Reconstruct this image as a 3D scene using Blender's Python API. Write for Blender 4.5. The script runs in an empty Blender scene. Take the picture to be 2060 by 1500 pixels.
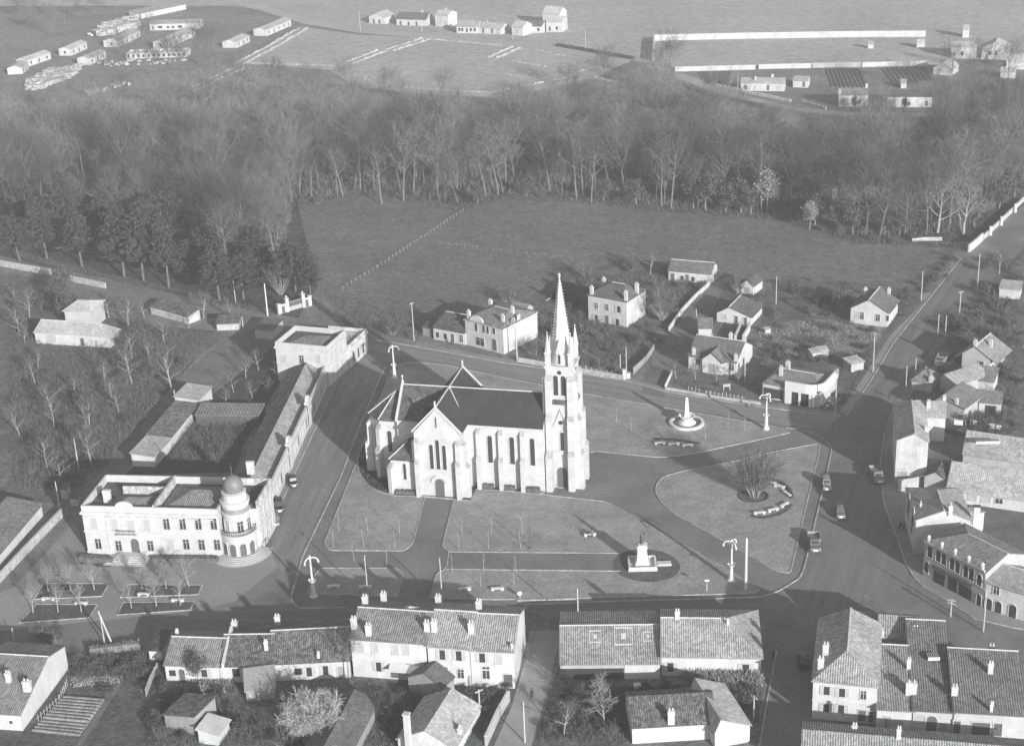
import bpy, bmesh, math, random
import numpy as np
from mathutils import Vector, Matrix
from mathutils.geometry import tessellate_polygon
random.seed(7); RNG = np.random.default_rng(7)
R = math.radians
D = bpy.data
sc = bpy.context.scene
COL = sc.collection

# ------------------------------------------------------------------ camera
F_PX, TH, RO, CAMH = 3213.6, 0.401641, -0.0434087, 145.12
_fw = Vector((0, math.cos(TH), -math.sin(TH))); _rt0 = Vector((1, 0, 0)); _up0 = _rt0.cross(_fw)
_R = math.cos(RO)*_rt0 + math.sin(RO)*_up0
_U = -math.sin(RO)*_rt0 + math.cos(RO)*_up0
CAM = Vector((0, 0, CAMH))
cd = D.cameras.new("camera"); cam = D.objects.new("camera", cd); COL.objects.link(cam)
cd.sensor_fit = 'HORIZONTAL'; cd.sensor_width = 36.0; cd.lens = F_PX/2060*36
cd.clip_start = 1.0; cd.clip_end = 6000
m = Matrix((( _R.x, _U.x, -_fw.x, CAM.x), (_R.y, _U.y, -_fw.y, CAM.y), (_R.z, _U.z, -_fw.z, CAM.z), (0, 0, 0, 1)))
cam.matrix_world = m
sc.camera = cam

# ------------------------------------------------------------------ light and exposure
SUN_EL, SUN_AZ = 16.5, 151.0            # azimuth from +Y clockwise
w = D.worlds.new("World"); sc.world = w; w.use_nodes = True
nt = w.node_tree; nt.nodes.clear()
sky = nt.nodes.new('ShaderNodeTexSky'); sky.sky_type = 'NISHITA'; sky.sun_disc = False
sky.sun_elevation = R(SUN_EL); sky.sun_rotation = R(SUN_AZ)
bw = nt.nodes.new('ShaderNodeRGBToBW'); bg = nt.nodes.new('ShaderNodeBackground'); wo = nt.nodes.new('ShaderNodeOutputWorld')
bg.inputs['Strength'].default_value = 0.1
nt.links.new(sky.outputs[0], bw.inputs[0]); nt.links.new(bw.outputs[0], bg.inputs['Color']); nt.links.new(bg.outputs[0], wo.inputs[0])
sl = D.lights.new("sun", 'SUN'); sl.energy = 3.9; sl.angle = R(0.6); sl.color = (1, 1, 1)
so = D.objects.new("sun", sl); COL.objects.link(so)
sd = Vector((math.sin(R(SUN_AZ))*math.cos(R(SUN_EL)), math.cos(R(SUN_AZ))*math.cos(R(SUN_EL)), math.sin(R(SUN_EL))))
so.rotation_euler = sd.to_track_quat('Z', 'Y').to_euler(); so.location = sd*400 + Vector((0, 300, 0))
sc.view_settings.view_transform = 'Standard'; sc.view_settings.look = 'None'
sc.view_settings.exposure = 0.74; sc.view_settings.gamma = 1.0
sc.cycles.max_bounces = 4; sc.cycles.diffuse_bounces = 2; sc.cycles.glossy_bounces = 1
sc.cycles.transmission_bounces = 2; sc.cycles.volume_bounces = 0; sc.cycles.transparent_max_bounces = 4
sc.cycles.use_denoising = True; sc.cycles.caustics_reflective = False; sc.cycles.caustics_refractive = False
HAZE_DENS, HAZE_COL = 0.0003, 0.92

# ------------------------------------------------------------------ pixel of the photograph -> place on the ground
def G(x, y, h=0.0):
    d = _fw + _R*((x-1030)/F_PX) - _U*((y-750)/F_PX)
    return CAM + d*((h-CAMH)/d.z)
def Gxy(x, y, h=0.0):
    p = G(x, y, h); return Vector((p.x, p.y, 0))

# ------------------------------------------------------------------ materials (black and white film: every tone is grey)
MATS = {}
def nodes(name):
    mt = D.materials.new(name); mt.use_nodes = True
    n = mt.node_tree.nodes; b = n.get('Principled BSDF')
    b.inputs['Specular IOR Level'].default_value = 0.15
    return mt, mt.node_tree, b
def add(nt, t, **kw):
    n = nt.nodes.new(t)
    for k, v in kw.items():
        setattr(n, k, v)
    return n
def grey(v): return (v, v, v, 1)
def ramp(nt, src, stops):
    r = add(nt, 'ShaderNodeValToRGB'); cr = r.color_ramp
    while len(cr.elements) < len(stops): cr.elements.new(0.5)
    for e, (p, v) in zip(cr.elements, stops): e.position = p; e.color = grey(v)
    nt.links.new(src, r.inputs[0]); return r
def noise(nt, vec, scale, detail=4, rough=.6):
    n = add(nt, 'ShaderNodeTexNoise'); n.inputs['Scale'].default_value = scale
    n.inputs['Detail'].default_value = detail; n.inputs['Roughness'].default_value = rough
    nt.links.new(vec, n.inputs['Vector']); return n
def mulc(nt, a, b, f=1.0):
    mx = add(nt, 'ShaderNodeMix', data_type='RGBA', blend_type='MULTIPLY'); mx.inputs[0].default_value = f
    nt.links.new(a, mx.inputs[6]); nt.links.new(b, mx.inputs[7]); return mx.outputs[2]
def surf(name, tone, var=.15, scale=.6, rough=.9, fine=0, fvar=.2, bump=0, bscale=8, spec=.15, stretch=None):
    """a surface of one tone with blotches (scale) and grain (fine)"""
    if name in MATS: return MATS[name]
    mt, nt, b = nodes(name)
    tc = add(nt, 'ShaderNodeTexCoord'); vec = tc.outputs['Object']
    if stretch:
        mp = add(nt, 'ShaderNodeMapping'); mp.inputs['Scale'].default_value = stretch
        nt.links.new(vec, mp.inputs[0]); vec = mp.outputs[0]
    n1 = noise(nt, vec, scale)
    c = ramp(nt, n1.outputs[0], [(.28, tone*(1-var)), (.72, tone*(1+var))]).outputs[0]
    if fine:
        n2 = noise(nt, vec, fine, 2, .7)
        c = mulc(nt, c, ramp(nt, n2.outputs[0], [(.3, 1-fvar), (.7, 1+fvar)]).outputs[0])
    nt.links.new(c, b.inputs['Base Color']); b.inputs['Roughness'].default_value = rough
    b.inputs['Specular IOR Level'].default_value = spec
    if bump:
        n3 = noise(nt, vec, bscale, 3, .6); bp = add(nt, 'ShaderNodeBump'); bp.inputs['Strength'].default_value = bump
        bp.inputs['Distance'].default_value = .3
        nt.links.new(n3.outputs[0], bp.inputs['Height']); nt.links.new(bp.outputs[0], b.inputs['Normal'])
    MATS[name] = mt; return mt
def tiles(name, dark, light, speck=.5, period=.36, lich=.35):
    """canal tiles: ridges run down the slope (UV v), lichen specks"""
    if name in MATS: return MATS[name]
    mt, nt, b = nodes(name)
    uv = add(nt, 'ShaderNodeUVMap'); uv.uv_map = 'UVMap'
    sp = add(nt, 'ShaderNodeSeparateXYZ'); nt.links.new(uv.outputs[0], sp.inputs[0])
    m1 = add(nt, 'ShaderNodeMath', operation='MULTIPLY'); m1.inputs[1].default_value = 2*math.pi/period
    nt.links.new(sp.outputs[0], m1.inputs[0])
    sn = add(nt, 'ShaderNodeMath', operation='SINE'); nt.links.new(m1.outputs[0], sn.inputs[0])
    mr = add(nt, 'ShaderNodeMapRange'); mr.inputs[1].default_value = -1; mr.inputs[2].default_value = 1
    nt.links.new(sn.outputs[0], mr.inputs[0])
    mp = add(nt, 'ShaderNodeMapping'); mp.inputs['Scale'].default_value = (1/period, 2.3, 1); nt.links.new(uv.outputs[0], mp.inputs[0])
    vo = add(nt, 'ShaderNodeTexVoronoi'); vo.inputs['Scale'].default_value = 1.0; nt.links.new(mp.outputs[0], vo.inputs['Vector'])
    bwn = add(nt, 'ShaderNodeRGBToBW'); nt.links.new(vo.outputs['Color'], bwn.inputs[0])
    n1 = noise(nt, uv.outputs[0], .9, 4, .6)
    per = ramp(nt, bwn.outputs[0], [(.25, dark), (.55, (dark+light)/2), (.8, light)])
    big = ramp(nt, n1.outputs[0], [(.3, 1-lich), (.7, 1+lich)])
    strip = ramp(nt, mr.outputs[0], [(0, 1-speck), (.6, 1.0), (1, 1.12)])
    c = mulc(nt, mulc(nt, per.outputs[0], big.outputs[0]), strip.outputs[0])
    oi = add(nt, 'ShaderNodeObjectInfo'); c = mulc(nt, c, ramp(nt, oi.outputs['Random'], [(0, .8), (1, 1.2)]).outputs[0])
    n4 = noise(nt, uv.outputs[0], .16, 3, .5); c = mulc(nt, c, ramp(nt, n4.outputs[0], [(.35, .82), (.65, 1.15)]).outputs[0])
    nt.links.new(c, b.inputs['Base Color']); b.inputs['Roughness'].default_value = .9
    bp = add(nt, 'ShaderNodeBump'); bp.inputs['Strength'].default_value = .35; bp.inputs['Distance'].default_value = .1
    nt.links.new(mr.outputs[0], bp.inputs['Height']); nt.links.new(bp.outputs[0], b.inputs['Normal'])
    MATS[name] = mt; return mt
def stone(name, tone, cw=.9, chh=.38, mort=.8, var=.18):
    """ashlar: courses of blocks on vertical walls"""
    if name in MATS: return MATS[name]
    mt, nt, b = nodes(name)
    tc = add(nt, 'ShaderNodeTexCoord'); sp = add(nt, 'ShaderNodeSeparateXYZ'); nt.links.new(tc.outputs['Object'], sp.inputs[0])
    ad = add(nt, 'ShaderNodeMath', operation='ADD'); nt.links.new(sp.outputs[0], ad.inputs[0]); nt.links.new(sp.outputs[1], ad.inputs[1])
    cb = add(nt, 'ShaderNodeCombineXYZ'); nt.links.new(ad.outputs[0], cb.inputs[0]); nt.links.new(sp.outputs[2], cb.inputs[1])
    bt = add(nt, 'ShaderNodeTexBrick'); nt.links.new(cb.outputs[0], bt.inputs['Vector'])
    bt.inputs['Color1'].default_value = grey(tone*.93); bt.inputs['Color2'].default_value = grey(tone*1.04)
    bt.inputs['Mortar'].default_value = grey(tone*mort); bt.inputs['Scale'].default_value = 1
    bt.inputs['Brick Width'].default_value = cw; bt.inputs['Row Height'].default_value = chh; bt.inputs['Mortar Size'].default_value = .02
    n1 = noise(nt, tc.outputs['Object'], .35, 6, .65)
    c = mulc(nt, bt.outputs[0], ramp(nt, n1.outputs[0], [(.3, 1-var), (.68, 1+var*.4)]).outputs[0])
    nt.links.new(c, b.inputs['Base Color']); b.inputs['Roughness'].default_value = .9
    MATS[name] = mt; return mt

WHITE = surf('white_plaster', .55, .16, .35, fine=2.0, fvar=.09, bump=.15, stretch=(1, 1, .5))
CREAM = surf('pale_plaster', .52, .15, .4, fine=2.5, fvar=.08, bump=.15)
GREYW = surf('grey_plaster', .42, .2, .4, fine=2, fvar=.12, bump=.2)
ROUGHW = surf('rough_stone_wall', .46, .28, .8, fine=3, fvar=.25, bump=.4)
OLDW = surf('weathered_wall', .5, .3, .35, fine=2, fvar=.15, bump=.3, stretch=(1, 1, .35))
ASHLAR = stone('church_stone', .57, 1.1, .46, .8, .18)
HALLST = stone('hall_stone', .56, 1.2, .5, .88, .16)
TRIM = surf('stone_trim', .54, .15, .7, fine=4, fvar=.08)
CHIM = surf('chimney_render', .54, .15, 1.0, fine=4, fvar=.1)
PARA = surf('lichened_coping', .46, .4, .5, fine=1.6, fvar=.4)
SLATE = surf('church_slate', .05, .2, .2, fine=2.5, fvar=.22)
SLATEL = surf('mossy_slate', .1, .5, .5, fine=1.5, fvar=.35)
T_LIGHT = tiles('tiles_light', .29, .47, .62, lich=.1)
T_MID = tiles('tiles_mid', .2, .32, .6, lich=.12)
T_DARK = tiles('tiles_dark', .07, .16, .45, lich=.2)
T_SMOOTH = tiles('tiles_smooth', .12, .18, .25, lich=.15)
T_PALE = tiles('tiles_pale', .34, .5, .15, lich=.15)
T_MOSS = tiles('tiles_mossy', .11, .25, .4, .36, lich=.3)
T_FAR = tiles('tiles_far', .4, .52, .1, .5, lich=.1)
PANE = surf('window_glass', .05, .2, 1.2, rough=.25, spec=.5)
SHUT = surf('shutter_paint', .45, .1, 2)
SHUTL = surf('shutter_pale', .42, .08, 2)
DOORM = surf('door_wood', .12, .2, 2)
DOORG = surf('door_grey', .3, .2, 2)
WOODB = surf('weathered_boards', .3, .3, 1.5, fine=6, fvar=.3, stretch=(3, 3, .3))
METAL = surf('dull_metal', .1, .2, 2)
WPAINT = surf('white_paint', .68, .05, 1)
BARK = surf('bark', .3, .3, 1.2, fine=5, fvar=.3)
EDGEB = surf('edge_bark', .2, .3, .8)
TWIGW = surf('straw_twigs', .42, .2, .5)
WTRUNK = surf('wood_bark', .15, .35, .5)
WTWIG = surf('wood_twigs', .145, .3, .07)
_nt = WTWIG.node_tree; _b = _nt.nodes['Principled BSDF']; _s = _b.inputs['Base Color'].links[0].from_socket; _oi = add(_nt, 'ShaderNodeObjectInfo')
_nt.links.new(mulc(_nt, _s, ramp(_nt, _oi.outputs['Random'], [(0, .6), (1, 1.5)]).outputs[0]), _b.inputs['Base Color'])
TWIG = surf('twigs', .13, .25, .3)
TWIGP = surf('pale_twigs', .26, .25, .4)
TRUNKP = surf('pale_bark', .36, .25, 1)
NEEDLE = surf('needles', .06, .5, .35)
LEAF = surf('evergreen_leaves', .1, .4, .6)
LEAFP = surf('pale_leaves', .3, .3, .6)

# ------------------------------------------------------------------ mesh helper
class MB:
    def __init__(s): s.v = []; s.f = []; s.uv = {}
    def face(s, pts, uvs=None):
        i = len(s.v); s.v += [tuple(p) for p in pts]; s.f.append(tuple(range(i, i+len(pts))))
        if uvs: s.uv[len(s.f)-1] = uvs
    def box(s, x0, x1, y0, y1, z0, z1):
        i = len(s.v)
        s.v += [(x0,y0,z0),(x1,y0,z0),(x1,y1,z0),(x0,y1,z0),(x0,y0,z1),(x1,y0,z1),(x1,y1,z1),(x0,y1,z1)]
        for q in ((0,3,2,1),(4,5,6,7),(0,1,5,4),(1,2,6,5),(2,3,7,6),(3,0,4,7)): s.f.append(tuple(i+k for k in q))
        return s
    def obox(s, c, sx, sy, z0, z1, a=0):
        ca, sa = math.cos(a), math.sin(a)
        p = [(c[0]+x*ca-y*sa, c[1]+x*sa+y*ca) for x, y in ((-sx/2,-sy/2),(sx/2,-sy/2),(sx/2,sy/2),(-sx/2,sy/2))]
        return s.prism(p, z0, z1)
    def prism(s, poly, z0, z1):
        n = len(poly); i = len(s.v)
        z0 = z0 if isinstance(z0, (list, tuple)) else [z0]*n; z1 = z1 if isinstance(z1, (list, tuple)) else [z1]*n
        s.v += [(p[0], p[1], z) for p, z in zip(poly, z0)] + [(p[0], p[1], z) for p, z in zip(poly, z1)]
        s.f.append(tuple(i+k for k in reversed(range(n)))); s.f.append(tuple(i+n+k for k in range(n)))
        for k in range(n): s.f.append((i+k, i+(k+1) % n, i+n+(k+1) % n, i+n+k))
        return s
    def slab(s, poly, t=.16):
        """roof plane, counter-clockwise from above, thickness t downwards, uv in metres along / down the slope"""
        P = [Vector(p) for p in poly]; n = len(P)
        nor = Vector((0, 0, 0))
        for k in range(n): nor += P[k].cross(P[(k+1) % n])
        nor.normalize()
        if nor.z < 0: P.reverse(); nor = -nor
        u = Vector((0, 0, 1)).cross(nor)
        u = u.normalized() if u.length > 1e-4 else Vector((1, 0, 0))
        vv = nor.cross(u); i = len(s.v)
        s.v += [tuple(p) for p in P] + [(p.x, p.y, p.z-t) for p in P]
        s.f.append(tuple(i+k for k in range(n))); s.uv[len(s.f)-1] = [(p.dot(u), p.dot(vv)) for p in P]
        s.f.append(tuple(i+n+k for k in reversed(range(n))))
        for k in range(n): s.f.append((i+k, i+n+k, i+n+(k+1) % n, i+(k+1) % n))
        return s
    def tube(s, p0, p1, r0, r1=None, n=6, cap=True):
        r1 = r0 if r1 is None else r1; p0, p1 = Vector(p0), Vector(p1); d = (p1-p0)
        if d.length < 1e-6: return s
        d.normalize(); a = d.orthogonal().normalized(); b = d.cross(a); i = len(s.v)
        for p, r in ((p0, r0), (p1, r1)):
            for k in range(n):
                t = 2*math.pi*k/n; q = p + a*(r*math.cos(t)) + b*(r*math.sin(t)); s.v.append(tuple(q))
        for k in range(n): s.f.append((i+k, i+(k+1) % n, i+n+(k+1) % n, i+n+k))
        if cap: s.f.append(tuple(i+k for k in reversed(range(n)))); s.f.append(tuple(i+n+k for k in range(n)))
        return s
    def lathe(s, prof, c=(0, 0), n=16, a0=0, a1=2*math.pi):
        full = abs(a1-a0-2*math.pi) < 1e-6; m = n if full else n+1; i = len(s.v)
        for r, z in prof:
            for k in range(m):
                t = a0+(a1-a0)*k/n; s.v.append((c[0]+r*math.cos(t), c[1]+r*math.sin(t), z))
        for j in range(len(prof)-1):
            for k in range(n):
                k2 = (k+1) % m
                s.f.append((i+j*m+k, i+j*m+k2, i+(j+1)*m+k2, i+(j+1)*m+k))
        return s
    def mesh(s, name, fix=True):
        me = D.meshes.new(name); me.from_pydata(s.v, [], s.f)
        if s.uv:
            ul = me.uv_layers.new(name='UVMap')
            for pi, uvs in s.uv.items():
                ls = me.polygons[pi].loop_start
                for k, q in enumerate(uvs): ul.data[ls+k].uv = q
        if fix:
            bm = bmesh.new(); bm.from_mesh(me); bmesh.ops.recalc_face_normals(bm, faces=bm.faces); bm.to_mesh(me); bm.free()
        return me
    def build(s, name, mat, parent=None, fix=True, loc=None):
        return obj(name, s.mesh(name, fix), mat, parent, loc)
def obj(name, me, mat, parent=None, loc=None, rz=0):
    if mat and not me.materials: me.materials.append(mat)
    o = D.objects.new(name, me); COL.objects.link(o)
    if parent: o.parent = parent
    if loc is not None: o.location = loc
    if rz: o.rotation_euler.z = rz
    return o
def thing(name, label, cat, loc=(0, 0, 0), rz=0, group=None):
    o = D.objects.new(name, None); COL.objects.link(o); o.empty_display_size = .5
    o.location = loc; o.rotation_euler = (0, 0, rz); o['label'] = label; o['category'] = cat
    if group: o['group'] = group
    return o
def tag(o, label, cat, group=None, kind=None):
    o['label'] = label; o['category'] = cat
    if group: o['group'] = group
    if kind: o['kind'] = kind
    return o
def dup(root, loc, rz=0, sc_=1.0, label=None, group=None):
    r = root.copy(); COL.objects.link(r); r.location = loc; r.rotation_euler = (0, 0, rz)
    r.scale = (sc_,)*3 if not isinstance(sc_, tuple) else sc_
    if label: r['label'] = label
    if group: r['group'] = group
    for ch in root.children:
        c = ch.copy(); COL.objects.link(c); c.parent = r
        for g in ch.children:
            d = g.copy(); COL.objects.link(d); d.parent = c
    return r

# ------------------------------------------------------------------ ground sheets
_zs = [0.0]
def sheet(name, pts, mat, z=None, px=True, kind='structure', label=None):
    """flat sheet on the ground; outline in photo pixels"""
    if z is None: _zs[0] += .002; z = _zs[0]
    P = [Gxy(*p) if px else Vector((p[0], p[1], 0)) for p in pts]
    me = D.meshes.new(name)
    tr = tessellate_polygon([[Vector((p.x, p.y, 0)) for p in P]]); fs = []
    for a, b, c in tr:
        if (P[b]-P[a]).cross(P[c]-P[a]).z < 0: b, c = c, b
        fs.append((a, b, c))
    me.from_pydata([(p.x, p.y, z) for p in P], [], fs)
    o = obj(name, me, mat); o['kind'] = kind
    if label: o['label'] = label
    return o
def smooth(pts, rad=0, n=6, closed=True):
    """round the corners of a pixel outline"""
    out = []; N = len(pts)
    for i, p in enumerate(pts):
        r = p[2] if len(p) > 2 else rad
        if not r or (not closed and i in (0, N-1)): out.append((p[0], p[1])); continue
        a, b = Vector(pts[i-1][:2]), Vector(pts[(i+1) % N][:2]); c = Vector(p[:2])
        r1 = min(r, (a-c).length*.48); r2 = min(r, (b-c).length*.48)
        s, e = c+(a-c).normalized()*r1, c+(b-c).normalized()*r2
        for k in range(n+1):
            t = k/n; q = s*(1-t)**2 + c*2*t*(1-t) + e*t*t; out.append((q.x, q.y))
    return out
def strip(mb, pts, wd, z0, z1, closed=False, px=True):
    """a low kerb along a line of photo pixels"""
    P = [Gxy(*p) if px else Vector((p[0], p[1], 0)) for p in pts]
    if closed: P = P+[P[0]]
    n = len(P); L = []; Rr = []
    for i in range(n):
        if closed and i in (0, n-1): d = (P[1]-P[0]).normalized()+(P[-1]-P[-2]).normalized()
        elif i == 0: d = P[1]-P[0]
        elif i == n-1: d = P[-1]-P[-2]
        else: d = (P[i+1]-P[i]).normalized()+(P[i]-P[i-1]).normalized()
        d.normalize(); nn = Vector((-d.y, d.x, 0)); L.append(P[i]+nn*wd/2); Rr.append(P[i]-nn*wd/2)
    for i in range(n-1):
        mb.prism([L[i], Rr[i], Rr[i+1], L[i+1]], z0, z1*.35+(.11 if px and z1 < .4 else z1*.65))
    return mb

# ------------------------------------------------------------------ buildings
def proj(p):
    d = Vector(p)-CAM; z = d.dot(_fw)
    return 1030+F_PX*d.dot(_R)/z, 750-F_PX*d.dot(_U)/z
def height_at(base, py):
    lo, hi = 0.0, 60.0
    for _ in range(40):
        mid = (lo+hi)/2
        if proj((base.x, base.y, mid))[1] > py: lo = mid
        else: hi = mid
    return lo
_OPC = {}
def op_mesh(part, wd, h, kind, extra=''):
    k = (part, round(wd, 2), round(h, 2), kind, extra)
    if k in _OPC: return _OPC[k]
    b = MB()
    if part == 'frame':
        t = .12
        b.box(-wd/2-t, -wd/2, -.1, .05, 0, h); b.box(wd/2, wd/2+t, -.1, .05, 0, h)
        if kind in 'ap':
            n = 8; r0, r1 = wd/2, wd/2+t
            for q in range(n):
                a0, a1 = math.pi*q/n, math.pi*(q+1)/n
                ps = [(r1*math.cos(a0), h+r1*math.sin(a0)), (r1*math.cos(a1), h+r1*math.sin(a1)), (r0*math.cos(a1), h+r0*math.sin(a1)), (r0*math.cos(a0), h+r0*math.sin(a0))]
                i = len(b.v); b.v += [(x, -.1, z) for x, z in ps]+[(x, .05, z) for x, z in ps]
                b.f += [(i,i+1,i+2,i+3),(i+7,i+6,i+5,i+4),(i,i+4,i+5,i+1),(i+2,i+6,i+7,i+3),(i+1,i+5,i+6,i+2),(i+3,i+7,i+4,i)]
        else: b.box(-wd/2-t-.04, wd/2+t+.04, -.12, .05, h, h+.16)
        b.box(-wd/2-t-.06, wd/2+t+.06, -.16, .05, -.12, 0)
        if kind == 'w' and wd > .7: b.box(-.045, .045, -.07, .02, 0, h); b.box(-wd/2, wd/2, -.065, .02, h*.68, h*.68+.06)
    elif part == 'pane':
        b.box(-wd/2, wd/2, -.03, .1, 0, h)
        if kind in 'ap': b.lathe([(0, -.03), (wd/2, -.03), (wd/2, .1)], (0, 0), 10, 0, math.pi); b.v[8:] = [(x, z, y+h) for x, y, z in b.v[8:]]
    elif part == 'shutter': b.box(-wd/2, wd/2, -.1, .02, 0, h)
    me = b.mesh(part); _OPC[k] = me; return me
def opening(root, pos, rz, wd, h, kind, trim=None, det=1):
    """w window, s window with open shutters, c closed shutters, d dark door, g grey door, a arched window, p arched door, b plain dark opening"""
    trim = trim or TRIM
    nm = 'door' if kind in 'dgp' else 'window'
    pm = {'d': DOORM, 'g': DOORG, 'p': DOORM, 'c': SHUTL}.get(kind, PANE)
    if kind in 'cg' and det: nm = 'shuttered_window' if kind == 'c' else 'door'
    if det == 0 or kind == 'b':
        return obj(nm, op_mesh('pane', wd, h, kind, pm.name), pm, root, pos, rz)
    fr = obj(nm, op_mesh('frame', wd, h, kind, trim.name), trim, root, pos, rz)
    obj({'c': 'shutter', 'd': 'leaf', 'g': 'leaf', 'p': 'leaf'}.get(kind, 'pane'), op_mesh('pane', wd, h, kind, pm.name), pm, fr)
    if kind == 's':
        for sg in (-1, 1): obj('shutter', op_mesh('shutter', wd*.5, h, 's'), SHUT, fr, (sg*(wd*.75+.13), 0, 0))
    return fr

class House:
    pass
FOOT = []
def house(name, label, A, B, depth, hw, roof='gx', rh=2.0, o=.35, og=.2, il=0, ir=0, ry=.5, hb=None, wall=None, tile=None,
          ops=(), chim=(), cat='house', det=1, group=None, para=.9, cat_trim=None, band=None, pots=2, cornice=False, rt=.16):
    wall = wall or CREAM; tile = tile or T_MID
    a, b = Gxy(*A), Gxy(*B); L = (b-a).length; ax = (b-a).normalized(); rz = math.atan2(ax.y, ax.x); ay = Vector((-ax.y, ax.x, 0))
    def num(v):
        if isinstance(v, tuple):
            if v[0] == 'A': return height_at(a, v[1])
            if v[0] == 'B': return height_at(b, v[1])
            if v[0] == 'd': return abs((Gxy(*v[1:])-a).dot(ay))
            if v[0] == 'x': return abs((Gxy(*v[1:])-a).dot(ax))
        return v
    Dp, hw = num(depth), num(hw); hb = hw if hb is None else num(hb); il, ir = num(il), num(ir); rh = num(rh)
    root = thing(name, label, cat, (a.x, a.y, 0), rz, group)
    FOOT.append((a, ax, ay, L, Dp)); H_ = House(); H_.root, H_.L, H_.D, H_.a, H_.ax, H_.ay, H_.hw, H_.rz = root, L, Dp, a, ax, ay, hw, rz
    swap = roof in ('gy',)
    la, lb = (Dp, L) if swap else (L, Dp)
    T = (lambda p: (p[1], p[0], p[2])) if swap else (lambda p: p)
    yr = ry*lb; zr = max(hw, hb)+rh
    wb = MB()
    def ext(prof, a0, a1):   # profile in (b,z) extruded along a
        n = len(prof); i = len(wb.v)
        wb.v.extend([T((a0, y, z)) for y, z in prof]+[T((a1, y, z)) for y, z in prof])
        wb.f.append(tuple(i+k for k in range(n))); wb.f.append(tuple(i+n+k for k in reversed(range(n))))
        for k in range(n): wb.f.append((i+k, i+(k+1) % n, i+n+(k+1) % n, i+n+k))
    rb = MB(); roofm = tile
    if roof in ('gx', 'gy'):
        ext([(0, 0), (lb, 0), (lb, hb), (0, hw)], 0, la)
        if not il: ext([(0, hw), (lb, hb), (yr, zr-.1)], 0, .3)
        if not ir: ext([(0, hw), (lb, hb), (yr, zr-.1)], la-.3, la)
        sf = (zr-hw)/max(yr, .1); sb = (zr-hb)/max(lb-yr, .1)
        zf, zb = hw-o*sf, hb-o*sb
        xl, xr = (-o if il else -og), (la+o if ir else la+og)
        Rl, Rr = (il if il else -og, yr, zr), (la-ir if ir else la+og, yr, zr)
        up = .1
        U3 = lambda p: T((p[0], p[1], p[2]+up))
        rb.slab([U3((xl, -o, zf)), U3((xr, -o, zf)), U3(Rr), U3(Rl)], rt)
        rb.slab([U3((xr, lb+o, zb)), U3((xl, lb+o, zb)), U3(Rl), U3(Rr)], rt)
        if il: rb.slab([U3((xl, lb+o, zb)), U3((xl, -o, zf)), U3(Rl)], rt)
        if ir: rb.slab([U3((xr, -o, zf)), U3((xr, lb+o, zb)), U3(Rr)], rt)
        def roofz(x, y):
            aa, bb = (y, x) if swap else (x, y)
            z = min(hw+sf*bb, hb+sb*(lb-bb))
            if il: z = min(z, hw+(zr-hw)*aa/il)
            if ir: z = min(z, hw+(zr-hw)*(la-aa)/ir)
            return z+up
        # ridge line
        rg = MB(); e0, e1 = T((Rl[0], yr, zr+up)), T((Rr[0], yr, zr+up)); rg.tube(e0, e1, .14, .14, 5)
    elif roof == 'shed':
        ext([(0, 0), (lb, 0), (lb, hb), (0, hw)], 0, la); sl_ = (hb-hw)/lb
        rb.slab([(-og, -o, hw-o*sl_+.1), (la+og, -o, hw-o*sl_+.1), (la+og, lb+o, hb+o*sl_+.1), (-og, lb+o, hb+o*sl_+.1)], rt)
        roofz = lambda x, y: hw+sl_*y+.1
    else:  # flat with parapet
        t = .3
        ext([(0, 0), (lb, 0), (lb, hw-para), (0, hw-para)], 0, la)
        pb = MB()
        pb.box(0, la, 0, t, hw-para+.002, hw); pb.box(0, la, lb-t, lb, hw-para+.002, hw)
        pb.box(0, t, t, lb-t, hw-para+.002, hw); pb.box(la-t, la, t, lb-t, hw-para+.002, hw)
        pb.build('parapet', cat_trim or wall, root)
        rb.slab([(t, t, hw-para+.05), (la-t, t, hw-para+.05), (la-t, lb-t, hw-para+.05), (t, lb-t, hw-para+.05)], .04)
        roofz = lambda x, y: hw-para
    H_.wall = wb.build('wall', wall, root); ro = rb.build('roof', roofm, root); H_.roof = ro; H_.roofz = roofz
    if roof in ('gx', 'gy') and det: rg.build('ridge_tiles', TRIM if det == 2 else CHIM, ro)
    if band and det:
        bb = MB()
        for z in band: bb.box(-.08, L+.08, -.08, .02, z, z+.18); bb.box(L-.02, L+.08, .02, Dp, z, z+.18)
        bb.build('string_course', TRIM, root)
    def local(p): d = Vector(p)-a; return d.dot(ax), d.dot(ay), p[2]
    H_.local = local
    def ray(px, py):
        return (_fw + _R*((px-1030)/F_PX) - _U*((py-750)/F_PX))
    for q in ops:
        fc, px, py, ww, hh, kd = q[:6]
        d = ray(px, py)
        n, off, r = {'f': (ay, 0, 0), 'b': (ay, Dp, math.pi), 'l': (ax, 0, -math.pi/2), 'r': (ax, L, math.pi/2)}[fc]
        den = d.dot(n)
        if abs(den) < 1e-4: continue
        t = ((a+n*off-CAM).dot(n))/den; x, y, z = local(CAM+d*t)
        z0 = max(z-hh/2, .02)
        if kd in 'dgp' : z0 = max(0.02, min(z0, .4))
        opening(root, (min(max(x, 0), L), min(max(y, 0), Dp), z0), r, ww, hh, kd, cat_trim, det)
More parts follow.
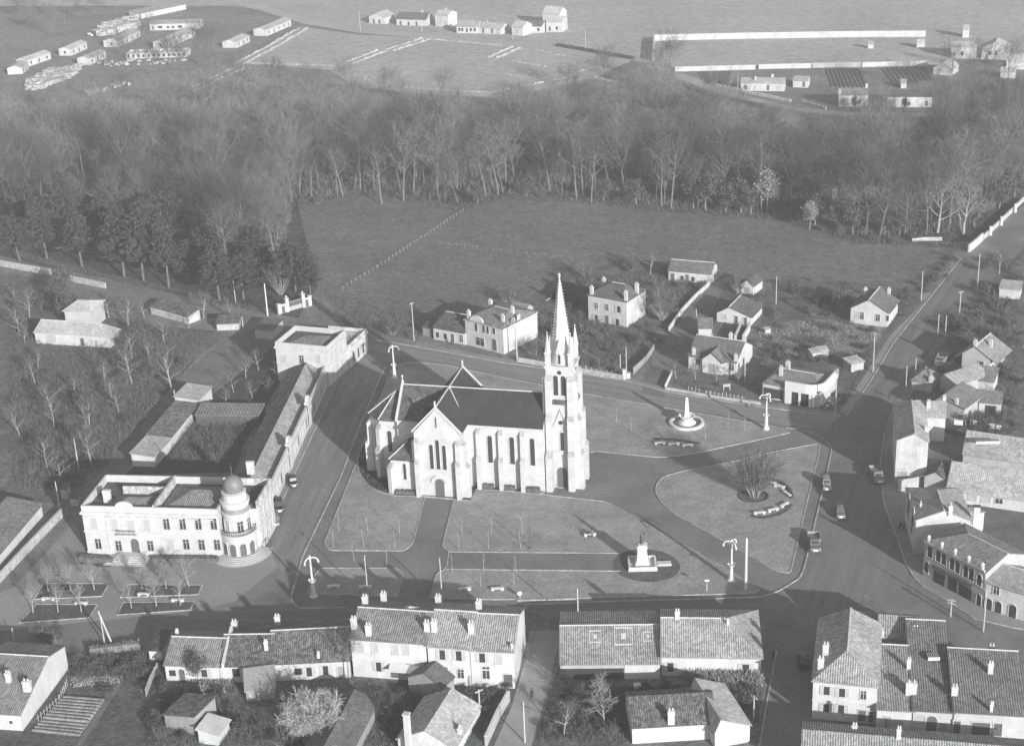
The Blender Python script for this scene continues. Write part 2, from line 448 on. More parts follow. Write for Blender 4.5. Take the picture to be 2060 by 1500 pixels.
    for q in chim:
        px, py, hh, s = q[:4]; zz = hw
        for _ in range(12):
            p = G(px, py, zz); x, y, _z = local(p); x = min(max(x, .2), L-.2); y = min(max(y, .2), Dp-.2); zz = roofz(x, y)
        cb = MB(); sx = s*1.5 if len(q) < 5 else q[4]
        cb.box(x-sx/2, x+sx/2, y-s/2, y+s/2, zz-.6, zz+hh); cb.box(x-sx/2-.08, x+sx/2+.08, y-s/2-.08, y+s/2+.08, zz+hh-.3, zz+hh-.12)
        if pots:
            for k in (-1, 1): cb.lathe([(.0, zz+hh), (.14, zz+hh), (.11, zz+hh+.45), (0, zz+hh+.45)], (x+k*sx*.25, y), 7)
        cb.build('chimney', CHIM, ro)
    return H_
def wallrun(name, label, pts, h, t=.35, mat=None, cat='wall', cope=None, group=None):
    """garden wall along photo pixels"""
    P = [Gxy(*p) for p in pts]; o = P[0]; root = thing(name, label, cat, (o.x, o.y, 0), 0, group)
    b = MB(); strip(b, [(p.x-o.x, p.y-o.y) for p in P], t, 0, h, px=False); b.build('masonry', mat or ROUGHW, root)
    c = MB(); strip(c, [(p.x-o.x, p.y-o.y) for p in P], t+.12, h+.002, h+.1, px=False); c.build('coping', cope or TRIM, root)
    return root

# ------------------------------------------------------------------ the ground
def field_mat(name, tone, var, sc1, fine, fvar, stretch=None):
    mt = surf(name, tone, var, sc1, fine=fine, fvar=fvar, stretch=stretch, bump=.4, bscale=1.2)
    nt = mt.node_tree; b = nt.nodes['Principled BSDF']; src = b.inputs['Base Color'].links[0].from_socket
    tc = add(nt, 'ShaderNodeTexCoord'); n5 = noise(nt, tc.outputs['Object'], .22, 5, .7)
    nt.links.new(mulc(nt, src, ramp(nt, n5.outputs[0], [(.32, .78), (.68, 1.2)]).outputs[0]), b.inputs['Base Color']); return mt
M_BASE = field_mat('rough_grass', .2, .22, .05, .9, .3)
M_PAST = field_mat('pasture', .16, .16, .03, .75, .34)
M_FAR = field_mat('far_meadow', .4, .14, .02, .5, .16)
M_LITTER = field_mat('leaf_litter', .085, .35, .08, .7, .4)
M_ROAD = surf('road_gravel', .19, .2, .12, fine=1.0, fvar=.1)
M_PAVE = surf('pavement_gravel', .27, .14, .12, fine=1.5, fvar=.08)
M_LAWN = field_mat('lawn_turf', .3, .12, .09, 1.6, .16)
M_PATH = surf('gravel_path', .19, .2, .15, fine=1.5, fvar=.1)
M_SOIL = surf('garden_soil', .11, .35, .3, fine=1.3, fvar=.35, bump=.5, bscale=2)
M_GARD = surf('garden_grass', .14, .4, .18, fine=1.2, fvar=.35, bump=.5, bscale=1.5)
M_ALLOT = surf('rough_allotment', .22, .3, .3, fine=1.4, fvar=.35, bump=.5, bscale=1.5)
M_DIRT = surf('dirt_lane', .17, .3, .12, fine=1, fvar=.15)
M_YARD = surf('yard_earth', .15, .3, .2, fine=1.2, fvar=.2)
M_CHALK = surf('dug_earth', .42, .2, .3, fine=1.2, fvar=.3, bump=.5, bscale=1)
M_KERB = surf('kerb_stone', .4, .3, .35, fine=1.2, fvar=.3)

o = sheet('ground', [(-1500, -300), (1500, -300), (1500, 1700), (-1500, 1700)], M_BASE, 0.0, px=False)
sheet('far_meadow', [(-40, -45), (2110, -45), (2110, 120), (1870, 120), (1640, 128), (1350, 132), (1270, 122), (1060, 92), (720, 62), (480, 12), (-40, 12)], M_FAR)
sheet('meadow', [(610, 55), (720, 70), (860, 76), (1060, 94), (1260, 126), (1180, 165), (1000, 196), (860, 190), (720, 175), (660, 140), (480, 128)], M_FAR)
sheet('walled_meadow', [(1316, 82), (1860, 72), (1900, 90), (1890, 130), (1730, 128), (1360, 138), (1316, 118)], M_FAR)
sheet('building_site', [(-40, 60), (280, 30), (420, 20), (600, 40), (470, 130), (360, 195), (200, 170), (-40, 200)], field_mat('site_grass', .22, .2, .05, .6, .25))
sheet('wood_floor', [(-60, 258), (100, 246), (200, 238), (280, 226), (370, 214), (480, 206), (620, 206), (740, 222), (860, 240), (1000, 248), (1120, 230), (1250, 200), (1330, 196), (1390, 250), (1450, 312), (1600, 332), (1750, 312), (1880, 268), (2110, 240), (2110, 390), (1960, 485), (1850, 490), (1730, 490), (1640, 460), (1560, 440), (1330, 425), (1160, 405), (1000, 400), (930, 425), (800, 398), (600, 412), (620, 500), (640, 575), (600, 640), (450, 612), (215, 560), (-60, 508)], M_LITTER)
sheet('pasture', [(600, 412), (720, 392), (800, 398), (900, 412), (930, 425), (1000, 400), (1090, 395), (1160, 405), (1240, 410), (1330, 425), (1450, 430), (1560, 440), (1640, 460), (1730, 490), (1850, 492), (1925, 505), (1900, 560), (1860, 612), (1790, 575), (1600, 555), (1440, 560), (1340, 520), (1240, 522), (1120, 556), (1050, 600), (870, 640), (840, 685), (700, 665), (640, 580), (620, 500)], M_PAST)
sheet('clearing', [(1400, 190), (1480, 215), (1700, 232), (1720, 262), (1560, 285), (1420, 262), (1340, 215)], field_mat('clearing_grass', .25, .15, .05, .8, .2))
# roads
sheet('road', [(-60, 500), (25, 520), (110, 541), (215, 570), (330, 592), (450, 622), (545, 645), (620, 662), (700, 668), (840, 689), (1014, 722), (1250, 757), (1335, 780), (1530, 812), (1690, 832), (1734, 760), (1780, 690), (1848, 606), (1920, 516), (2026, 436), (2120, 372), (2140, 400), (2060, 470), (1990, 560), (1925, 640), (1885, 690), (1850, 735), (1805, 800), (1830, 1000), (1870, 1120), (2080, 1240), (2120, 1330), (1900, 1290), (1740, 1195), (1660, 1300), (1620, 1520), (1530, 1520), (1535, 1360), (1545, 1240), (1460, 1225), (1150, 1240), (1060, 1215), (700, 1230), (480, 1250), (300, 1310), (-60, 1330), (-60, 1120), (100, 1090), (190, 1000), (300, 980), (560, 900), (640, 800), (560, 760), (500, 656), (390, 632), (300, 604), (215, 582), (110, 553), (-60, 515)], M_ROAD)
def streak(name, tone, p, q, var=.22):
    a, b_ = Gxy(*p), Gxy(*q); ang = math.atan2((b_-a).y, (b_-a).x); mt, nt, b = nodes(name)
    tc = add(nt, 'ShaderNodeTexCoord'); mp = add(nt, 'ShaderNodeMapping'); mp.vector_type = 'TEXTURE'; mp.inputs['Rotation'].default_value = (0, 0, ang); mp.inputs['Scale'].default_value = (22, 1.6, 1)
    nt.links.new(tc.outputs['Object'], mp.inputs[0]); n1 = noise(nt, mp.outputs[0], 1.0, 4, .6); n2 = noise(nt, tc.outputs['Object'], .9, 3, .6)
    c = mulc(nt, ramp(nt, n1.outputs[0], [(.3, tone*(1-var)), (.7, tone*(1+var))]).outputs[0], ramp(nt, n2.outputs[0], [(.3, .9), (.7, 1.1)]).outputs[0]); nt.links.new(c, b.inputs['Base Color']); b.inputs['Roughness'].default_value = .9; return mt
sheet('road', [(700, 672), (830, 697), (1014, 731), (1250, 765), (1335, 788), (1530, 820), (1690, 838), (1660, 862), (1590, 858), (1373, 822), (1170, 787), (1000, 753), (900, 731), (800, 716), (715, 700)], streak('upper_street_gravel', .24, (830, 697), (1530, 820)))
sheet('road', [(770, 742), (728, 845), (684, 960), (608, 1118), (588, 1180), (540, 1112), (600, 960), (655, 850), (712, 705)], streak('hall_street_gravel', .21, (700, 860), (600, 1080)))
sheet('road', [(1704, 838), (1755, 763), (1798, 691), (1867, 605), (1935, 520), (1990, 560), (1925, 640), (1885, 690), (1850, 735), (1805, 800), (1790, 860)], streak('east_street_gravel', .18, (1740, 830), (1930, 570)))
sheet('road', [(300, 1260), (480, 1232), (700, 1224), (1045, 1217), (1200, 1212), (1533, 1203), (1540, 1240), (1460, 1225), (1150, 1240), (1060, 1230), (700, 1240), (480, 1262), (300, 1305)], streak('lower_street_gravel', .18, (480, 1245), (1200, 1225)))
sheet('road', [(1672, 960), (1772, 930), (1776, 1004), (1788, 1040), (1820, 1130), (1905, 1208), (1760, 1190), (1640, 1230), (1560, 1230), (1560, 1200), (1622, 1150), (1650, 1030)], streak('junction_gravel', .19, (1700, 950), (1600, 1220), .15))
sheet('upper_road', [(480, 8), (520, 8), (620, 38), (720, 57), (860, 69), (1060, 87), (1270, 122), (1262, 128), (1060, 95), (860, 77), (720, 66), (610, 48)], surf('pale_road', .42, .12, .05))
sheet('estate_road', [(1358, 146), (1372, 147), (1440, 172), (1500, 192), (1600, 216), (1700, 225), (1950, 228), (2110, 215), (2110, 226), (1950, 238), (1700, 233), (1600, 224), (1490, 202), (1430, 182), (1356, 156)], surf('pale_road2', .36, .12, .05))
sheet('lane', [(1290, 790), (1300, 745), (1340, 690), (1400, 610), (1432, 568), (1452, 580), (1420, 640), (1395, 700), (1372, 740), (1345, 775), (1335, 800)], M_DIRT)
sheet('back_lane', [(505, 655), (560, 690), (430, 780), (330, 880), (250, 948), (200, 952), (330, 790), (440, 690)], M_DIRT)
sheet('south_lane', [(1066, 1268), (1130, 1268), (1100, 1395), (1062, 1520), (975, 1520), (1035, 1400)], surf('pale_lane', .34, .14, .12, fine=1.2, fvar=.08))
sheet('verge', [(1690, 828), (1736, 756), (1780, 686), (1848, 602), (1922, 512), (1934, 519), (1866, 604), (1797, 690), (1754, 762), (1704, 836)], M_PAVE)
sheet('pavement', [(840, 689), (1014, 722), (1250, 757), (1335, 780), (1530, 812), (1690, 832), (1690, 838), (1530, 819), (1335, 787), (1250, 764), (1014, 730), (830, 696)], M_PAVE)
sheet('pavement', [(1795, 815), (1779, 870), (1772, 920), (1776, 1004), (1788, 1040), (1808, 1090), (1820, 1130), (1838, 1160), (1858, 1180), (1908, 1210), (1960, 1244), (2036, 1262), (2100, 1272), (2100, 1235), (1980, 1215), (1862, 1150), (1850, 1090), (1830, 1000), (1810, 970), (1808, 830)], M_PAVE)
sheet('forecourt', [(-60, 1210), (30, 1180), (150, 1050), (178, 1116), (470, 1130), (545, 1112), (560, 1140), (470, 1210), (400, 1228), (230, 1245), (-60, 1275)], surf('forecourt_gravel', .28, .14, .1, fine=1.2, fvar=.08))
sheet('pavement', [(545, 1031), (660, 774), (697, 694), (715, 697), (690, 740), (640, 850), (600, 935), (565, 1016), (540, 1070)], M_PAVE)
# gardens
sheet('garden', [(1040, 722), (1250, 752), (1292, 742), (1340, 685), (1430, 566), (1340, 520), (1240, 525), (1120, 558), (1052, 605)], M_GARD)
sheet('garden', [(1345, 772), (1530, 806), (1690, 826), (1740, 755), (1790, 675), (1860, 606), (1790, 575), (1600, 556), (1460, 570), (1420, 650), (1395, 705)], M_GARD)
sheet('allotment', [(1530, 660), (1620, 640), (1790, 655), (1770, 690), (1730, 712), (1600, 715), (1520, 700)], M_ALLOT)
sheet('garden', [(1990, 570), (2110, 450), (2110, 900), (1900, 870), (1830, 800), (1890, 700)], M_GARD)
sheet('orchard', [(-60, 530), (110, 570), (250, 650), (470, 668), (400, 715), (330, 800), (200, 952), (120, 1010), (-60, 1010)], field_mat('orchard_grass', .14, .35, .08, .8, .35))
sheet('courtyard', [(330, 890), (420, 800), (560, 690), (562, 770), (490, 896), (470, 950), (250, 955)], surf('shaded_court_earth', .07, .25, .3, fine=1, fvar=.2))  # the courtyard's shadow is put into this very dark ground tone
sheet('garden', [(-60, 1330), (300, 1310), (330, 1360), (330, 1540), (-60, 1540)], M_SOIL)
sheet('garden', [(330, 1350), (705, 1345), (1040, 1380), (1030, 1420), (975, 1540), (300, 1540)], M_GARD)
sheet('garden', [(1125, 1340), (1535, 1355), (1520, 1540), (1060, 1540)], M_GARD)
sheet('yard', [(1625, 1455), (1760, 1450), (2110, 1470), (2110, 1540), (1615, 1540)], M_YARD)
sheet('yard', [(1840, 880), (2110, 880), (2110, 1230), (1990, 1170), (1880, 1050), (1860, 960)], M_YARD)
# the church square: lawns with stone edging
LAWN_W = smooth([(697, 980), (716, 932), (747, 847), (763, 807), (788, 741, 8), (822, 727, 10), (900, 735), (1000, 757), (1170, 791), (1373, 826), (1560, 859), (1592, 870, 8), (1507, 889), (1392, 913, 20), (1330, 921, 20), (1200, 908), (1150, 915), (1092, 992), (958, 984), (945, 1008), (912.6, 1005), (855, 999), (830, 1095, 12), (812, 1108, 8), (662, 1107, 10), (651, 1095, 8), (680, 1023)])
LAWN_S = smooth([(912.6, 1005), (945, 1008), (958, 984), (1088, 994.6), (1222, 1010, 15), (1305, 1057), (1456, 1141), (1530, 1188, 6), (1518, 1193, 6), (1200, 1202), (1000, 1206), (866, 1203), (877, 1154, 10), (898, 1144, 8), (903, 1110, 3), (889, 1100, 8)])
LAWN_E = smooth([(1315, 989, 18), (1328, 961, 14), (1366, 949.6, 20), (1472, 929), (1561, 908), (1650, 892, 8), (1646, 919), (1619, 1028), (1590, 1153, 8), (1561, 1149, 10), (1501, 1114), (1341, 1025, 25)])
LAWN_C = smooth([(630, 1160, 12), (644, 1142.5, 8), (800, 1142.5, 10), (812, 1154, 8), (799, 1200), (619, 1194, 4)])
kb = MB()
for nm, L in (('lawn', LAWN_W), ('lawn', LAWN_S), ('lawn', LAWN_E), ('lawn', LAWN_C)):
    sheet(nm, L, M_LAWN); strip(kb, L, .17, 0, .12, True)
sheet('path', [(893, 1111), (1250, 1114), (1262, 1148), (880, 1145)], M_PATH)
strip(kb, [(903, 1110), (1246, 1113)], .26, 0, .17); strip(kb, [(898, 1145), (1248, 1149)], .26, 0, .17)
strip(kb, [(1040, 1208), (1160, 1204.5)], .35, 0, .3)
strip(kb, smooth([(1580, 861), (1610, 863), (1648, 877.6, 8), (1674, 900, 10), (1664, 948), (1645, 1028), (1619, 1137), (1610, 1162, 10), (1568, 1188, 10), (1533, 1201), (1200, 1211), (1045, 1216)], closed=False), .22, 0, .13)
strip(kb, smooth([(774.6, 737), (729, 845), (685, 960), (609, 1118), (590, 1185, 10), (584, 1206, 10), (600, 1224, 8), (700, 1222)], closed=False), .25, 0, .13)
strip(kb, [(564, 1016), (600, 936), (640, 851), (690, 742), (714, 698)], .22, 0, .13)
strip(kb, [(1779, 870), (1772, 920), (1776, 1004), (1788, 1040), (1808, 1090), (1820, 1130), (1838, 1160), (1858, 1180), (1908, 1210), (1960, 1244), (2036, 1262), (2100, 1272)], .25, 0, .14)
strip(kb, [(1704, 836), (1754, 762), (1797, 690), (1866, 604), (1934, 519)], .18, 0, .1)
strip(kb, [(700, 675), (830, 696), (1014, 730), (1250, 764), (1335, 787), (1530, 819), (1690, 838)], .22, 0, .12)
strip(kb, [(1055, 1300), (1072, 1276), (1070, 1290), (1040, 1390)], .2, 0, .12); strip(kb, [(1562, 1310), (1545, 1400), (1528, 1500)], .2, 0, .12)
ko = kb.build('kerbs', M_KERB); ko['kind'] = 'structure'
# church flower bed with a low edging, oval bed under the monument
BED = smooth([(719.6, 924.7), (721.4, 950, 15), (738, 975, 20), (766, 991, 15), (800, 998), (856, 999), (912, 1004), (945, 1008), (958, 984), (1088, 994), (1092, 975), (800, 930), (760, 860), (730, 890)])
sheet('church_bed', BED, surf('bed_soil', .09, .35, .6, fine=1.5, fvar=.4))
kb2 = MB(); strip(kb2, [p for p in BED[:26]], .28, 0, .2); k2 = kb2.build('bed_edging', M_KERB); k2['kind'] = 'structure'
c0 = Gxy(1300, 1137)
OV = [(c0.x+6.0*math.cos(t)-.5*math.sin(t), c0.y+5.9*math.sin(t)) for t in [2*math.pi*k/40 for k in range(40)]]
sheet('monument_bed', OV, surf('dark_turf', .12, .25, .5, fine=2, fvar=.25), px=False)
# parterres in front of the hall
kb3 = MB(); M_BEDS = surf('parterre_soil', .1, .3, .4, fine=1.5, fvar=.3)
for L in ([(88, 1174), (219, 1174), (204.5, 1199.5), (68, 1205.6)], [(73, 1216), (195.5, 1216), (179, 1242.7), (38, 1252.8)], [(258, 1176), (407, 1176.8), (398, 1196), (242, 1202)], [(248, 1212), (390.7, 1210), (382.4, 1227), (236, 1237)]):
    sheet('parterre', L, M_BEDS); strip(kb3, L, .22, 0, .16, True)
sheet('parterre', [(160, 1132), (232, 1134), (222, 1140), (200, 1140), (158, 1133)], M_BEDS)
k3 = kb3.build('parterre_edging', M_KERB); k3['kind'] = 'structure'

# ------------------------------------------------------------------ the town hall
H1 = house('town_hall', 'white two-storey hall with a domed corner turret and parapet roof', (178, 1114), (449, 1122.3), 12.9, 10.2, 'flat', wall=HALLST, tile=T_DARK, cat_trim=HALLST, para=1.5, cat='town hall',
  ops=[('f',189,1052,1.15,2.3,'c'),('f',230,1055,1.15,2.3,'c'),('f',263.6,1058,1.25,2.5,'c'),('f',295,1055,1.15,2.3,'c'),('f',335,1053,1.15,2.3,'w'),('f',367.6,1053,1.15,2.3,'w'),('f',399,1053,1.15,2.3,'w'),('f',430,1053,1.15,2.3,'w'),
       ('f',198,1093,1.15,2.1,'w'),('f',239,1097,1.15,2.1,'w'),('f',273,1102,1.6,2.5,'p'),('f',303,1097,1.15,2.1,'w'),('f',343,1094,1.15,2.1,'c'),('f',375,1094,1.15,2.1,'w'),('f',406,1095,1.15,2.1,'w'),('f',437,1095,1.15,2.1,'w')])
t = H1.root; L = H1.L; Dp = H1.D
ext = MB(); ext.box(L, L+6.6, 3.4, Dp, 0, 8.7); ext.build('corner_wing', HALLST, t)
pb = MB(); pb.box(L+6.25, L+6.6, 3.4, Dp, 8.702, 10.2); pb.box(L+.002, L+6.24, Dp-.3, Dp, 8.702, 10.2); pb.build('wing_parapet', PARA, t)
rb = MB(); rb.slab([(L, 3.4, 8.75), (L+6.2, 3.4, 8.75), (L+6.2, Dp-.3, 8.75), (L, Dp-.3, 8.75)], .04); rb.build('wing_roof', T_DARK, t)
cb = MB()
for z, pz, hh in ((4.75, .12, .3), (8.55, .35, .28), (8.83, .22, .2), (.0, .1, .7)):
    cb.box(-pz, L+.1, -pz, .02, z, z+hh); cb.box(-pz, .02, .02, Dp, z, z+hh); cb.box(L+6.58, L+6.6+pz, 3.4, Dp, z, z+hh)
for x in (4.6,): cb.box(x-.12, x+.12, -.14, .02, .7, 8.5)
cb.build('cornice', TRIM, t)
for px_ in (189, 230, 295, 335, 367.6, 399, 430):
    d = H1.local(Gxy(px_, 1120)); hd = MB(); hd.box(d[0]-1.0, d[0]+1.0, -.28, .02, 8.0, 8.2); hd.build('window_hood', TRIM, t)
bl = MB(); xd = H1.local(Gxy(264, 1117))[0]
bl.box(xd-1.9, xd+1.9, -1.0, .02, 4.55, 4.75); bl.build('balcony', TRIM, t)
br = MB()
for k in range(12): br.box(xd-1.85+k*.33, xd-1.81+k*.33, -.97, -.93, 4.752, 5.6)
br.box(xd-1.9, xd+1.9, -1.0, -.9, 5.6, 5.68); br.build('balcony_railing', METAL, t)
pd_ = MB(); pd_.lathe([(0, -.15), (1.7, -.15), (1.7, .25), (0, .25)], (0, 0), 14, 0, math.pi); pd_.v = [(x+xd, z-.12, y*.7+10.2) for x, y, z in pd_.v]; pd_.build('pediment', TRIM, t)
pd_ = MB(); pd_.v = []; pd_.face([(xd-1.2, -.3, 8.05), (xd+1.2, -.3, 8.05), (xd, -.3, 8.5)]); pd_.face([(xd-1.2, .05, 8.05), (xd, .05, 8.5), (xd+1.2, .05, 8.05)]); pd_.f += [(0,3,5,1),(1,5,4,2),(2,4,3,0)]; pd_.build('window_pediment', TRIM, t)
stp = MB()
for k in range(5): stp.box(xd-2.2-.45*k, xd+2.2+.45*k, -2.0-.5*k, -.002, 0, .75-.15*k-.002*k)
stp.build('entrance_steps', TRIM, t)
# inner hipped roofs and party parapets
def hiproof(name, parent, x0, x1, y0, y1, z, rh, mat, ins=None):
    ins = ins or (y1-y0)/2; ym = (y0+y1)/2; b = MB()
    a_, b_, c_, d_ = (x0, y0, z), (x1, y0, z), (x1, y1, z), (x0, y1, z); r0, r1 = (x0+ins, ym, z+rh), (x1-ins, ym, z+rh)
    b.slab([a_, b_, r1, r0], .1); b.slab([c_, d_, r0, r1], .1); b.slab([b_, c_, r1], .1); b.slab([d_, a_, r0], .1); return b.build(name, mat, parent)
hiproof('hipped_roof', t, 14.6, L+1.5, 2.0, Dp-1.2, 8.8, 1.8, T_MID); hiproof('hipped_roof', t, 4.2, 13.4, 1.2, 7.6, 8.8, 1.2, T_MID)
pw = MB(); pw.box(13.7, 14.1, .31, Dp-.31, 8.76, 10.5); pw.box(5.2, 13.69, 7.9, 8.3, 8.76, 10.3); pw.build('roof_party_wall', PARA, t)
for px_, py_ in ((217, 1008), (505, 950)):
    p = H1.local(G(px_, py_, 9)); c_ = MB(); c_.box(p[0]-.7, p[0]+.7, p[1]-.35, p[1]+.35, 8.7, 11.4); c_.box(p[0]-.8, p[0]+.8, p[1]-.45, p[1]+.45, 11.0, 11.15); c_.build('chimney', CHIM, t)
tc_ = H1.local(Vector((-52.0, 262.3, 0))); tx, ty = tc_[0], tc_[1]
tb = MB(); tb.lathe([(0, 0), (3.3, 0), (3.3, 4.5), (3.5, 4.6), (3.5, 4.85), (2.5, 4.86), (2.5, 9.9), (0, 9.9)], (tx, ty), 28); tu = tb.build('turret', HALLST, t)
tb = MB(); tb.lathe([(2.45, 8.5), (2.75, 8.6), (2.75, 8.95), (2.5, 9.0), (2.5, 10.5), (2.75, 10.65), (2.75, 11.1), (2.3, 11.2), (2.15, 12.5), (2.3, 12.7), (1.9, 12.85), (0, 12.85)], (tx, ty), 28); tb.build('turret_cornice', TRIM, tu)
tb = MB(); tb.lathe([(1.7, 12.8)]+[(1.85*math.cos(a), 13.8+1.95*math.sin(a)) for a in [R(q) for q in range(-20, 91, 10)]], (tx, ty), 28); dm = tb.build('dome', surf('zinc_dome', .19, .12, .8, rough=.5, spec=.4), tu)
for p_ in dm.data.polygons: p_.use_smooth = True
tb = MB(); tb.lathe([(.25, 15.6), (.3, 15.9), (.1, 16.1), (.06, 17.1), (.22, 17.3), (.05, 17.5), (.03, 18.5), (0, 18.55)], (tx, ty), 8); tb.build('finial', METAL, dm)
for a in (-125, -95, -62, -30):
    ra = R(a)
    fr = opening(t, (tx+3.3*math.cos(ra), ty+3.3*math.sin(ra), .3), ra+math.pi/2, 1.2, 2.4, 'p'); 
for a in (-120, -60, -15):
    ra = R(a); opening(t, (tx+2.5*math.cos(ra), ty+2.5*math.sin(ra), 5.2), ra+math.pi/2, 1.1, 2.3, 'w' if a > -100 else 'c')
br = MB()
for k in range(26):
    a = R(-170+k*7); br.box(tx+3.38*math.cos(a)-.03, tx+3.38*math.cos(a)+.03, ty+3.38*math.sin(a)-.03, ty+3.38*math.sin(a)+.03, 4.85, 5.7)
br.lathe([(3.33, 5.7), (3.45, 5.7), (3.45, 5.8), (3.33, 5.8), (3.33, 5.7)], (tx, ty), 26, R(-170), R(10)); br.build('turret_railing', METAL, tu)
sb_ = MB()
for k in range(5): sb_.lathe([(0, 0), (4.1+.45*k, 0), (4.1+.45*k, .75-.15*k-.002*k), (0, .75-.15*k-.002*k)], (tx, ty), 28, R(-165), R(15))
sb_.build('turret_steps', surf('worn_steps', .46, .15, .8), t)
for y in (4.6, 7.2, 9.8, 11.9):
    opening(t, (L+6.6, y, 5.5), math.pi/2, 1.1, 2.2, 'c'); opening(t, (L+6.6, y, 1.2), math.pi/2, 1.1, 2.2, 'c')
# long school wing behind, along the street
a_ = Gxy(545, 1031); b_ = Gxy(660, 773); axd = (b_-a_).normalized(); Lw = (b_-a_).length; yd = Vector((-axd.y, axd.x, 0)); rzw = math.atan2(axd.y, axd.x)
wg = thing('school_wing', 'long low pale wing with a row of tall windows behind the domed hall', 'building', (a_.x, a_.y, 0), rzw)
DW = 8.6
wb = MB(); wb.box(.0, Lw, .0, DW, 0, 3.6); wb.build('wall', HALLST, wg)
wb = MB(); wb.box(0, Lw, 0, .3, 3.602, 5.0); wb.box(-.0, Lw, -.25, -.002, 3.6, 3.85); wb.box(0, Lw, -.12, -.002, 0, .7); wb.box(-.1, Lw, -.08, .38, 5.0, 5.12); wb.build('street_parapet', TRIM, wg)
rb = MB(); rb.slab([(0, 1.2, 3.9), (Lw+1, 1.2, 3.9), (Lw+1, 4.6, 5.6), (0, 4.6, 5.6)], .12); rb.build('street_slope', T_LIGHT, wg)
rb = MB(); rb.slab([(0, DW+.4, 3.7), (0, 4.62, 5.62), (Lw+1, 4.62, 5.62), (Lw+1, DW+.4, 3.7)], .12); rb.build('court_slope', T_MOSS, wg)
gt = MB(); gt.box(0, Lw, .31, 1.19, 3.65, 3.72); gt.build('gutter', T_DARK, wg)
k = 0
for q in range(21):
    x = 2.2+q*2.92
    if q in (6, 13): 
        dm_ = MB(); dm_.box(x-1.2, x+1.2, -.35, -.26, .1, 5.6); dm_.box(x-1.6, x+1.6, -.36, .4, 5.6, 6.2); dm_.lathe([(0, -.3), (1.1, -.3), (1.1, .3), (0, .3)], (0, 0), 10, 0, math.pi)
        dm_.v[-44:] = [(vx+x, vz, vy+6.2) for vx, vy, vz in dm_.v[-44:]]; dm_.build('pedimented_bay', TRIM, wg); continue
    opening(wg, (x, 0, .9), 0, 1.15, 2.4, 'c' if q % 3 else 's')
# end pavilion
a_ = Gxy(561, 766)
HP = house('end_pavilion', 'square white two-storey block with a parapet at the far end of the low wing', (561, 767), (664, 777), 10.8, 9.9, 'flat', wall=HALLST, tile=T_DARK, cat_trim=HALLST, para=1.3, cat='building',
  ops=[('f', 607, 723, 1.1, 2.1, 'w'), ('f', 571, 723, 1.1, 2.1, 'c'), ('f', 640, 722, 1.1, 2.1, 'c')])
cb = MB()
for z, pz in ((8.4, .3), (8.68, .18), (4.7, .1)):
    cb.box(-pz, HP.L+pz, -pz, .0-.002, z, z+.26); cb.box(HP.L+.002, HP.L+pz, 0, HP.D, z, z+.26)
cb.build('cornice', TRIM, HP.root)
hiproof('hipped_roof', HP.root, 1.5, HP.L-1.2, 1.2, HP.D-1.5, 8.7, 1.3, T_MID)
for y in (2, 4.6, 7.4): 
    opening(HP.root, (HP.L, y, 5.6), math.pi/2, 1.0, 2.0, 'c'); opening(HP.root, (HP.L, y, 1.0), math.pi/2, 1.0, 2.2, 'c')
an = MB(); an.box(3.5, HP.L+.4, HP.D+.003, HP.D+11, 0, 4.9); an.build('annexe', HALLST, HP.root)
an = MB(); an.box(3.3, HP.L+.6, HP.D+.2, HP.D+11.2, 4.9, 5.15); an.box(HP.L+.1, HP.L+.4, HP.D+.2, HP.D+11, 5.152, 5.9); an.box(3.5, HP.L, HP.D+10.7, HP.D+11, 5.152, 5.9); an.build('annexe_parapet', PARA, HP.root)
for y in (2.5, 5.2, 8): opening(HP.root, (HP.L+.4, HP.D+y, .9), math.pi/2, 1.0, 2.3, 's')

# ------------------------------------------------------------------ the church
CH = thing('church', 'pale stone church with a tall spire and dark slate roofs', 'church', (-12.15, 290.97, 0), R(-14.3))
def gable_block(x0, x1, y0, y1, ze, zr, axis):
    b = MB()
    if axis == 'x':
        ym = (y0+y1)/2; prof = [(y0, 0), (y1, 0), (y1, ze), (ym, zr), (y0, ze)]; P0 = [(x0, y, z) for y, z in prof]; P1 = [(x1, y, z) for y, z in prof]
    else:
        xm = (x0+x1)/2; prof = [(x0, 0), (x1, 0), (x1, ze), (xm, zr), (x0, ze)]; P0 = [(x, y0, z) for x, z in prof]; P1 = [(x, y1, z) for x, z in prof]
    b.v = P0+P1; b.f = [(0,1,2,3,4), (9,8,7,6,5)]+[(k, (k+1) % 5, 5+(k+1) % 5, 5+k) for k in range(5)]; return b
gable_block(-10.2, 19.6, -5.15, 5.15, 13.9, 18.8, 'x').build('nave_wall', ASHLAR, CH)
gable_block(-5.1, 4.2, -10.4, 10.4, 13.7, 18.8, 'y').build('transept_wall', ASHLAR, CH)
def slabs(name, mat, polys, t=.15):
    b = MB()
    for p in polys: b.slab(p, t)
    return b.build(name, mat, CH)
ze, zr = 13.95, 19.05
slabs('nave_roof', SLATE, [[(3.6, -5.4, ze-.2), (19.6, -5.4, ze-.2), (19.6, 0, zr), (-.45, 0, zr)], [(19.6, 5.4, ze-.2), (3.6, 5.4, ze-.2), (-.45, 0, zr), (19.6, 0, zr)]])
slabs('choir_roof', SLATEL, [[(-9.9, -5.4, ze-.2), (-4.6, -5.4, ze-.2), (-.45, 0, zr), (-9.9, 0, zr)], [(-4.6, 5.4, ze-.2), (-9.9, 5.4, ze-.2), (-9.9, 0, zr), (-.45, 0, zr)]])
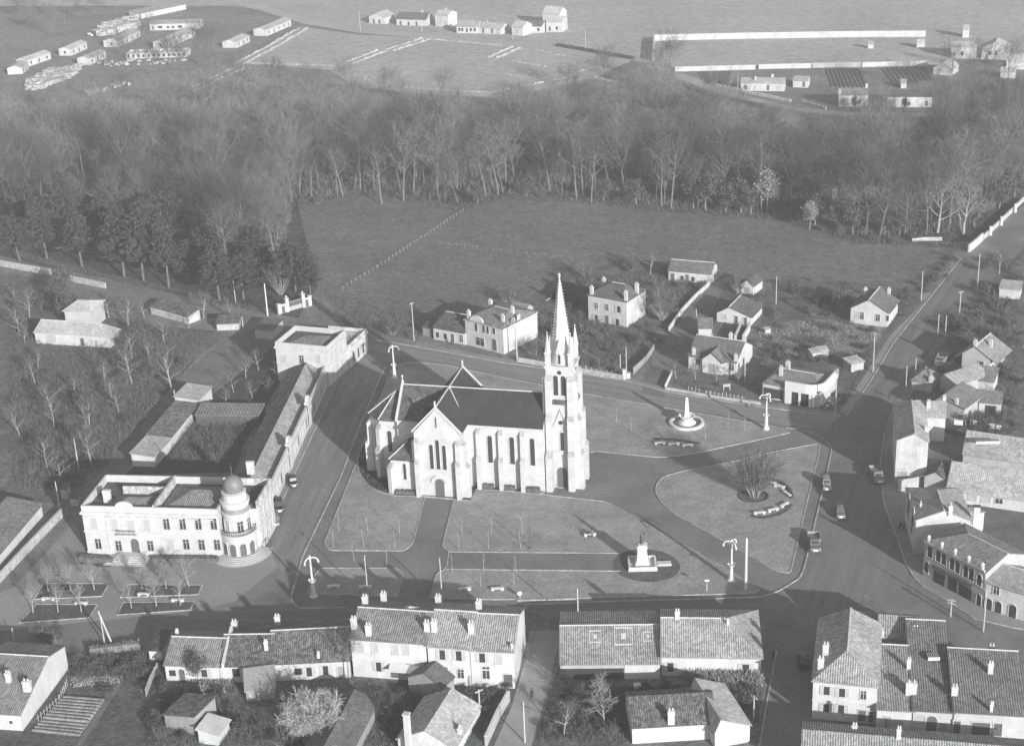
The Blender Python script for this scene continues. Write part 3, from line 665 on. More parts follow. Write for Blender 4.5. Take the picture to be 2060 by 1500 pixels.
slabs('transept_roof', SLATE, [[(4.5, -10.1, ze-.2), (4.5, -5.0, ze-.2), (-.45, 0, zr+.02), (-.45, -10.1, zr+.02)], [(-5.4, -5.0, ze-.2), (-5.4, -10.1, ze-.2), (-.45, -10.1, zr+.02), (-.45, 0, zr+.02)],
   [(4.5, 5.0, ze-.2), (4.5, 10.1, ze-.2), (-.45, 10.1, zr+.02), (-.45, 0, zr+.02)], [(-5.4, 10.1, ze-.2), (-5.4, 5.0, ze-.2), (-.45, 0, zr+.02), (-.45, 10.1, zr+.02)]])
b = MB()
for p, q in (((-9.8, 0, zr+.08), (19.5, 0, zr+.08)), ((-.45, -10.3, zr+.1), (-.45, 10.3, zr+.1)), ((-.45, 0, zr+.05), (4.0, -5.2, ze)), ((-.45, 0, zr+.05), (4.0, 5.2, ze)), ((-.45, 0, zr+.05), (-4.9, -5.2, ze))): b.tube(p, q, .15, .15, 5)
b.build('ridge_flashing', TRIM, CH)
b = MB()
for y0, y1 in ((-10.55, -10.1), (10.1, 10.55)):
    b = MB()
    for x0, x1 in ((-5.5, -.45), (4.6, -.45)): b.prism([(x0, y0), (x1, y0), (x1, y1), (x0, y1)], [ze-.35, zr-.1, zr-.1, ze-.35], [ze+.1, zr+.4, zr+.4, ze+.1])
    b.box(-.6, -.3, (y0+y1)/2-.12, (y0+y1)/2+.12, zr+.2, zr+1.5); b.build('gable_coping', TRIM, CH)
b = MB()
for s_ in (-1, 1): b.prism([(-10.35, 5.6*s_), (-9.9, 5.6*s_), (-9.9, 0), (-10.35, 0)], [ze-.5, ze-.5, zr-.1, zr-.1], [ze+.1, ze+.1, zr+.45, zr+.45])
b.lathe([(.25, zr+.3), (.3, zr+.8), (.12, zr+1.0), (.1, zr+1.6), (.3, zr+1.8), (0, zr+2.1)], (-10.1, 0), 8)
b.build('gable_coping', TRIM, CH)
ap = [(-10.2, -4.3), (-14.2, -4.2), (-17.0, -1.6), (-17.0, 1.6), (-14.2, 4.2), (-10.2, 4.3)]
b = MB(); b.prism(ap, 0, 13.0); b.build('apse_wall', ASHLAR, CH)
pk = (-11.6, 0, 17.6); b = MB()
app = [(-10.2, -4.6), (-14.35, -4.5), (-17.3, -1.75), (-17.3, 1.75), (-14.35, 4.5), (-10.2, 4.6)]
for p, q in zip(app[:-1], app[1:]): b.slab([(p[0], p[1], 12.95), (q[0], q[1], 12.95), pk], .15)
b.slab([(-10.2, -4.6, 12.96), pk, (-10.2, 0, 17.5)], .12); b.slab([(-10.2, 4.6, 12.96), (-10.2, 0, 17.5), pk], .12)
ao = b.build('apse_roof', SLATEL, CH)
b = MB()
for p in app[1:5]: b.tube(pk, (p[0], p[1], 13.05), .13, .13, 5)
b.build('hip_flashing', TRIM, ao)
WEATH = surf('lichened_weathering', .38, .3, 1)
def buttress(x, y, ang, w_, steps, nm='buttress'):
    """stepped buttress standing at a wall point, pointing along ang; steps = (projection, top height)"""
    b = MB(); ca, sa = math.cos(ang), math.sin(ang); z0 = 0
    for k, (pr, zt) in enumerate(steps):
        nx = steps[k+1][0] if k+1 < len(steps) else 0
        def pt(u, v): return (x+u*ca-v*sa, y+u*sa+v*ca)
        b.prism([pt(-.1, -w_/2), pt(pr, -w_/2), pt(pr, w_/2), pt(-.1, w_/2)], z0, zt)
        z0 = zt
    o = b.build(nm, ASHLAR, CH); z0 = 0
    for k, (pr, zt) in enumerate(steps):
        wb_ = MB(); nx = steps[k+1][0] if k+1 < len(steps) else 0
        wb_.prism([pt(nx, -w_/2+.003), pt(pr+.06, -w_/2-.06), pt(pr+.06, w_/2+.06), pt(nx, w_/2-.003)], [zt+.001]*4, [zt+.95, zt+.06, zt+.06, zt+.95])
        wb_.build('weathering', WEATH, o)
    return o
for x in (6.5, 11.0, 15.4): 
    for s_ in (-1, 1): buttress(x, 5.15*s_, s_*math.pi/2, .8, [(1.35, 6.3), (.75, 12.0)])
for x in (-4.6, 3.7): 
    buttress(x, -10.4, -math.pi/2, .85, [(1.2, 7.4), (.7, 11.6)]); buttress(x, 10.4, math.pi/2, .85, [(1.2, 7.4), (.7, 11.6)])
buttress(4.2, -9.7, 0, 1.0, [(1.5, 6.6), (.8, 11.4)]); buttress(-5.1, -9.7, math.pi, 1.0, [(1.2, 7.0), (.7, 11.4)])
for x, y, a in ((-14.2, -4.2, -110), (-17.0, -1.6, -160), (-17, 1.6, 160)): buttress(x, y, R(a), .9, [(1.4, 6.5), (.8, 11.0)])
for x in (8.75, 13.2, 17.3):
    for s_ in (-1, 1): opening(CH, (x, 5.15*s_, 5.6), 0 if s_ < 0 else math.pi, .95, 5.4, 'a')
for x, h_ in ((-1.75, 4.9), (-.45, 6.0), (.85, 4.9)): opening(CH, (x, -10.4, 6.0), 0, .75, h_, 'a')
opening(CH, (-.45, -10.4, 15.0), 0, .3, 2.0, 'a'); opening(CH, (-.45, -10.4, .05), 0, 1.9, 2.9, 'p')
b = MB(); n = 12
for q in range(n):
    a0, a1 = math.pi*q/n, math.pi*(q+1)/n; i = len(b.v)
    for yy in (-10.65, -10.38): b.v += [(-.45+rr*math.cos(a), yy, 3.0+rr*math.sin(a)) for rr, a in ((1.25, a0), (1.7, a0), (1.7, a1), (1.25, a1))]
    b.f += [(i,i+1,i+2,i+3), (i+7,i+6,i+5,i+4), (i,i+4,i+5,i+1), (i+1,i+5,i+6,i+2), (i+2,i+6,i+7,i+3), (i+3,i+7,i+4,i)]
b.build('door_arch', TRIM, CH)
opening(CH, (-12.2, -4.26, 6.0), 0, .9, 4.2, 'a'); opening(CH, (-15.6, -2.9, 6.0), R(-45), .9, 4.2, 'a')
# sacristy
b = MB(); b.box(-10.4, -5.102, -10.0, -5.16, 0, 7.4); sa = b.build('sacristy_wall', ASHLAR, CH)
b = MB(); b.slab([(-10.7, -10.3, 7.3), (-5.1, -10.3, 7.3), (-5.1, -7.2, 10.0), (-7.6, -7.2, 10.0)], .12); b.slab([(-10.7, -5.16, 7.3), (-10.7, -10.3, 7.3), (-7.6, -7.2, 10.0), (-7.6, -5.16, 10.0)], .12); b.slab([(-7.6, -7.2, 10.0), (-5.1, -7.2, 10.0), (-5.1, -5.16, 10), (-7.6, -5.16, 10)], .12); b.build('sacristy_roof', SLATEL, CH)
b = MB(); b.tube((-10.7, -10.3, 7.4), (-7.6, -7.2, 10.1), .12, .12, 5); b.build('sacristy_flashing', TRIM, CH)
opening(CH, (-7.6, -10.0, 3.0), 0, .6, 3.2, 'a'); buttress(-10.2, -10.0, R(-110), .9, [(1.0, 5.6)])
# west-front tower
tx, ty = 22.65, -.3; hw_ = 2.7
b = MB(); b.box(tx-hw_, tx+hw_, ty-hw_, ty+hw_, 0, 25.6); b.box(tx-hw_-.25, tx+hw_+.25, ty-hw_-.25, ty+hw_+.25, 25.602, 26.1); tw = b.build('tower', ASHLAR, CH)
b = MB()
for z in (7.4, 19.2): b.box(tx-hw_-.22, tx+hw_+.22, ty-hw_-.22, ty+hw_+.22, z, z+.35)
b.build('tower_string_course', TRIM, CH)
for sx in (-1, 1):
    for sy in (-1, 1):
        big = (sx < 0 and sy < 0)
        buttress(tx+sx*(hw_-.55), ty+sy*hw_, sy*math.pi/2, 1.25, [(2.3 if big else 1.5, 7.6), (1.2, 15.0), (.7, 23.2)])
        buttress(tx+sx*hw_, ty+sy*(hw_-.55), 0 if sx > 0 else math.pi, 1.25, [(1.7, 7.6), (1.2, 15.0), (.7, 23.2)])
for rz_, dx, dy in ((0, 0, -hw_), (math.pi/2, hw_, 0), (math.pi, 0, hw_), (-math.pi/2, -hw_, 0)):
    for u in (-.75, .75):
        opening(CH, (tx+dx+u*math.cos(rz_), ty+dy+u*math.sin(rz_), 20.0), rz_, .95, 3.7, 'a')
    lv = MB(); lv.lathe([(0, -.06), (.42, -.06), (.42, .05), (0, .05)], (0, 0), 12); lv.v = [(x, z, y) for x, y, z in lv.v]; lv.build('roundel', PANE, CH, loc=(tx+dx, ty+dy, 24.75)).rotation_euler.z = rz_
    sl_ = MB(); sl_.prism([(-1.6, -.5), (1.6, -.5), (1.6, .1), (-1.6, .1)], [18.2]*4, [18.22, 18.22, 19.6, 19.6]); sl_.build('weathering', SLATEL, CH, loc=(tx+dx, ty+dy, 0)).rotation_euler.z = rz_
opening(CH, (tx+.2, ty-hw_, 8.2), 0, .75, 3.6, 'a'); opening(CH, (tx+hw_, ty, 8.2), math.pi/2, .75, 3.6, 'a')
opening(CH, (tx, ty-hw_, .1), 0, 2.1, 3.4, 'p')
b = MB(); b.prism([(tx-2.0, ty-hw_-.22), (tx+2.0, ty-hw_-.22), (tx+2.0, ty-hw_-.002), (tx-2.0, ty-hw_-.002)], 12.3, 12.5)
for s_ in (-1, 1):
    x0, x1 = tx+s_*1.9, tx
    b.v += [(x0, ty-hw_-.25, 12.2), (x0+s_*-.25, ty-hw_-.25, 12.2), (x1-s_*-.12, ty-hw_-.25, 16.6), (x1, ty-hw_-.25, 17.1), (x0, ty-hw_+.02, 12.2), (x0+s_*-.25, ty-hw_+.02, 12.2), (x1-s_*-.12, ty-hw_+.02, 16.6), (x1, ty-hw_+.02, 17.1)]
    i = len(b.v)-8; b.f += [(i,i+1,i+2,i+3), (i+7,i+6,i+5,i+4), (i,i+4,i+5,i+1), (i+1,i+5,i+6,i+2), (i+2,i+6,i+7,i+3), (i+3,i+7,i+4,i)]
b.build('gablet', TRIM, CH)
rd = MB(); rd.lathe([(0, -.1), (.42, -.1), (.42, .05), (0, .05)], (0, 0), 12); rd.v = [(x, z, y) for x, y, z in rd.v]; rd.build('roundel', PANE, CH, loc=(tx, ty-hw_, 14.2))
# spire: eight faces, crockets on the ribs
b = MB(); zs0, zs1, rs = 26.1, 43.2, 2.25
ring = [(tx+rs*math.cos(R(22.5+45*k)), ty+rs*math.sin(R(22.5+45*k)), zs0) for k in range(8)]
tip = [(tx+.1*math.cos(R(22.5+45*k)), ty+.1*math.sin(R(22.5+45*k)), zs1) for k in range(8)]
b.v = ring+tip; b.f = [tuple(range(7, -1, -1)), tuple(range(8, 16))]+[(k, (k+1) % 8, 8+(k+1) % 8, 8+k) for k in range(8)]
b.lathe([(.1, zs1), (.28, zs1+.15), (.08, zs1+.4), (.05, zs1+.9), (0, zs1+.95)], (tx, ty), 8); b.box(tx-.3, tx+.3, ty-.05, ty+.05, zs1+.55, zs1+.68)
sp = b.build('spire', stone('spire_stone', .74, .7, .42, .72, .15), CH)
b = MB()
for k in range(8):
    for q in range(1, 26):
        f_ = q/27; r_ = rs*(1-f_)+.1*f_; a = R(22.5+45*k); z = zs0+(zs1-zs0)*f_
        x, y = tx+(r_+.12)*math.cos(a), ty+(r_+.12)*math.sin(a); s_ = .17-.07*f_
        i = len(b.v); b.v += [(x-s_, y, z), (x+s_, y, z), (x, y-s_, z), (x, y+s_, z), (x, y, z-s_), (x, y, z+s_*1.2)]
        b.f += [(i, i+2, i+5), (i+2, i+1, i+5), (i+1, i+3, i+5), (i+3, i, i+5), (i+2, i, i+4), (i+1, i+2, i+4), (i+3, i+1, i+4), (i, i+3, i+4)]
co = b.build('crockets', TRIM, sp); co['kind'] = 'stuff'
for sx in (-1, 1):
    for sy in (-1, 1):
        b = MB(); x, y = tx+sx*2.25, ty+sy*2.25
        b.obox((x, y), .95, .95, 26.1, 28.6); b.obox((x, y), 1.2, 1.2, 28.6, 28.85)
        b.lathe([(.62, 28.85), (.06, 32.6), (.16, 32.75), (0, 33.0)], (x, y), 8); b.build('pinnacle', ASHLAR, CH)
for a in range(4):
    b = MB(); ra = R(a*90-90); ca, sa_ = math.cos(ra), math.sin(ra)
    def pt(u, v): return (tx+u*ca-v*sa_, ty+u*sa_+v*ca)
    b.prism([pt(.9, -.6), pt(2.25, -.6), pt(2.25, .6), pt(.9, .6)], 26.1, 28.6)
    i = len(b.v); b.v += [(*pt(.7, -.7), 28.6), (*pt(2.35, -.7), 28.6), (*pt(2.35, .7), 28.6), (*pt(.7, .7), 28.6), (*pt(.7, 0), 31.2), (*pt(2.35, 0), 31.2)]
    b.f += [(i, i+1, i+5, i+4), (i+2, i+3, i+4, i+5), (i+1, i+2, i+5), (i+3, i, i+4), (i, i+3, i+2, i+1)]
    lu = b.build('lucarne', ASHLAR, CH); opening(CH, (*pt(2.25, 0), 26.4), ra+math.pi/2, .5, 1.7, 'a')

# ------------------------------------------------------------------ houses north of the square
h = house('post_office', 'two-storey stone building with a pediment over its cornice and an arched dark door', (938, 692.8), (1014, 713), ('d', 1049, 669.5, 0), ('A', 641), 'gx', 1.9, .3, il=4, ir=3.5, wall=CREAM, tile=T_MID, band=[3.6], cat='building',
  ops=[('f',958,659,.9,1.7,'a'),('f',973,662,.8,1.7,'a'),('f',981,664,.8,1.7,'a'),('f',993.5,665,.9,1.7,'a'),('f',966,687,2.6,2.0,'w'),('f',994.5,694,1.5,2.3,'p'),('r',1032,648,.9,1.6,'w'),('r',1043,640,.9,1.6,'c')],
  chim=[(943.6,640,1.9,.55),(971.6,612,1.6,.6),(1031,629,1.4,.55),(1012,646,1.5,.55)])
b = MB(); b.lathe([(0,-.2),(2.1,-.2),(2.1,.25),(0,.25)],(0,0),16,0,math.pi); xx = h.local(G(973,638,7))[0]; b.v = [(x+xx, z, y*.75+h.hw-.05) for x, y, z in b.v]; b.box(xx-2.2, xx+2.2, -.25, .2, h.hw-.3, h.hw-.05); b.build('pediment', TRIM, h.root)
cb = MB(); cb.box(-.25, h.L+.25, -.3, -.002, h.hw-.35, h.hw-.1); cb.box(h.L+.002, h.L+.3, -.002, h.D, h.hw-.35, h.hw-.1); cb.build('cornice', TRIM, h.root)
house('cottage', 'low pale cottage with a steep dark roof joined to the pedimented building', (872.8, 682), (936.5, 694), 7.5, ('A', 657), 'gx', 2.9, .25, il=1.5, wall=CREAM, tile=T_DARK, ops=[('f',880,673,1.0,1.4,'s'),('f',895.5,676,1.0,1.5,'s'),('f',910.7,683,1.0,2.3,'d'),('f',928,681,1.0,1.9,'w')])
house('shed', 'small dark lean-to shed left of the low steep-roofed cottage', (851, 674), (869, 678), 4, 2.4, 'shed', hb=3.2, wall=WOODB, tile=T_DARK, det=0, cat='shed')
house('outbuilding', 'low tiled outbuilding behind the pedimented building', (1026, 640), (1056, 646), 4, 2.6, 'gx', 1.3, .2, wall=GREYW, tile=T_MID, det=0, cat='outbuilding')
house('villa', 'tall two-storey villa with a dark hipped slate roof and four chimneys', (1184, 644), (1261, 659), ('d', 1289.5, 632, 0), ('B', 606), 'gx', 2.3, .3, il=4.2, ir=3.2, wall=CREAM, tile=T_SMOOTH, band=[3.4], cat='villa',
  ops=[('f',1199.6,616,1.0,1.8,'w'),('f',1221,619,1.0,1.9,'w'),('f',1245,623,1.0,1.9,'s'),('f',1199.6,641,1.0,1.8,'s'),('f',1221,646,1.1,2.2,'d'),('f',1242,648,1.0,1.8,'s')],
  chim=[(1189,592,1.9,.55),(1210,571,1.6,.55),(1281,585,2.3,.6),(1258.6,604,2.2,.55)])
house('barn', 'long low white barn with a plain roof beside the pasture', (1345, 564), (1430.4, 571.5), 6.5, ('A', 542), 'gx', 1.7, .5, wall=WHITE, tile=T_SMOOTH, cat='barn', ops=[('f',1353,557,1.1,2.1,'d'),('f',1372,559,.9,1.3,'s'),('f',1382,559,1.0,1.9,'d'),('f',1394,561,.9,1.2,'s'),('r',1437,556,1.6,1.8,'d')])
house('small_house', 'small white house with an off-centre gable and mossy roof above the tiny shed', (1442, 647), (1510, 656), 9, ('A', 629), 'gy', 1.9, .45, ry=.36, wall=WHITE, tile=T_SMOOTH, ops=[('f',1458,637,1.0,1.2,'c'),('f',1481,643,.9,2.0,'d'),('f',1499.5,646,.8,1.9,'d')])
house('small_house', 'tiny white house with a dark roof under the trees at the pasture edge', (1491, 590), (1515, 594), 6, 2.6, 'gy', 1.4, .3, wall=WHITE, tile=T_DARK, det=0, ops=[('f',1503,584,1.4,1.6,'g')])
house('garden_shed', 'little pale tiled shed behind the bungalow with the porch gable', (1405, 680), (1432, 680), 7, 2.6, 'gx', 1.3, .3, wall=CREAM, tile=T_MID, det=0, cat='shed', ops=[('f',1437,671,.6,.8,'g')])
bg_ = house('bungalow', 'white bungalow with a central porch gable and four chimneys', (1385, 741), (1481, 756), ('d', 1514, 722, 0), ('A', 713), 'gx', 2.9, .45, wall=WHITE, tile=T_SMOOTH,
  ops=[('f',1404,728,1.1,1.5,'s'),('f',1471.6,738,1.1,1.6,'w'),('r',1499,727,.9,1.3,'c')], chim=[(1395.6,692,1.3,.5),(1470,688,1.4,.5),(1506.6,694,1.2,.5),(1494,706,1.3,.5)])
xg = bg_.local(Gxy(1435,749))[0]
b = MB(); b.v = [(xg-2.4,-.9,0),(xg+2.4,-.9,0),(xg+2.4,-.9,bg_.hw-.1),(xg,-.9,bg_.hw+1.75),(xg-2.4,-.9,bg_.hw-.1)]; b.v += [(x,.2,z) for x,y,z in b.v]; b.f = [(0,1,2,3,4),(9,8,7,6,5)]+[(k,(k+1)%5,5+(k+1)%5,5+k) for k in range(5)]; b.build('porch', WHITE, bg_.root)
b = MB()
for s_ in (-1,1): b.slab([(xg+s_*2.9,-1.3,bg_.hw-.4),(xg,-1.3,bg_.hw+1.95),(xg,4.2,bg_.hw+1.95),(xg+s_*2.9,.4,bg_.hw-.4)],.14)
b.build('porch_roof', T_SMOOTH, bg_.root); opening(bg_.root,(xg,-.9,.1),0,1.5,2.4,'g')
for q in ((1478,690,1490,664),(1494,690,1508,666)):
    wallrun('garden_wall', 'short white screen wall running back behind the bungalow, '+('nearer the tiny shed' if q[0] < 1480 else 'the one farther from the tiny shed'), [q[:2], q[2:]], 1.9, .3, WHITE)
# corner cafe with rounded parapet
cf = house('cafe', 'corner building with a rounded white parapet and tall shop windows', (1534, 800), (1648, 820), 11, 3.6, 'gx', 1.7, .2, il=2.5, ir=3, wall=CREAM, tile=T_MID, cat='cafe', chim=[(1571,755,2.0,.5),(1585,742,1.7,.6)],
  ops=[('f',1546,790,2.4,2.4,'b'),('f',1566,793,2.2,2.2,'b')])
x0 = cf.local(Gxy(1581,808))[0]; x1 = cf.L; rr = 3.0
arc = [(x0, -.9), (x1-rr, -.9)]+[(x1-rr+(rr+.6)*math.sin(R(a)), rr-.6-(rr+.3)*math.cos(R(a))+.0) for a in range(15, 91, 15)]+[(x1+.6, cf.D*.95)]
def band_(pts, z0, z1, th):
    b = MB(); P = [Vector((x, y, 0)) for x, y in pts]; n = len(P); In = []
    for i in range(n):
        d = (P[min(i+1, n-1)]-P[max(i-1, 0)]).normalized(); In.append(P[i]+Vector((-d.y, d.x, 0))*th)
    for i in range(n-1): b.prism([P[i], P[i+1], In[i+1], In[i]], z0, z1)
    return b
band_(arc, 3.4, 5.3, .4).build('parapet', WPAINT, cf.root); band_([(x, y) if i else (x, y) for i, (x, y) in enumerate(arc)], 3.1, 3.39, .7).build('shop_cornice', WPAINT, cf.root)
b = MB()
b.prism([(x0+.3, -.45), (x1-rr, -.45), (x1-.4, rr-1.0), (x1-.2, rr), (x1-.2, .2), (x0+.3, .2)], 0, 3.1)
b.build('shop_front', surf('shop_glass', .05, .3, .8, rough=.3), cf.root)
for x_, w_ in ((x0+.7, 1.4), (x0+3.3, .45), (x0+5.7, .45), (x0+7.8, .45)):
    if x_ < x1-1: b = MB(); b.box(x_-w_/2, x_+w_/2, -.8, -.46, 0, 3.1); b.build('pillar', WPAINT, cf.root)
for a in (30, 65): b = MB(); b.obox((x1-rr+(rr+.2)*math.sin(R(a)), rr-.5-(rr)*math.cos(R(a))), .45, .45, 0, 3.1, R(a)); b.build('pillar', WPAINT, cf.root)
house('gabled_house', 'white house with its gable towards the square beside the street, dark left roof slope', (1710.5, 649), (1784.5, 659), 9.5, ('A', 619), 'gy', 2.7, .5, ry=.48, wall=WHITE, tile=T_SMOOTH, ops=[('f',1725,634,.9,1.6,'c'),('f',1734,635,.9,1.8,'w'),('f',1766,639,1.0,1.7,'w'),('f',1786,640,.6,1.4,'w')], chim=[(1741,592,1.6,.5),(1794,583,1.2,.5)])
house('street_hut', 'low pale-walled hut behind the wall on the far side of the street', (2009, 599), (2050, 603), 5, 2.6, 'shed', hb=3.0, wall=CREAM, tile=T_PALE, det=0, cat='hut')
# east side of the street
h = house('porch_house', 'house with a wide overhanging gable and a dark door, three chimneys', (1934, 739), (1990, 751), 9, 3.6, 'gy', 2.2, 1.6, ry=.42, wall=CREAM, tile=T_MID, ops=[('f',1973.6,736,1.1,2.3,'d')], chim=[(1935,684,.9,.5),(1950,705,1.2,.5),(1993,697,1.4,.5)])
house('hipped_shed', 'small square shed with a pyramid roof and one chimney beside the street', (1833, 783), (1872, 790), 6, 2.4, 'gx', 2.2, .3, il=2.6, ir=2.6, wall=GREYW, tile=T_MID, det=0, cat='shed', chim=[(1872,776,1.0,.5)])
house('long_shed', 'lighter upper part of the long sheds beside the yard, plain sloping roof', (1890, 785), (1924, 800), 10, 3.0, 'gy', 1.2, .2, ry=.2, wall=GREYW, tile=T_PALE, det=0, cat='shed')
house('long_shed', 'darker lower part of the long sheds beside the yard, worn tile roof', (1878, 834), (1938, 850), 9.5, 3.2, 'gy', 1.4, .2, ry=.2, wall=GREYW, tile=T_MID, det=0, cat='shed', chim=[(1916,818,1.0,.4)])
house('wash_house', 'small yard building with a pale mono-pitch roof behind the laundry', (1955, 784), (1997, 790), 5, 2.6, 'shed', hb=3.8, wall=CREAM, tile=T_MID, det=0, cat='outbuilding')
house('yard_shed', 'low yard shed with a wide dark opening above the laundry line', (1968, 830), (2013, 834), 4.5, 2.5, 'shed', hb=3.2, wall=CREAM, tile=T_MID, det=0, cat='shed', ops=[('f',1992,824,2.2,1.9,'b')])
house('street_house', 'pale street house with an L-shaped tiled roof behind the slate-topped house', (1803, 884), (1899, 888), 6.5, 5.6, 'gx', 2.0, .3, il=3.5, wall=WHITE, tile=T_PALE, det=0, chim=[(1868,813,1.2,.5),(1912,818,1.1,.4)])
house('street_house', 'tall street house with a low gable end in shade and one dark roof slope', (1799, 972), (1862, 975), 15.5, ('A', 885), 'gy', 1.6, .25, ry=.56, wall=OLDW, tile=T_PALE, ops=[('l',1797,900,1.0,1.8,'c'),('l',1797,930,1.0,1.8,'c'),('f',1816,958,1.6,2.3,'g')], chim=[(1888,868,1.0,.5)])
wallrun('yard_wall', 'low yard wall with a gate frame below the tall shaded gable', [(1806, 988), (1834, 985), (1862, 978)], 2.4, .3, GREYW)
house('workshop', 'long workshop with a pale rough roof and a strip of skylights', (1936, 934), (2090, 957), ('d', 1939, 869, 5.6), 2.6, 'shed', hb=5.6, wall=GREYW, tile=T_PALE, det=0, cat='workshop')
house('warehouse', 'large warehouse with a broad pale tiled slope and a white windowed wall below', (1903, 1008), (2100, 1036), ('d', 1955, 936, 5.4), 2.6, 'shed', hb=5.4, wall=WHITE, tile=T_PALE, cat='warehouse', det=1, ops=[('f',1956,999,1.5,1.6,'c'),('f',1984,1003,1.5,1.6,'c'),('f',2010,1006,1.3,1.3,'w')])
house('lean_to', 'small dark gabled lean-to between the warehouse and the corner shop', (1858, 988), (1902, 996), 5, 3.4, 'gy', 1.3, .2, wall=GREYW, tile=T_DARK, det=0, cat='lean-to')
# corner shop row
h1 = house('corner_house', 'corner house with big first-floor arches and a mossy hipped roof', (1846, 1090), (1822, 1020), 3, 6, det=0) if False else None
P2 = Gxy(1843, 1046, 6.9); P1 = Gxy(1824, 982, 6.9)
def px_of(p): return proj((p.x, p.y, 0))
def rect_house(name, label, p0, p1, **k):
    return house(name, label, px_of(p0), px_of(p1), **k)
ax_ = (P2-P1).normalized(); 
rect_house('corner_house', 'corner house with two big arches and a hipped roof, pale lit back slope', P1, P2, depth=9.5, hw=7.0, roof='gx', rh=1.9, o=.3, il=4.5, ir=0, wall=CREAM, tile=T_PALE, ops=[('f',1828,1020,2.4,3.2,'a'),('f',1837,1045,2.2,3.0,'a'),('f',1834,1058,1.6,2.4,'b')], chim=[(1915,1040,1.4,.7),(1852,1018,.7,.3)])
sh = house('shop_row', 'shop building with arched upper windows and dark shop fronts along the street', (1856, 1157), (1977, 1222), 10, 6.9, 'gx', 1.9, .35, il=5, wall=GREYW, tile=T_MID, band=[3.5], cat='shop',
  ops=[('f',1871,1111,1.2,1.9,'a'),('f',1888,1120,1.1,1.8,'a'),('f',1899,1126,1.1,1.8,'a'),('f',1916,1136,1.1,1.8,'a'),('f',1926,1142,1.1,1.8,'a'),('f',1943,1151,1.1,1.8,'a'),('f',1954,1157,1.1,1.8,'a'),('f',1970,1168,1.0,1.6,'a'),
       ('f',1864,1142,1.0,1.7,'a'),('f',1889,1163,2.6,2.3,'b'),('f',1916,1177,2.0,2.6,'b'),('f',1941,1192,2.8,2.3,'b'),('f',1969,1209,1.0,1.7,'a')])
b = MB()
for px_, w_ in ((1889,3.0),(1916,2.4),(1941,3.2)):
    x = sh.local(Gxy(px_, 1157+(px_-1856)*.537))[0]; b.box(x-w_/2, x+w_/2, -.35, -.09, 2.75, 3.25)
b.build('shop_sign_board', surf('sign_paint', .12, .2, 1), sh.root)
b = MB(); b.box(0, sh.L, -.3, -.002, 6.55, 6.8); b.box(0, sh.L, -.36, -.1, 6.9, 7.3); b.build('parapet', TRIM, sh.root)
for k in range(5):
    x = 1.0+k*(sh.L-1.6)/4; b = MB(); b.obox((x, -.22), .45, .45, 7.3, 7.8); b.lathe([(.1,7.8),(.32,8.05),(.32,8.3),(.1,8.55),(0,8.6)],(x,-.22),8); b.build('globe_finial', WPAINT, sh.root)
wk = thing('chimney_stack', 'tall white flat chimney stack behind the shop row', 'chimney', tuple(Gxy(1958,1110)), R(-8)); b = MB(); b.box(-.55,.55,-.35,.35,0,9.2); b.build('shaft', WHITE, wk); b = MB(); b.box(-.62,.62,-.42,.42,9.2,9.4); b.build('cap', METAL, wk)
house('back_wing', 'white rear wing with a pale sloping roof between the corner house and the tall stack', (1922, 1084), (1948, 1092), 6, 3.8, 'gx', 1.0, .2, wall=CREAM, tile=T_PALE, det=0, cat='house wing')
house('white_house', 'white house with small arched ground-floor windows at the end of the shop row', (1979, 1223), (2075, 1254), 8, ('A', 1169), 'gx', 1.8, .3, wall=WHITE, tile=T_PALE, ops=[('f',2004.5,1187,1.0,1.5,'w'),('f',1988,1224,1.2,1.6,'a'),('f',2007,1230,1.2,1.6,'a'),('f',2036,1238,1.3,1.8,'a')])

# ------------------------------------------------------------------ houses in the lower right
h = house('corner_block', 'white two-storey corner house with a hipped speckled roof, its long dark slope to the lane', (1633, 1444), (1761, 1457), 17.5, ('A', 1367), 'gy', 2.3, .3, il=5.5, ry=.5, wall=WHITE, tile=T_LIGHT, band=[3.3], det=1,
  ops=[('f',1663,1388,.9,1.5,'s'),('f',1694,1392,.9,1.5,'s'),('f',1737,1397,.8,1.5,'w'),('f',1662,1423,.9,1.5,'s'),('f',1692,1425,.9,1.5,'s'),('f',1734,1437,1.1,2.0,'d'),('f',1752,1440,.8,1.9,'d')], chim=[(1660.7,1317,2.0,.6),(1651,1343,1.8,.6)])
house('back_range', 'speckled roof range joining the hipped corner house at right angles, dark shadow by its chimney', (1765, 1336), (1845, 1342), 7.5, 5.0, 'gx', 2.0, .2, wall=WHITE, tile=T_LIGHT, det=0, cat='house wing', chim=[(1750,1276,1.1,.7),(1841,1274,1.4,.6)])
house('row_house', 'low house with a long speckled roof slope and one big chimney, second from the lane', (1762, 1466), (1835, 1470), 16, ('A', 1425), 'gx', 2.6, .3, ry=.85, wall=WHITE, tile=T_LIGHT, ops=[('f',1801,1453,2.0,1.2,'c'),('f',1785,1452,.9,2.0,'g')], chim=[(1838,1396,2.2,.7,1.6),(1835,1345,1.8,.4)])
house('row_house', 'row house with the longest roof slope and a small skylight, third from the lane', (1835, 1471), (1916, 1476), 22, ('A', 1427), 'gx', 3.4, .3, ry=.9, wall=CREAM, tile=T_MID, ops=[('f',1849,1448,1.6,1.9,'c'),('f',1874,1456,1.5,1.9,'p'),('f',1898,1450,1.1,1.6,'g')])
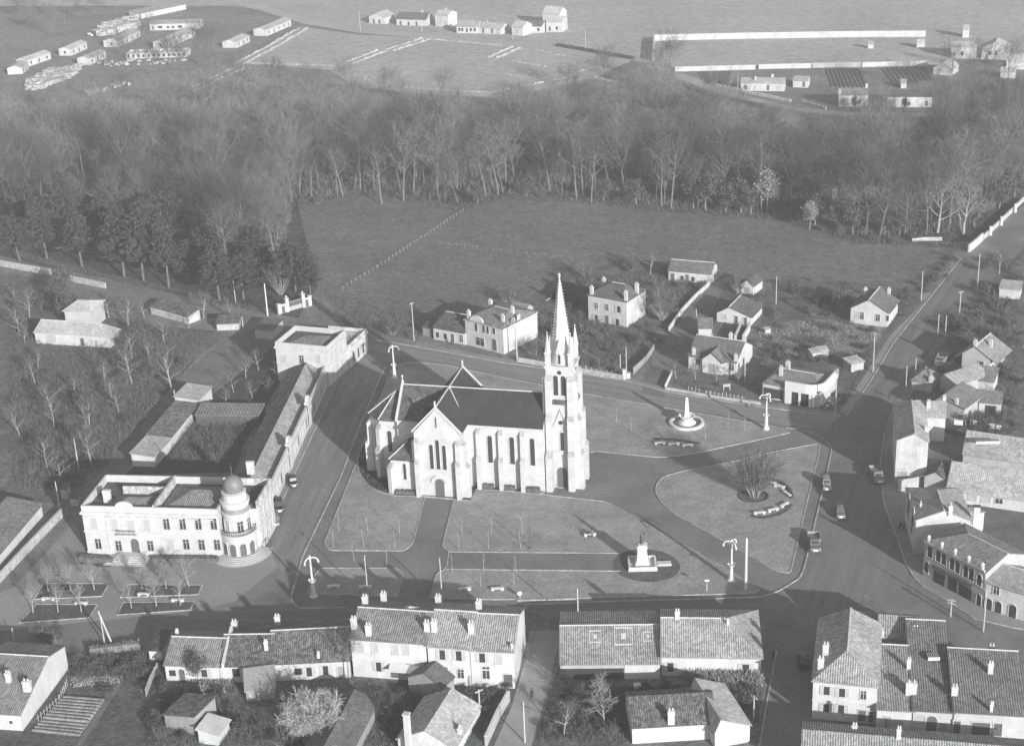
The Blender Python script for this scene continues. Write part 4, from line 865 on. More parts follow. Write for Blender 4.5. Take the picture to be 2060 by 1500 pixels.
house('row_house', 'row house with a double dark gateway, last before the picture edge', (1916, 1478), (2060, 1487), 15, ('A', 1430), 'gx', 2.8, .3, ry=.85, wall=CREAM, tile=T_MID, ops=[('f',1925,1457,1.0,2.2,'d'),('f',1973,1462,2.6,2.2,'d'),('f',2007,1466,1.2,2.2,'d')], chim=[(1915,1396,1.5,.6),(1992,1353,1.8,.5),(1987,1288,2.0,.6),(1994,1430,1.4,.3)])
for px_, py_, w_, h_, lb in ((1877,1320,1.7,1.3,'ribbed skylight frame on the longest roof slope'),(1944,1308,1.8,1.2,'ribbed skylight frame on the last row house roof'),(1986,888,4.6,1.0,'long strip of glazed vents on the workshop roof')):
    p = G(px_, py_, 6.3 if py_ > 1000 else 5.7); s_ = thing('skylight', lb, 'skylight', p, R(-3)); b = MB(); b.box(-w_/2, w_/2, -h_/2, h_/2, -.25, .28); b.build('glass', PANE, s_); b = MB()
    for k in range(int(w_/.3)+1): b.box(-w_/2+k*.3-.05, -w_/2+k*.3+.05, -h_/2-.05, h_/2+.05, .282, .34)
    b.box(-w_/2-.06, w_/2+.06, -h_/2-.08, -h_/2, -.25, .34); b.build('glazing_bars', TRIM, s_)
p_, q_ = Gxy(1616, 1467, 5.8), Gxy(2080, 1505, 5.8); d_ = (q_-p_).normalized(); n_ = Vector((-d_.y, d_.x, 0))*5
rect_house('edge_house', 'house at the bottom edge showing only its long tiled ridge', p_-n_, q_-n_, depth=10, hw=3.6, roof='gx', rh=2.2, o=.3, wall=CREAM, tile=T_LIGHT, det=0, chim=[(1719,1466,.8,.5),(1807.6,1484,1.7,.4)])
# ------------------------------------------------------------------ houses along the bottom
h = house('terrace_house', 'two-storey terrace house with a glass lantern on its speckled roof', (712, 1360), (862, 1371), 11.5, ('A', 1283), 'gx', 2.2, .3, wall=WHITE, tile=T_MID, band=[3.2],
  ops=[('f',726,1303,.9,1.6,'c'),('f',755,1303,.9,1.6,'c'),('f',795,1307,1.0,1.7,'c'),('f',817,1307,1.0,1.7,'c'),('f',762,1340,.9,1.7,'s'),('f',793,1347,1.2,2.4,'d'),('f',823,1343,1.1,1.8,'s'),('f',852,1340,1.0,1.6,'w')],
  chim=[(712,1262,1.9,.6),(742,1276,1.9,.6),(735,1215,1.6,.6),(773,1208,1.7,.6),(866,1268,1.7,.6),(884,1212,1.8,.6)])
p = h.local(G(826,1232,8.2)); b = MB(); b.prism([(p[0]-1.3,p[1]-1),(p[0]+1.3,p[1]-1),(p[0]+1.3,p[1]+1),(p[0]-1.3,p[1]+1)], 7.4, 8.6); b.slab([(p[0]-1.5,p[1]-1.2,8.6),(p[0]+1.5,p[1]-1.2,8.6),(p[0],p[1],9.5)],.08); b.slab([(p[0]+1.5,p[1]-1.2,8.6),(p[0]+1.5,p[1]+1.2,8.6),(p[0],p[1],9.5)],.08); b.slab([(p[0]-1.5,p[1]+1.2,8.6),(p[0]-1.5,p[1]-1.2,8.6),(p[0],p[1],9.5)],.08); b.slab([(p[0]+1.5,p[1]+1.2,8.6),(p[0]-1.5,p[1]+1.2,8.6),(p[0],p[1],9.5)],.08); b.build('lantern', surf('lantern_glass', .5, .3, 2, rough=.3), h.roof)
b = MB(); b.slab([(h.L*.5,-.05,3.1),(h.L-.2,-.05,3.1),(h.L-.4,-1.9,2.7),(h.L*.52,-1.9,2.7)],.06); b.build('awning', WPAINT, h.root)
house('terrace_house', 'middle terrace house with open upstairs shutters and a tall chimney pair', (865, 1374), (949, 1380), 13, ('A', 1298), 'gx', 2.6, .3, wall=WHITE, tile=T_LIGHT, band=[3.3], ops=[('f',890,1316,.95,1.8,'s'),('f',923,1318,.95,1.8,'s'),('f',894,1347,1.1,1.5,'w'),('f',927,1354,1.0,1.6,'w')], chim=[(874,1268,1.9,.6),(957,1272,1.9,.6),(967,1225,1.6,.6)])
house('terrace_house', 'end terrace house with a blank white gable wall to the pale lane', (950, 1381), (1036, 1385), 13, ('A', 1306), 'gx', 2.6, .3, wall=WHITE, tile=T_LIGHT, band=[3.3], ops=[('f',970,1322,.95,1.7,'s'),('f',1003,1326,.95,1.7,'c'),('f',978,1352,1.1,2.2,'w'),('f',1022,1368,1.4,2.4,'d')], chim=[(1030,1303,.9,.25)], pots=0)
house('cottage', 'low cottage with a creeper on its white wall behind the dark young tree', (336, 1370), (444, 1374), 10, 3.3, 'gx', 2.0, .3, wall=WHITE, tile=T_MID, ops=[('f',347,1353,1.1,1.1,'b'),('f',367,1361,1.0,2.0,'p'),('f',411,1353,1.0,1.4,'s')], chim=[(348,1275,.7,.3)])
house('cottage', 'middle low cottage with a rough mottled roof and a square dark doorway', (446, 1373), (545, 1372), 11, 3.3, 'gx', 2.3, .3, wall=CREAM, tile=T_MOSS, ops=[('f',475,1352,1.2,1.5,'b'),('f',520,1355,1.0,1.6,'s')], chim=[(473,1262,1.4,.6),(536,1306,1.6,.4)])
house('cottage', 'long low cottage with a rough mottled roof touching the tall terrace', (546, 1370), (706, 1362), 11.5, 3.4, 'gx', 2.5, .3, wall=CREAM, tile=T_MOSS, ops=[('f',600,1350,1.2,1.2,'b'),('f',622,1350,.9,1.7,'s'),('f',655,1347,.9,1.7,'s'),('f',685,1345,1,1.8,'g')], chim=[(561,1246,1.8,.6),(641,1322,.8,.3)])
for q, lb in (((448, 1341, 466, 1264), 'between the creeper cottage and the middle cottage'),):
    a_, b_ = G(448,1340,3.4), G(466,1264,5.6); fw_ = thing('fire_wall', 'pale raised party wall on the roofs '+lb, 'wall', (a_.x, a_.y, 0)); d = b_-a_; b = MB(); nrm = Vector((-d.y, d.x, 0)).normalized()*.2
    p0, p1 = Vector((0,0,0)), Vector((d.x,d.y,0)); b.prism([p0-nrm, p0+nrm, p1+nrm, p1-nrm], [3.0]*4, [3.9,3.9,6.2,6.2]); b.build('masonry', WHITE, fw_)
house('annexe', 'little flat-roofed white annexe left of the low cottages', (303, 1335), (328, 1336), 5, 2.8, 'shed', hb=3.2, wall=WHITE, tile=T_DARK, det=0, cat='annexe')
h = house('gable_house', 'big white-walled house in the lower left corner with a broad gable and two chimneys', (-75, 1462), (46, 1470), ('d', 128, 1344, 0), 3.0, 'gx', 1.8, .15, ry=.65, hb=4.45, wall=WHITE, tile=T_MID, det=1, ops=[('f',22,1452,.5,.5,'b')], chim=[(56,1388,1.8,.7,1.2),(18,1370,1.7,.6,.8)])
house('wooden_shed', 'ramshackle wooden shed with a boarded roof against the low cottages', (497, 1412), (556, 1404), 8, 2.3, 'gx', 1.4, .4, wall=WOODB, tile=WOODB, det=0, cat='shed', ops=[('f',507,1400,1.0,1.0,'c')])
a_ = Gxy(394, 1480); b_ = Gxy(437, 1438)
rect_house('boarded_shed', 'boarded shed with a mossy slope and tall plank side in the yard', a_, b_, depth=5.5, hw=3.6, roof='shed', hb=2.6, wall=WOODB, tile=T_MOSS, det=0, cat='shed')
a_ = Gxy(440, 1500); b_ = Gxy(463, 1468)
rect_house('lean_to', 'white roofed lean-to beside the boarded yard shed', a_, b_, depth=3.2, hw=1.9, roof='shed', hb=2.5, wall=CREAM, tile=WHITE, det=0, cat='lean-to')
a_, b_ = Gxy(865, 1420), Gxy(918, 1372)
a_, b_ = Gxy(892, 1412), Gxy(915, 1390)
rect_house('tiled_shed', 'tiled shed with a dark slope pointing at the terrace back doors', a_, b_, depth=6.5, hw=2.8, roof='gx', rh=1.7, o=.2, wall=WOODB, tile=T_SMOOTH, det=0, cat='shed')
a_, b_ = Gxy(915, 1530), Gxy(966, 1444)
rect_house('lane_house', 'house with a white end wall and a lit mossy slope beside the pale lane', a_, b_, depth=9, hw=2.3, roof='gx', rh=2.3, o=.3, wall=WHITE, tile=T_PALE, det=0, chim=[(925,1473,1.0,.5)])
a_, b_ = Gxy(700, 1560), Gxy(760, 1440)
rect_house('dark_shed', 'long dark-roofed shed at the bottom edge left of the tall white chimney', a_, b_, depth=7, hw=2.8, roof='gx', rh=1.6, o=.3, wall=WOODB, tile=T_SMOOTH, det=0, cat='shed')
wk = thing('chimney_stack', 'tall free-standing white chimney at the bottom edge', 'chimney', tuple(Gxy(824,1520)), R(-20)); b = MB(); b.prism([(-.42,-.38),(.42,-.38),(.42,.38),(-.42,.38)], 0, 7.4); b.build('shaft', WHITE, wk); b = MB(); b.box(-.52,.52,-.48,.48,7.4,7.65); b.build('cap', TRIM, wk)
# lower middle
h = house('long_house', 'long low house with three framed squares on its roof and an open shed front', (1128, 1366), (1328, 1364), 15.5, 2.9, 'gx', 2.2, .3, ry=.5, wall=GREYW, tile=T_LIGHT, det=1, ops=[('f',1150,1357,4.2,2.0,'b'),('f',1195,1357,3.8,2.0,'b'),('f',1235,1357,3.2,2.0,'b')])
b = MB(); xw = h.local(Gxy(1257,1365))[0]; b.box(xw, h.L, -.12, -.002, 0, 2.7); b.build('whitewashed_wall', WHITE, h.root)
for px_, py_, w_ in ((1197,1275,2.0),(1254,1274,3.0),(1303,1275,1.6)):
    zz = 4.0; p = h.local(G(px_,py_,zz)); zz = h.roofz(p[0],p[1]); p = h.local(G(px_,py_,zz)); sl_ = 2.2/(h.D*.5); y0 = p[1]; b = MB()
    for u0,u1,v0,v1 in ((-1,1,-1,-.86),(-1,1,.86,1),(-1,-.88,-.86,.86),(.88,1,-.86,.86),(-.3,.3,-.3,.3)):
        q = [(p[0]+u*w_/2, y0+v*w_*.62, h.roofz(p[0], y0+v*w_*.62)+.06) for u,v in ((u0,v0),(u1,v0),(u1,v1),(u0,v1))]; b.slab(q,.05)
    b.build('roof_square', surf('limed_tiles', .58, .3, 2), h.roof)
house('cottage', 'white cottage with a hipped speckled roof end and a vine along its wall', (1331, 1359), (1531, 1362), 14, ('A', 1319), 'gx', 2.7, .3, ir=5.5, wall=WHITE, tile=T_LIGHT, ops=[('f',1348.7,1341,1.0,1.7,'s'),('f',1500,1345,1.1,1.9,'s')], chim=[(1362.6,1243,1.4,.5),(1464,1256,.7,.2)])
a_, b_ = Gxy(1275, 1496), Gxy(1440, 1486)
h = house('edge_cottage', 'cottage at the bottom edge with a dark slope and a white chimney breast', (1272, 1496), (1440, 1486), 9, 3.1, 'gx', 2.2, .3, wall=WHITE, tile=T_MOSS, det=0, chim=[(1352,1462,2.2,.7,1.0)])
house('edge_wing', 'pale-roofed wing turned sideways at the right end of the bottom edge cottage', (1438, 1505), (1508, 1492), 11, 3.1, 'gy', 1.9, .3, ry=.15, wall=CREAM, tile=T_PALE, det=0, cat='house wing')
wallrun('lane_wall', 'white-topped garden wall along the pale lane', [(1024, 1408), (1003, 1445), (978, 1500)], 1.7, .4, GREYW, cope=WPAINT)

# ------------------------------------------------------------------ west side
house('farmhouse', 'long low farmhouse with a mossy roof and whitewashed front', (73, 691), (222.6, 700), ('d', 246, 684, 0), ('A', 667), 'gx', 1.6, .4, ir=4, ry=.75, wall=WHITE, tile=T_FAR, ops=[('f',103,681,2.6,2.0,'c'),('f',166,688,1.1,2.1,'d'),('f',183,687,1,1.4,'c'),('r',232,684,2,1.8,'g')])
house('farm_tower', 'small two-storey block with a low hipped roof behind the farmhouse', (135, 662), (186, 664), 8, 5.2, 'gx', 1.3, .5, il=2, ir=2, wall=CREAM, tile=T_FAR, det=0, cat='farm building')
house('ruin', 'long low roadside shed with a crumbling lit wall', (304, 631), (380, 652), 4, 2.2, 'shed', hb=2.9, wall=OLDW, tile=T_MOSS, det=0, cat='shed')
house('hut', 'little dark-roofed stone hut below the road', (437, 665), (481, 663), 4, 1.9, 'shed', hb=2.6, wall=ROUGHW, tile=T_MOSS, det=0, cat='hut')
house('flat_shed', 'flat dark-roofed shed beside the end pavilion', (514, 681), (550, 683), 7, 2.6, 'shed', hb=2.7, wall=GREYW, tile=T_SMOOTH, det=0, cat='shed')
a_, b_ = Gxy(-25, 1172), Gxy(87, 1038)
rect_house('long_barn', 'long barn with a striped sloping roof beside the grey boundary wall', a_, b_, depth=6.5, hw=2.7, roof='shed', hb=4.0, wall=WHITE, tile=T_MID, det=0, cat='barn')
house('privy', 'small grey privy near the corner of the domed hall', (124, 1003), (136, 1004), 1.6, 2.4, 'shed', hb=2.7, wall=GREYW, tile=T_SMOOTH, det=0, cat='hut')
house('privy', 'low grey tool hut against the corner of the domed hall', (142, 1018), (158, 1018), 1.6, 1.9, 'shed', hb=2.1, wall=GREYW, tile=T_SMOOTH, det=0, cat='hut')
# courtyard ranges behind the hall
for (p, q, dpt, hw_, tl, lb) in (((312, 940), (345, 904), 5.0, 2.5, T_PALE, 'flat grey nearest section of the courtyard back range'), ((346, 902), (401, 834), 5.0, 2.7, T_MOSS, 'mossy tiled middle section of the courtyard back range'), ((402, 830), (428, 803), 5.6, 3.1, T_PALE, 'white roofed section of the courtyard back range')):
    rect_house('back_range', lb, Gxy(*p), Gxy(*q), depth=dpt, hw=hw_, roof='shed', hb=hw_+.5, wall=CREAM, tile=tl, det=0, cat='outbuilding')
house('glazed_gallery', 'low gallery with a ribbed corrugated roof across the courtyard', (396, 856), (524, 858), 4.5, 2.7, 'shed', hb=3.3, wall=surf('gallery_glass', .1, .4, 1.2), tile=tiles('corrugated', .17, .24, .55, .7, .1), det=0, cat='gallery')
# entrance gate to the park
ga, gb = Gxy(560, 632), Gxy(625, 614); gd = (gb-ga).normalized(); gL = (gb-ga).length; gt_ = thing('park_gate', 'white park entrance with tall pillars and a wide double gate', 'gate', (ga.x, ga.y, 0), math.atan2(gd.y, gd.x))
for u, hh in ((.3, 2.6), (gL*.28, 3.6), (gL*.78, 3.6), (gL*.98, 2.6)):
    b = MB(); b.box(u-.4, u+.4, -.4, .4, 0, hh); b.box(u-.55, u+.55, -.55, .55, hh, hh+.18)
    if hh > 3: b.lathe([(.12, hh+.18), (.32, hh+.45), (.2, hh+.8), (0, hh+.95)], (u, 0), 8)
    b.build('pillar', WHITE, gt_)
for u0, u1 in ((.71, gL*.28-.41), (gL*.78+.41, gL*.98-.41)):
    b = MB(); b.box(u0, u1, -.15, .15, 0, 2.4); b.build('side_wall', WHITE, gt_); opening(gt_, ((u0+u1)/2, -.15, .02), 0, .9, 1.9, 'd')
u0, u1 = gL*.28+.41, gL*.78-.41; b = MB(); b.box(u0, u1, -.05, .05, .05, 1.2)
for k in range(int((u1-u0)/.2)): b.box(u0+k*.2, u0+k*.2+.05, -.03, .03, 1.202, 2.5)
b.box(u0, u1, -.05, .05, 2.5, 2.6); b.build('gate_leaf', surf('gate_paint', .4, .1, 1), gt_)
wallrun('road_wall', 'crumbling pale wall along the west road', [(-30, 529), (28, 540), (103, 553)], 1.7, .4, ROUGHW)
wallrun('road_wall', 'second length of pale road wall, beyond the gap', [(118, 560), (213, 580)], 1.5, .4, ROUGHW)
wallrun('boundary_wall', 'grey boundary wall between the barn and the domed hall, whitewashed in the middle', [(126, 1038), (70, 1096), (-20, 1192)], 1.6, .4, ROUGHW)
wallrun('garden_wall', 'low front wall with a pale coping below the villa garden', [(1040, 727), (1120, 741), (1255, 764)], 1.0, .35, ROUGHW)
wallrun('garden_wall', 'low kerb-like front wall of the bungalow garden', [(1338, 783), (1440, 801), (1530, 814)], .5, .3, ROUGHW)
wallrun('lane_fence', 'worn wooden fence climbing beside the dirt lane, near end', [(1274, 752), (1300, 728), (1316, 704)], 1.5, .12, WOODB, 'fence', WOODB)
wallrun('lane_fence', 'pale broken fence beside the dirt lane, upper stretch', [(1345, 668), (1372, 630), (1398, 602), (1428, 574)], 1.3, .15, OLDW, 'fence', OLDW)
b = None
for px_, py_, hh, lb in ((1256, 762, 2.2, 'tall white gate pillar at the mouth of the dirt lane'), (1264, 760, 1.1, 'short white gate pillar at the mouth of the dirt lane')):
    p = Gxy(px_, py_); s_ = thing('gate_pillar', lb, 'pillar', p); b = MB(); b.box(-.4, .4, -.4, .4, 0, hh); b.build('shaft', WHITE, s_); b = MB(); b.box(-.5, .5, -.5, .5, hh, hh+.2); b.build('cap', TRIM, s_)
for q, lb in (((1338, 782, 1352, 752), 'short white rail at the bungalow garden corner'),): wallrun('rail', lb, [q[:2], q[2:]], .9, .12, WPAINT, 'rail', WPAINT)
wallrun('street_wall', 'short bright wall beside the upper end of the street', [(1948, 508), (1962, 497), (1976, 484)], 2.2, .4, WHITE)
wallrun('street_wall', 'lower grey wall continuing the short bright wall up the street', [(1977, 483), (2010, 452), (2060, 404)], 1.3, .35, ROUGHW)
for k_, (x_, y_) in enumerate(((1992, 470), (2014, 450), (2042, 424))):
    p_ = Gxy(x_, y_+3); s_ = thing('gate_pillar', ('first', 'second', 'third')[k_]+' pale pillar of the grey wall up the street, counted from the bright wall', 'pillar', p_); b = MB(); b.box(-.35, .35, -.35, .35, 0, 2.4); b.build('shaft', WHITE, s_); b = MB(); b.box(-.45, .45, -.45, .45, 2.4, 2.6); b.build('cap', TRIM, s_)
wallrun('field_wall', 'low pale broken wall at the wood edge', [(1834, 487), (1860, 484), (1895, 484)], .9, .4, ROUGHW)

# ------------------------------------------------------------------ estates at the top of the picture
wallrun('estate_wall', 'very long white wall closing the far meadow', [(1316, 82), (1500, 78), (1700, 75), (1862, 74)], 2.6, .5, WHITE)
wallrun('estate_wall', 'white side wall at the corner of the far meadow', [(1315.5, 83), (1313.5, 124)], 2.6, .5, WHITE)
wallrun('estate_wall', 'white inner wall behind the small gardens, western length', [(1358, 144), (1440, 142), (1520, 140)], 1.9, .45, WHITE)
wallrun('estate_wall', 'white inner wall behind the hut with the dark door', [(1526, 139), (1632, 137)], 1.9, .45, WHITE)
wallrun('estate_wall', 'grey length of the inner garden wall', [(1634, 136.5), (1732, 135)], 1.9, .45, GREYW)
wallrun('estate_wall', 'white inner wall above the striped plots, eastern length', [(1734, 135), (1866, 132)], 1.9, .45, WHITE)
FARH = [
 ('low_house', 'long low white house with a raised middle roof behind the picket fence', (1490, 183), (1578, 184), 7, 3.2, 'gx', 1.3, T_FAR, [(1500, 176, 'w'), (1518, 176, 'c'), (1545, 176, 'd'), (1565, 176, 'c')], [(1520, 160, 1.4), (1554, 160, 1.4)]),
 ('hut', 'square white garden hut with a dark doorway beside the long low house', (1595, 176), (1625, 177), 5, 2.8, 'gx', 1.2, T_FAR, [(1617, 170, 'd')], []),
 ('lane_villa', 'boxy white house with chimneys at both ends and a dark bush at its door', (1687, 215), (1746, 215), 8, 4.4, 'gx', 1.6, T_MID, [(1697, 204, 'c'), (1730, 204, 'w'), (1740, 206, 'g')], [(1688, 185, 2.0), (1743, 180, 2.2)]),
 ('lane_villa', 'long white house with a dull roof half hidden by bare trees', (1785, 216), (1874, 216), 9, 4.0, 'gx', 1.5, T_SMOOTH, [(1800, 204, 'c'), (1822, 205, 'd'), (1845, 204, 'c'), (1864, 205, 'd')], []),
 ('chalet', 'white chalet with a bright steep roof slope above a balustrade', (1877, 150), (1914, 153), 9, 2.6, 'gy', 2.6, T_FAR, [(1890, 144, 'c')], []),
 ('far_house', 'pale two-storey house with a plain ridge among the eastern trees', (1912, 116), (1963, 118), 8, 4.6, 'gx', 1.4, T_FAR, [(1920, 108, 'c'), (1935, 108, 'w'), (1952, 108, 'c')], []),
 ('far_house', 'gabled white house with a porch and a bright side roof', (1974, 119), (2026, 121), 9, 4.6, 'gy', 2.6, T_FAR, [(1992, 107, 'w'), (2004, 107, 'w'), (1985, 117, 'd')], []),
 ('far_house', 'white-walled house cut by the picture edge at upper right', (2024, 139), (2080, 141), 8, 3.0, 'gx', 2.4, T_FAR, [], []),
 ('white_shed', 'white shed with a rounded top below the gabled house', (2012, 157), (2042, 158), 5, 2.6, 'gx', 1.2, T_FAR, [], []),
 ('tower_house', 'pale narrow house beyond the end of the long wall', (1936, 76), (1949, 76), 5, 3.6, 'gx', 1.5, T_FAR, [], []),
 ('garden_hut', 'tiny white hut alone in the walled meadow', (1746, 98), (1757, 98), 2, 2.2, 'gx', .8, T_FAR, [], []),
 ('garden_hut', 'tiny pale hut near the plough lines by the long wall end', (1844, 97), (1860, 97), 3, 2.4, 'gx', 1.0, T_FAR, [], []),
 ('plot_shed', 'small shed with a bright tilted roof behind the long white house', (1812, 178), (1823, 178), 3, 2, 'shed', .8, T_FAR, [], []),
 ('wood_house', 'old house with a broad roof half hidden in the wood', (1690, 396), (1775, 400), 11, 4.6, 'gx', 2.6, T_SMOOTH, [(1740, 385, 'c')], [(1762, 350, 1.6), (1738, 348, 1.5)]),
 ('wood_house', 'gabled annexe beside the house hidden in the wood', (1650, 400), (1684, 402), 9, 5, 'gx', 2.5, T_MOSS, [], [(1677, 340, 1.4)]),
 ('far_house', 'white house with a bright roof first along the upper road', (743, 47), (775, 49), 9, 3.2, 'gy', 2.0, T_FAR, [(752, 43, 'd'), (763, 44, 'd')], []),
 ('far_house', 'house with a dull grey roof second along the upper road', (798, 51), (858, 53), 8, 3.2, 'gx', 2.4, T_SMOOTH, [(806, 48, 'd'), (822, 48, 'w'), (838, 48, 'd')], [(850, 32, 1.2)]),
 ('far_house', 'tall square white house third along the upper road', (876, 53), (902, 55), 8, 5.6, 'gx', 1.6, T_FAR, [(886, 44, 'c'), (895, 45, 'c')], [(900, 22, 1.5)]),
 ('far_house', 'low white house with a row of shuttered windows on the upper road', (919, 67), (961, 68), 8, 3.2, 'gx', 2.0, T_FAR, [(924, 60, 'w'), (930, 60, 'w'), (939, 61, 'd'), (947, 60, 'w'), (955, 60, 'w')], [(926, 45, 1.2)]),
 ('far_house', 'low house with a mottled roof next to the shuttered white house', (963, 67), (1008, 70), 8, 2.8, 'gx', 1.6, T_FAR, [(972, 62, 'd'), (990, 63, 'd')], [(972, 47, 1.4)]),
 ('far_house', 'gable-ended house beside the telegraph pole on the upper road', (1030, 71), (1052, 73), 8, 4.0, 'gx', 2.0, T_FAR, [(1040, 64, 'c')], []),
 ('far_house', 'low pale house before the tall last house on the upper road', (1063, 66), (1090, 67), 7, 3.2, 'gx', 1.6, T_SMOOTH, [(1068, 60, 'd'), (1083, 60, 'w')], []),
 ('far_house', 'tall white last house on the upper road with a gabled block behind', (1099, 64), (1131, 65), 8, 4.8, 'gx', 1.8, T_FAR, [(1106, 57, 'd'), (1120, 57, 'w')], []),
 ('far_barn', 'pale gabled block rising behind the last house on the upper road', (1092, 52), (1126, 54), 8, 6, 'gx', 2.6, T_FAR, [], []),
]
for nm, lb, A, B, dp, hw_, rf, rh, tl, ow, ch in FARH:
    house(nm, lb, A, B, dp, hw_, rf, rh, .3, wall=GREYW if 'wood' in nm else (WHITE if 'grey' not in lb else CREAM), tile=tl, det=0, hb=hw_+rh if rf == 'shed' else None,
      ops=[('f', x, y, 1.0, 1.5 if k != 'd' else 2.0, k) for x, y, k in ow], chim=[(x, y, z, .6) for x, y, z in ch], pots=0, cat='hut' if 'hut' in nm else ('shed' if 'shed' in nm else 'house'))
# the unfinished housing scheme, upper left
SITE = [
 ('long barrack with a window at each end, at the left picture edge', (28, 136), (56, 135), (103, 119), 3.0),
 ('short stub of a barrack cut by the left picture edge', (12, 154), (46, 149), (58, 138), 2.8),
 ('barrack with one window in its end wall, third from the left edge', (120, 112), (144, 112.5), (176, 98), 3.0),
 ('barrack with a darker end wall beside the heap of rubble', (152, 133), (181, 131.5), (214, 117), 3.0),
 ('barrack in the middle of the site with a single side window', (209, 95), (240, 95), (283, 74), 3.0),
 ('longest barrack of the site with many side windows', (306, 99), (338, 98), (393, 72), 3.0),
 ('short barrack beside the track, apart from the others', (446, 97.5), (477, 97), (503, 84), 2.8),
 ('long barrack by the upper road, farthest right on the site', (504, 75), (537, 73), (586, 52), 3.0),
]
for lb, A, B, Cc, hw_ in SITE:
    a_, b_ = Gxy(*A), Gxy(*B); dl = (Gxy(*Cc)-b_).length
    ax_ = (Gxy(*Cc)-b_).normalized(); side = (b_-a_); wd = abs(side.dot(Vector((-ax_.y, ax_.x, 0))))
    e = b_+ax_*dl
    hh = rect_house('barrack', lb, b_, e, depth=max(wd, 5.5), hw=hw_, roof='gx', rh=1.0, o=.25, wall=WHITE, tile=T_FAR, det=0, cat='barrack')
    n = max(3, int(dl/5))
    for k in range(n): opening(hh.root, ((k+.5)*hh.L/n, 0, .3 if k % 3 == 1 else .9), 0, .9, 1.9 if k % 3 == 1 else 1.2, 'd' if k % 3 == 1 else 'w', det=0)
    if 'window' in lb: opening(hh.root, (0, hh.D*.5, .9), -math.pi/2, .9, 1.3, 'w', det=0)
house('site_hall', 'wide pale barrack facing the square among the site huts', (302, 62), (400, 59), 9, 3.2, 'gx', 1.0, .3, wall=WHITE, tile=T_FAR, det=0, cat='barrack', ops=[('f',308,56,1,1.5,'d'),('f',322,55,2.2,1.2,'b'),('f',338,55,1,1.2,'w'),('f',348,55,1,1.2,'w'),('f',362,54,2,1.2,'b')])
house('site_hall', 'long low shed with a flat pale roof at the back of the site', (285, 38), (375, 19), 10, 2.6, 'shed', 1, .3, hb=3.0, wall=WHITE, tile=T_FAR, det=0, cat='shed')
ra_, rb_ = Gxy(254, 119), Gxy(376, 115); rd_ = (rb_-ra_); RL = rd_.length; ru = thing('roofless_barrack', 'roofless unfinished barrack with bare cross walls', 'barrack', (ra_.x, ra_.y, 0), math.atan2(rd_.y, rd_.x))
b = MB(); b.box(0, RL, 0, .3, 0, 2.4); b.box(0, RL, 8, 8.3, 0, 2.6)
for k in range(9): b.box(k*(RL-.3)/8, k*(RL-.3)/8+.3, .302, 7.998, 0, 2.5+.5*(k % 2))
b.build('wall', WHITE, ru)
for k in range(12): opening(ru, ((k+.5)*RL/12, 0, .6), 0, 1.0, 1.3, 'w', det=0)

# ------------------------------------------------------------------ trees: tapered trunk and limbs, crown of many fine twigs or leaves
def vrand(rng):
    v = rng.normal(size=3); return v/np.linalg.norm(v)
def norm(v): return v/(np.linalg.norm(v)+1e-9)
class Tree:
    def __init__(s, seed): s.r = np.random.default_rng(seed); s.t = MB(); s.q = []
    def limb(s, p, d, ln, r0, r1, segs=3, wob=.18, up=.12, n=5):
        pts = [p]
        for k in range(segs):
            d = norm(d+s.r.normal(size=3)*wob+np.array([0, 0, up])); q = pts[-1]+d*ln/segs
            s.t.tube(pts[-1], q, r0+(r1-r0)*k/segs, r0+(r1-r0)*(k+1)/segs, n, cap=False); pts.append(q)
        return pts, d
    def rib(s, p, q, w0, w1):
        d = q-p; a = norm(np.cross(d, vrand(s.r))); s.q.append((p-a*w0, p+a*w0, q+a*w1, q-a*w1))
    def twigs(s, p, d, ln, n, w, depth=1, spread=.95):
        """a branch drawn as a flat tapering ribbon with side twigs"""
        e = p+d*ln; s.rib(p, e, w, w*.4)
        if depth <= 0: return
        for k in range(n):
            f = .25+.75*(k+.5)/n; dd = norm(d+vrand(s.r)*spread+np.array([0, 0, .06])); s.twigs(p+d*ln*f, dd, ln*(.42+.2*s.r.random()), max(2, n-2), w*.6, depth-1, spread)
    def leaf(s, p, size):
        a = vrand(s.r)*size; b = norm(np.cross(a, vrand(s.r)))*size*.7; s.q.append((p-a, p-b, p+a, p+b))
    def crown(s):
        m = np.array(s.q).reshape(-1, 3); n = len(s.q); me = D.meshes.new('crown')
        me.vertices.add(n*4); me.vertices.foreach_set('co', m.astype(np.float32).ravel()); me.loops.add(n*4); me.loops.foreach_set('vertex_index', np.arange(n*4, dtype=np.int32))
        me.polygons.add(n); me.polygons.foreach_set('loop_start', np.arange(0, n*4, 4, dtype=np.int32)); me.update(calc_edges=True); me.validate(); return me
def along(pts, f):
    k = min(int(f*(len(pts)-1)), len(pts)-2); u = f*(len(pts)-1)-k; return pts[k]*(1-u)+pts[k+1]*u
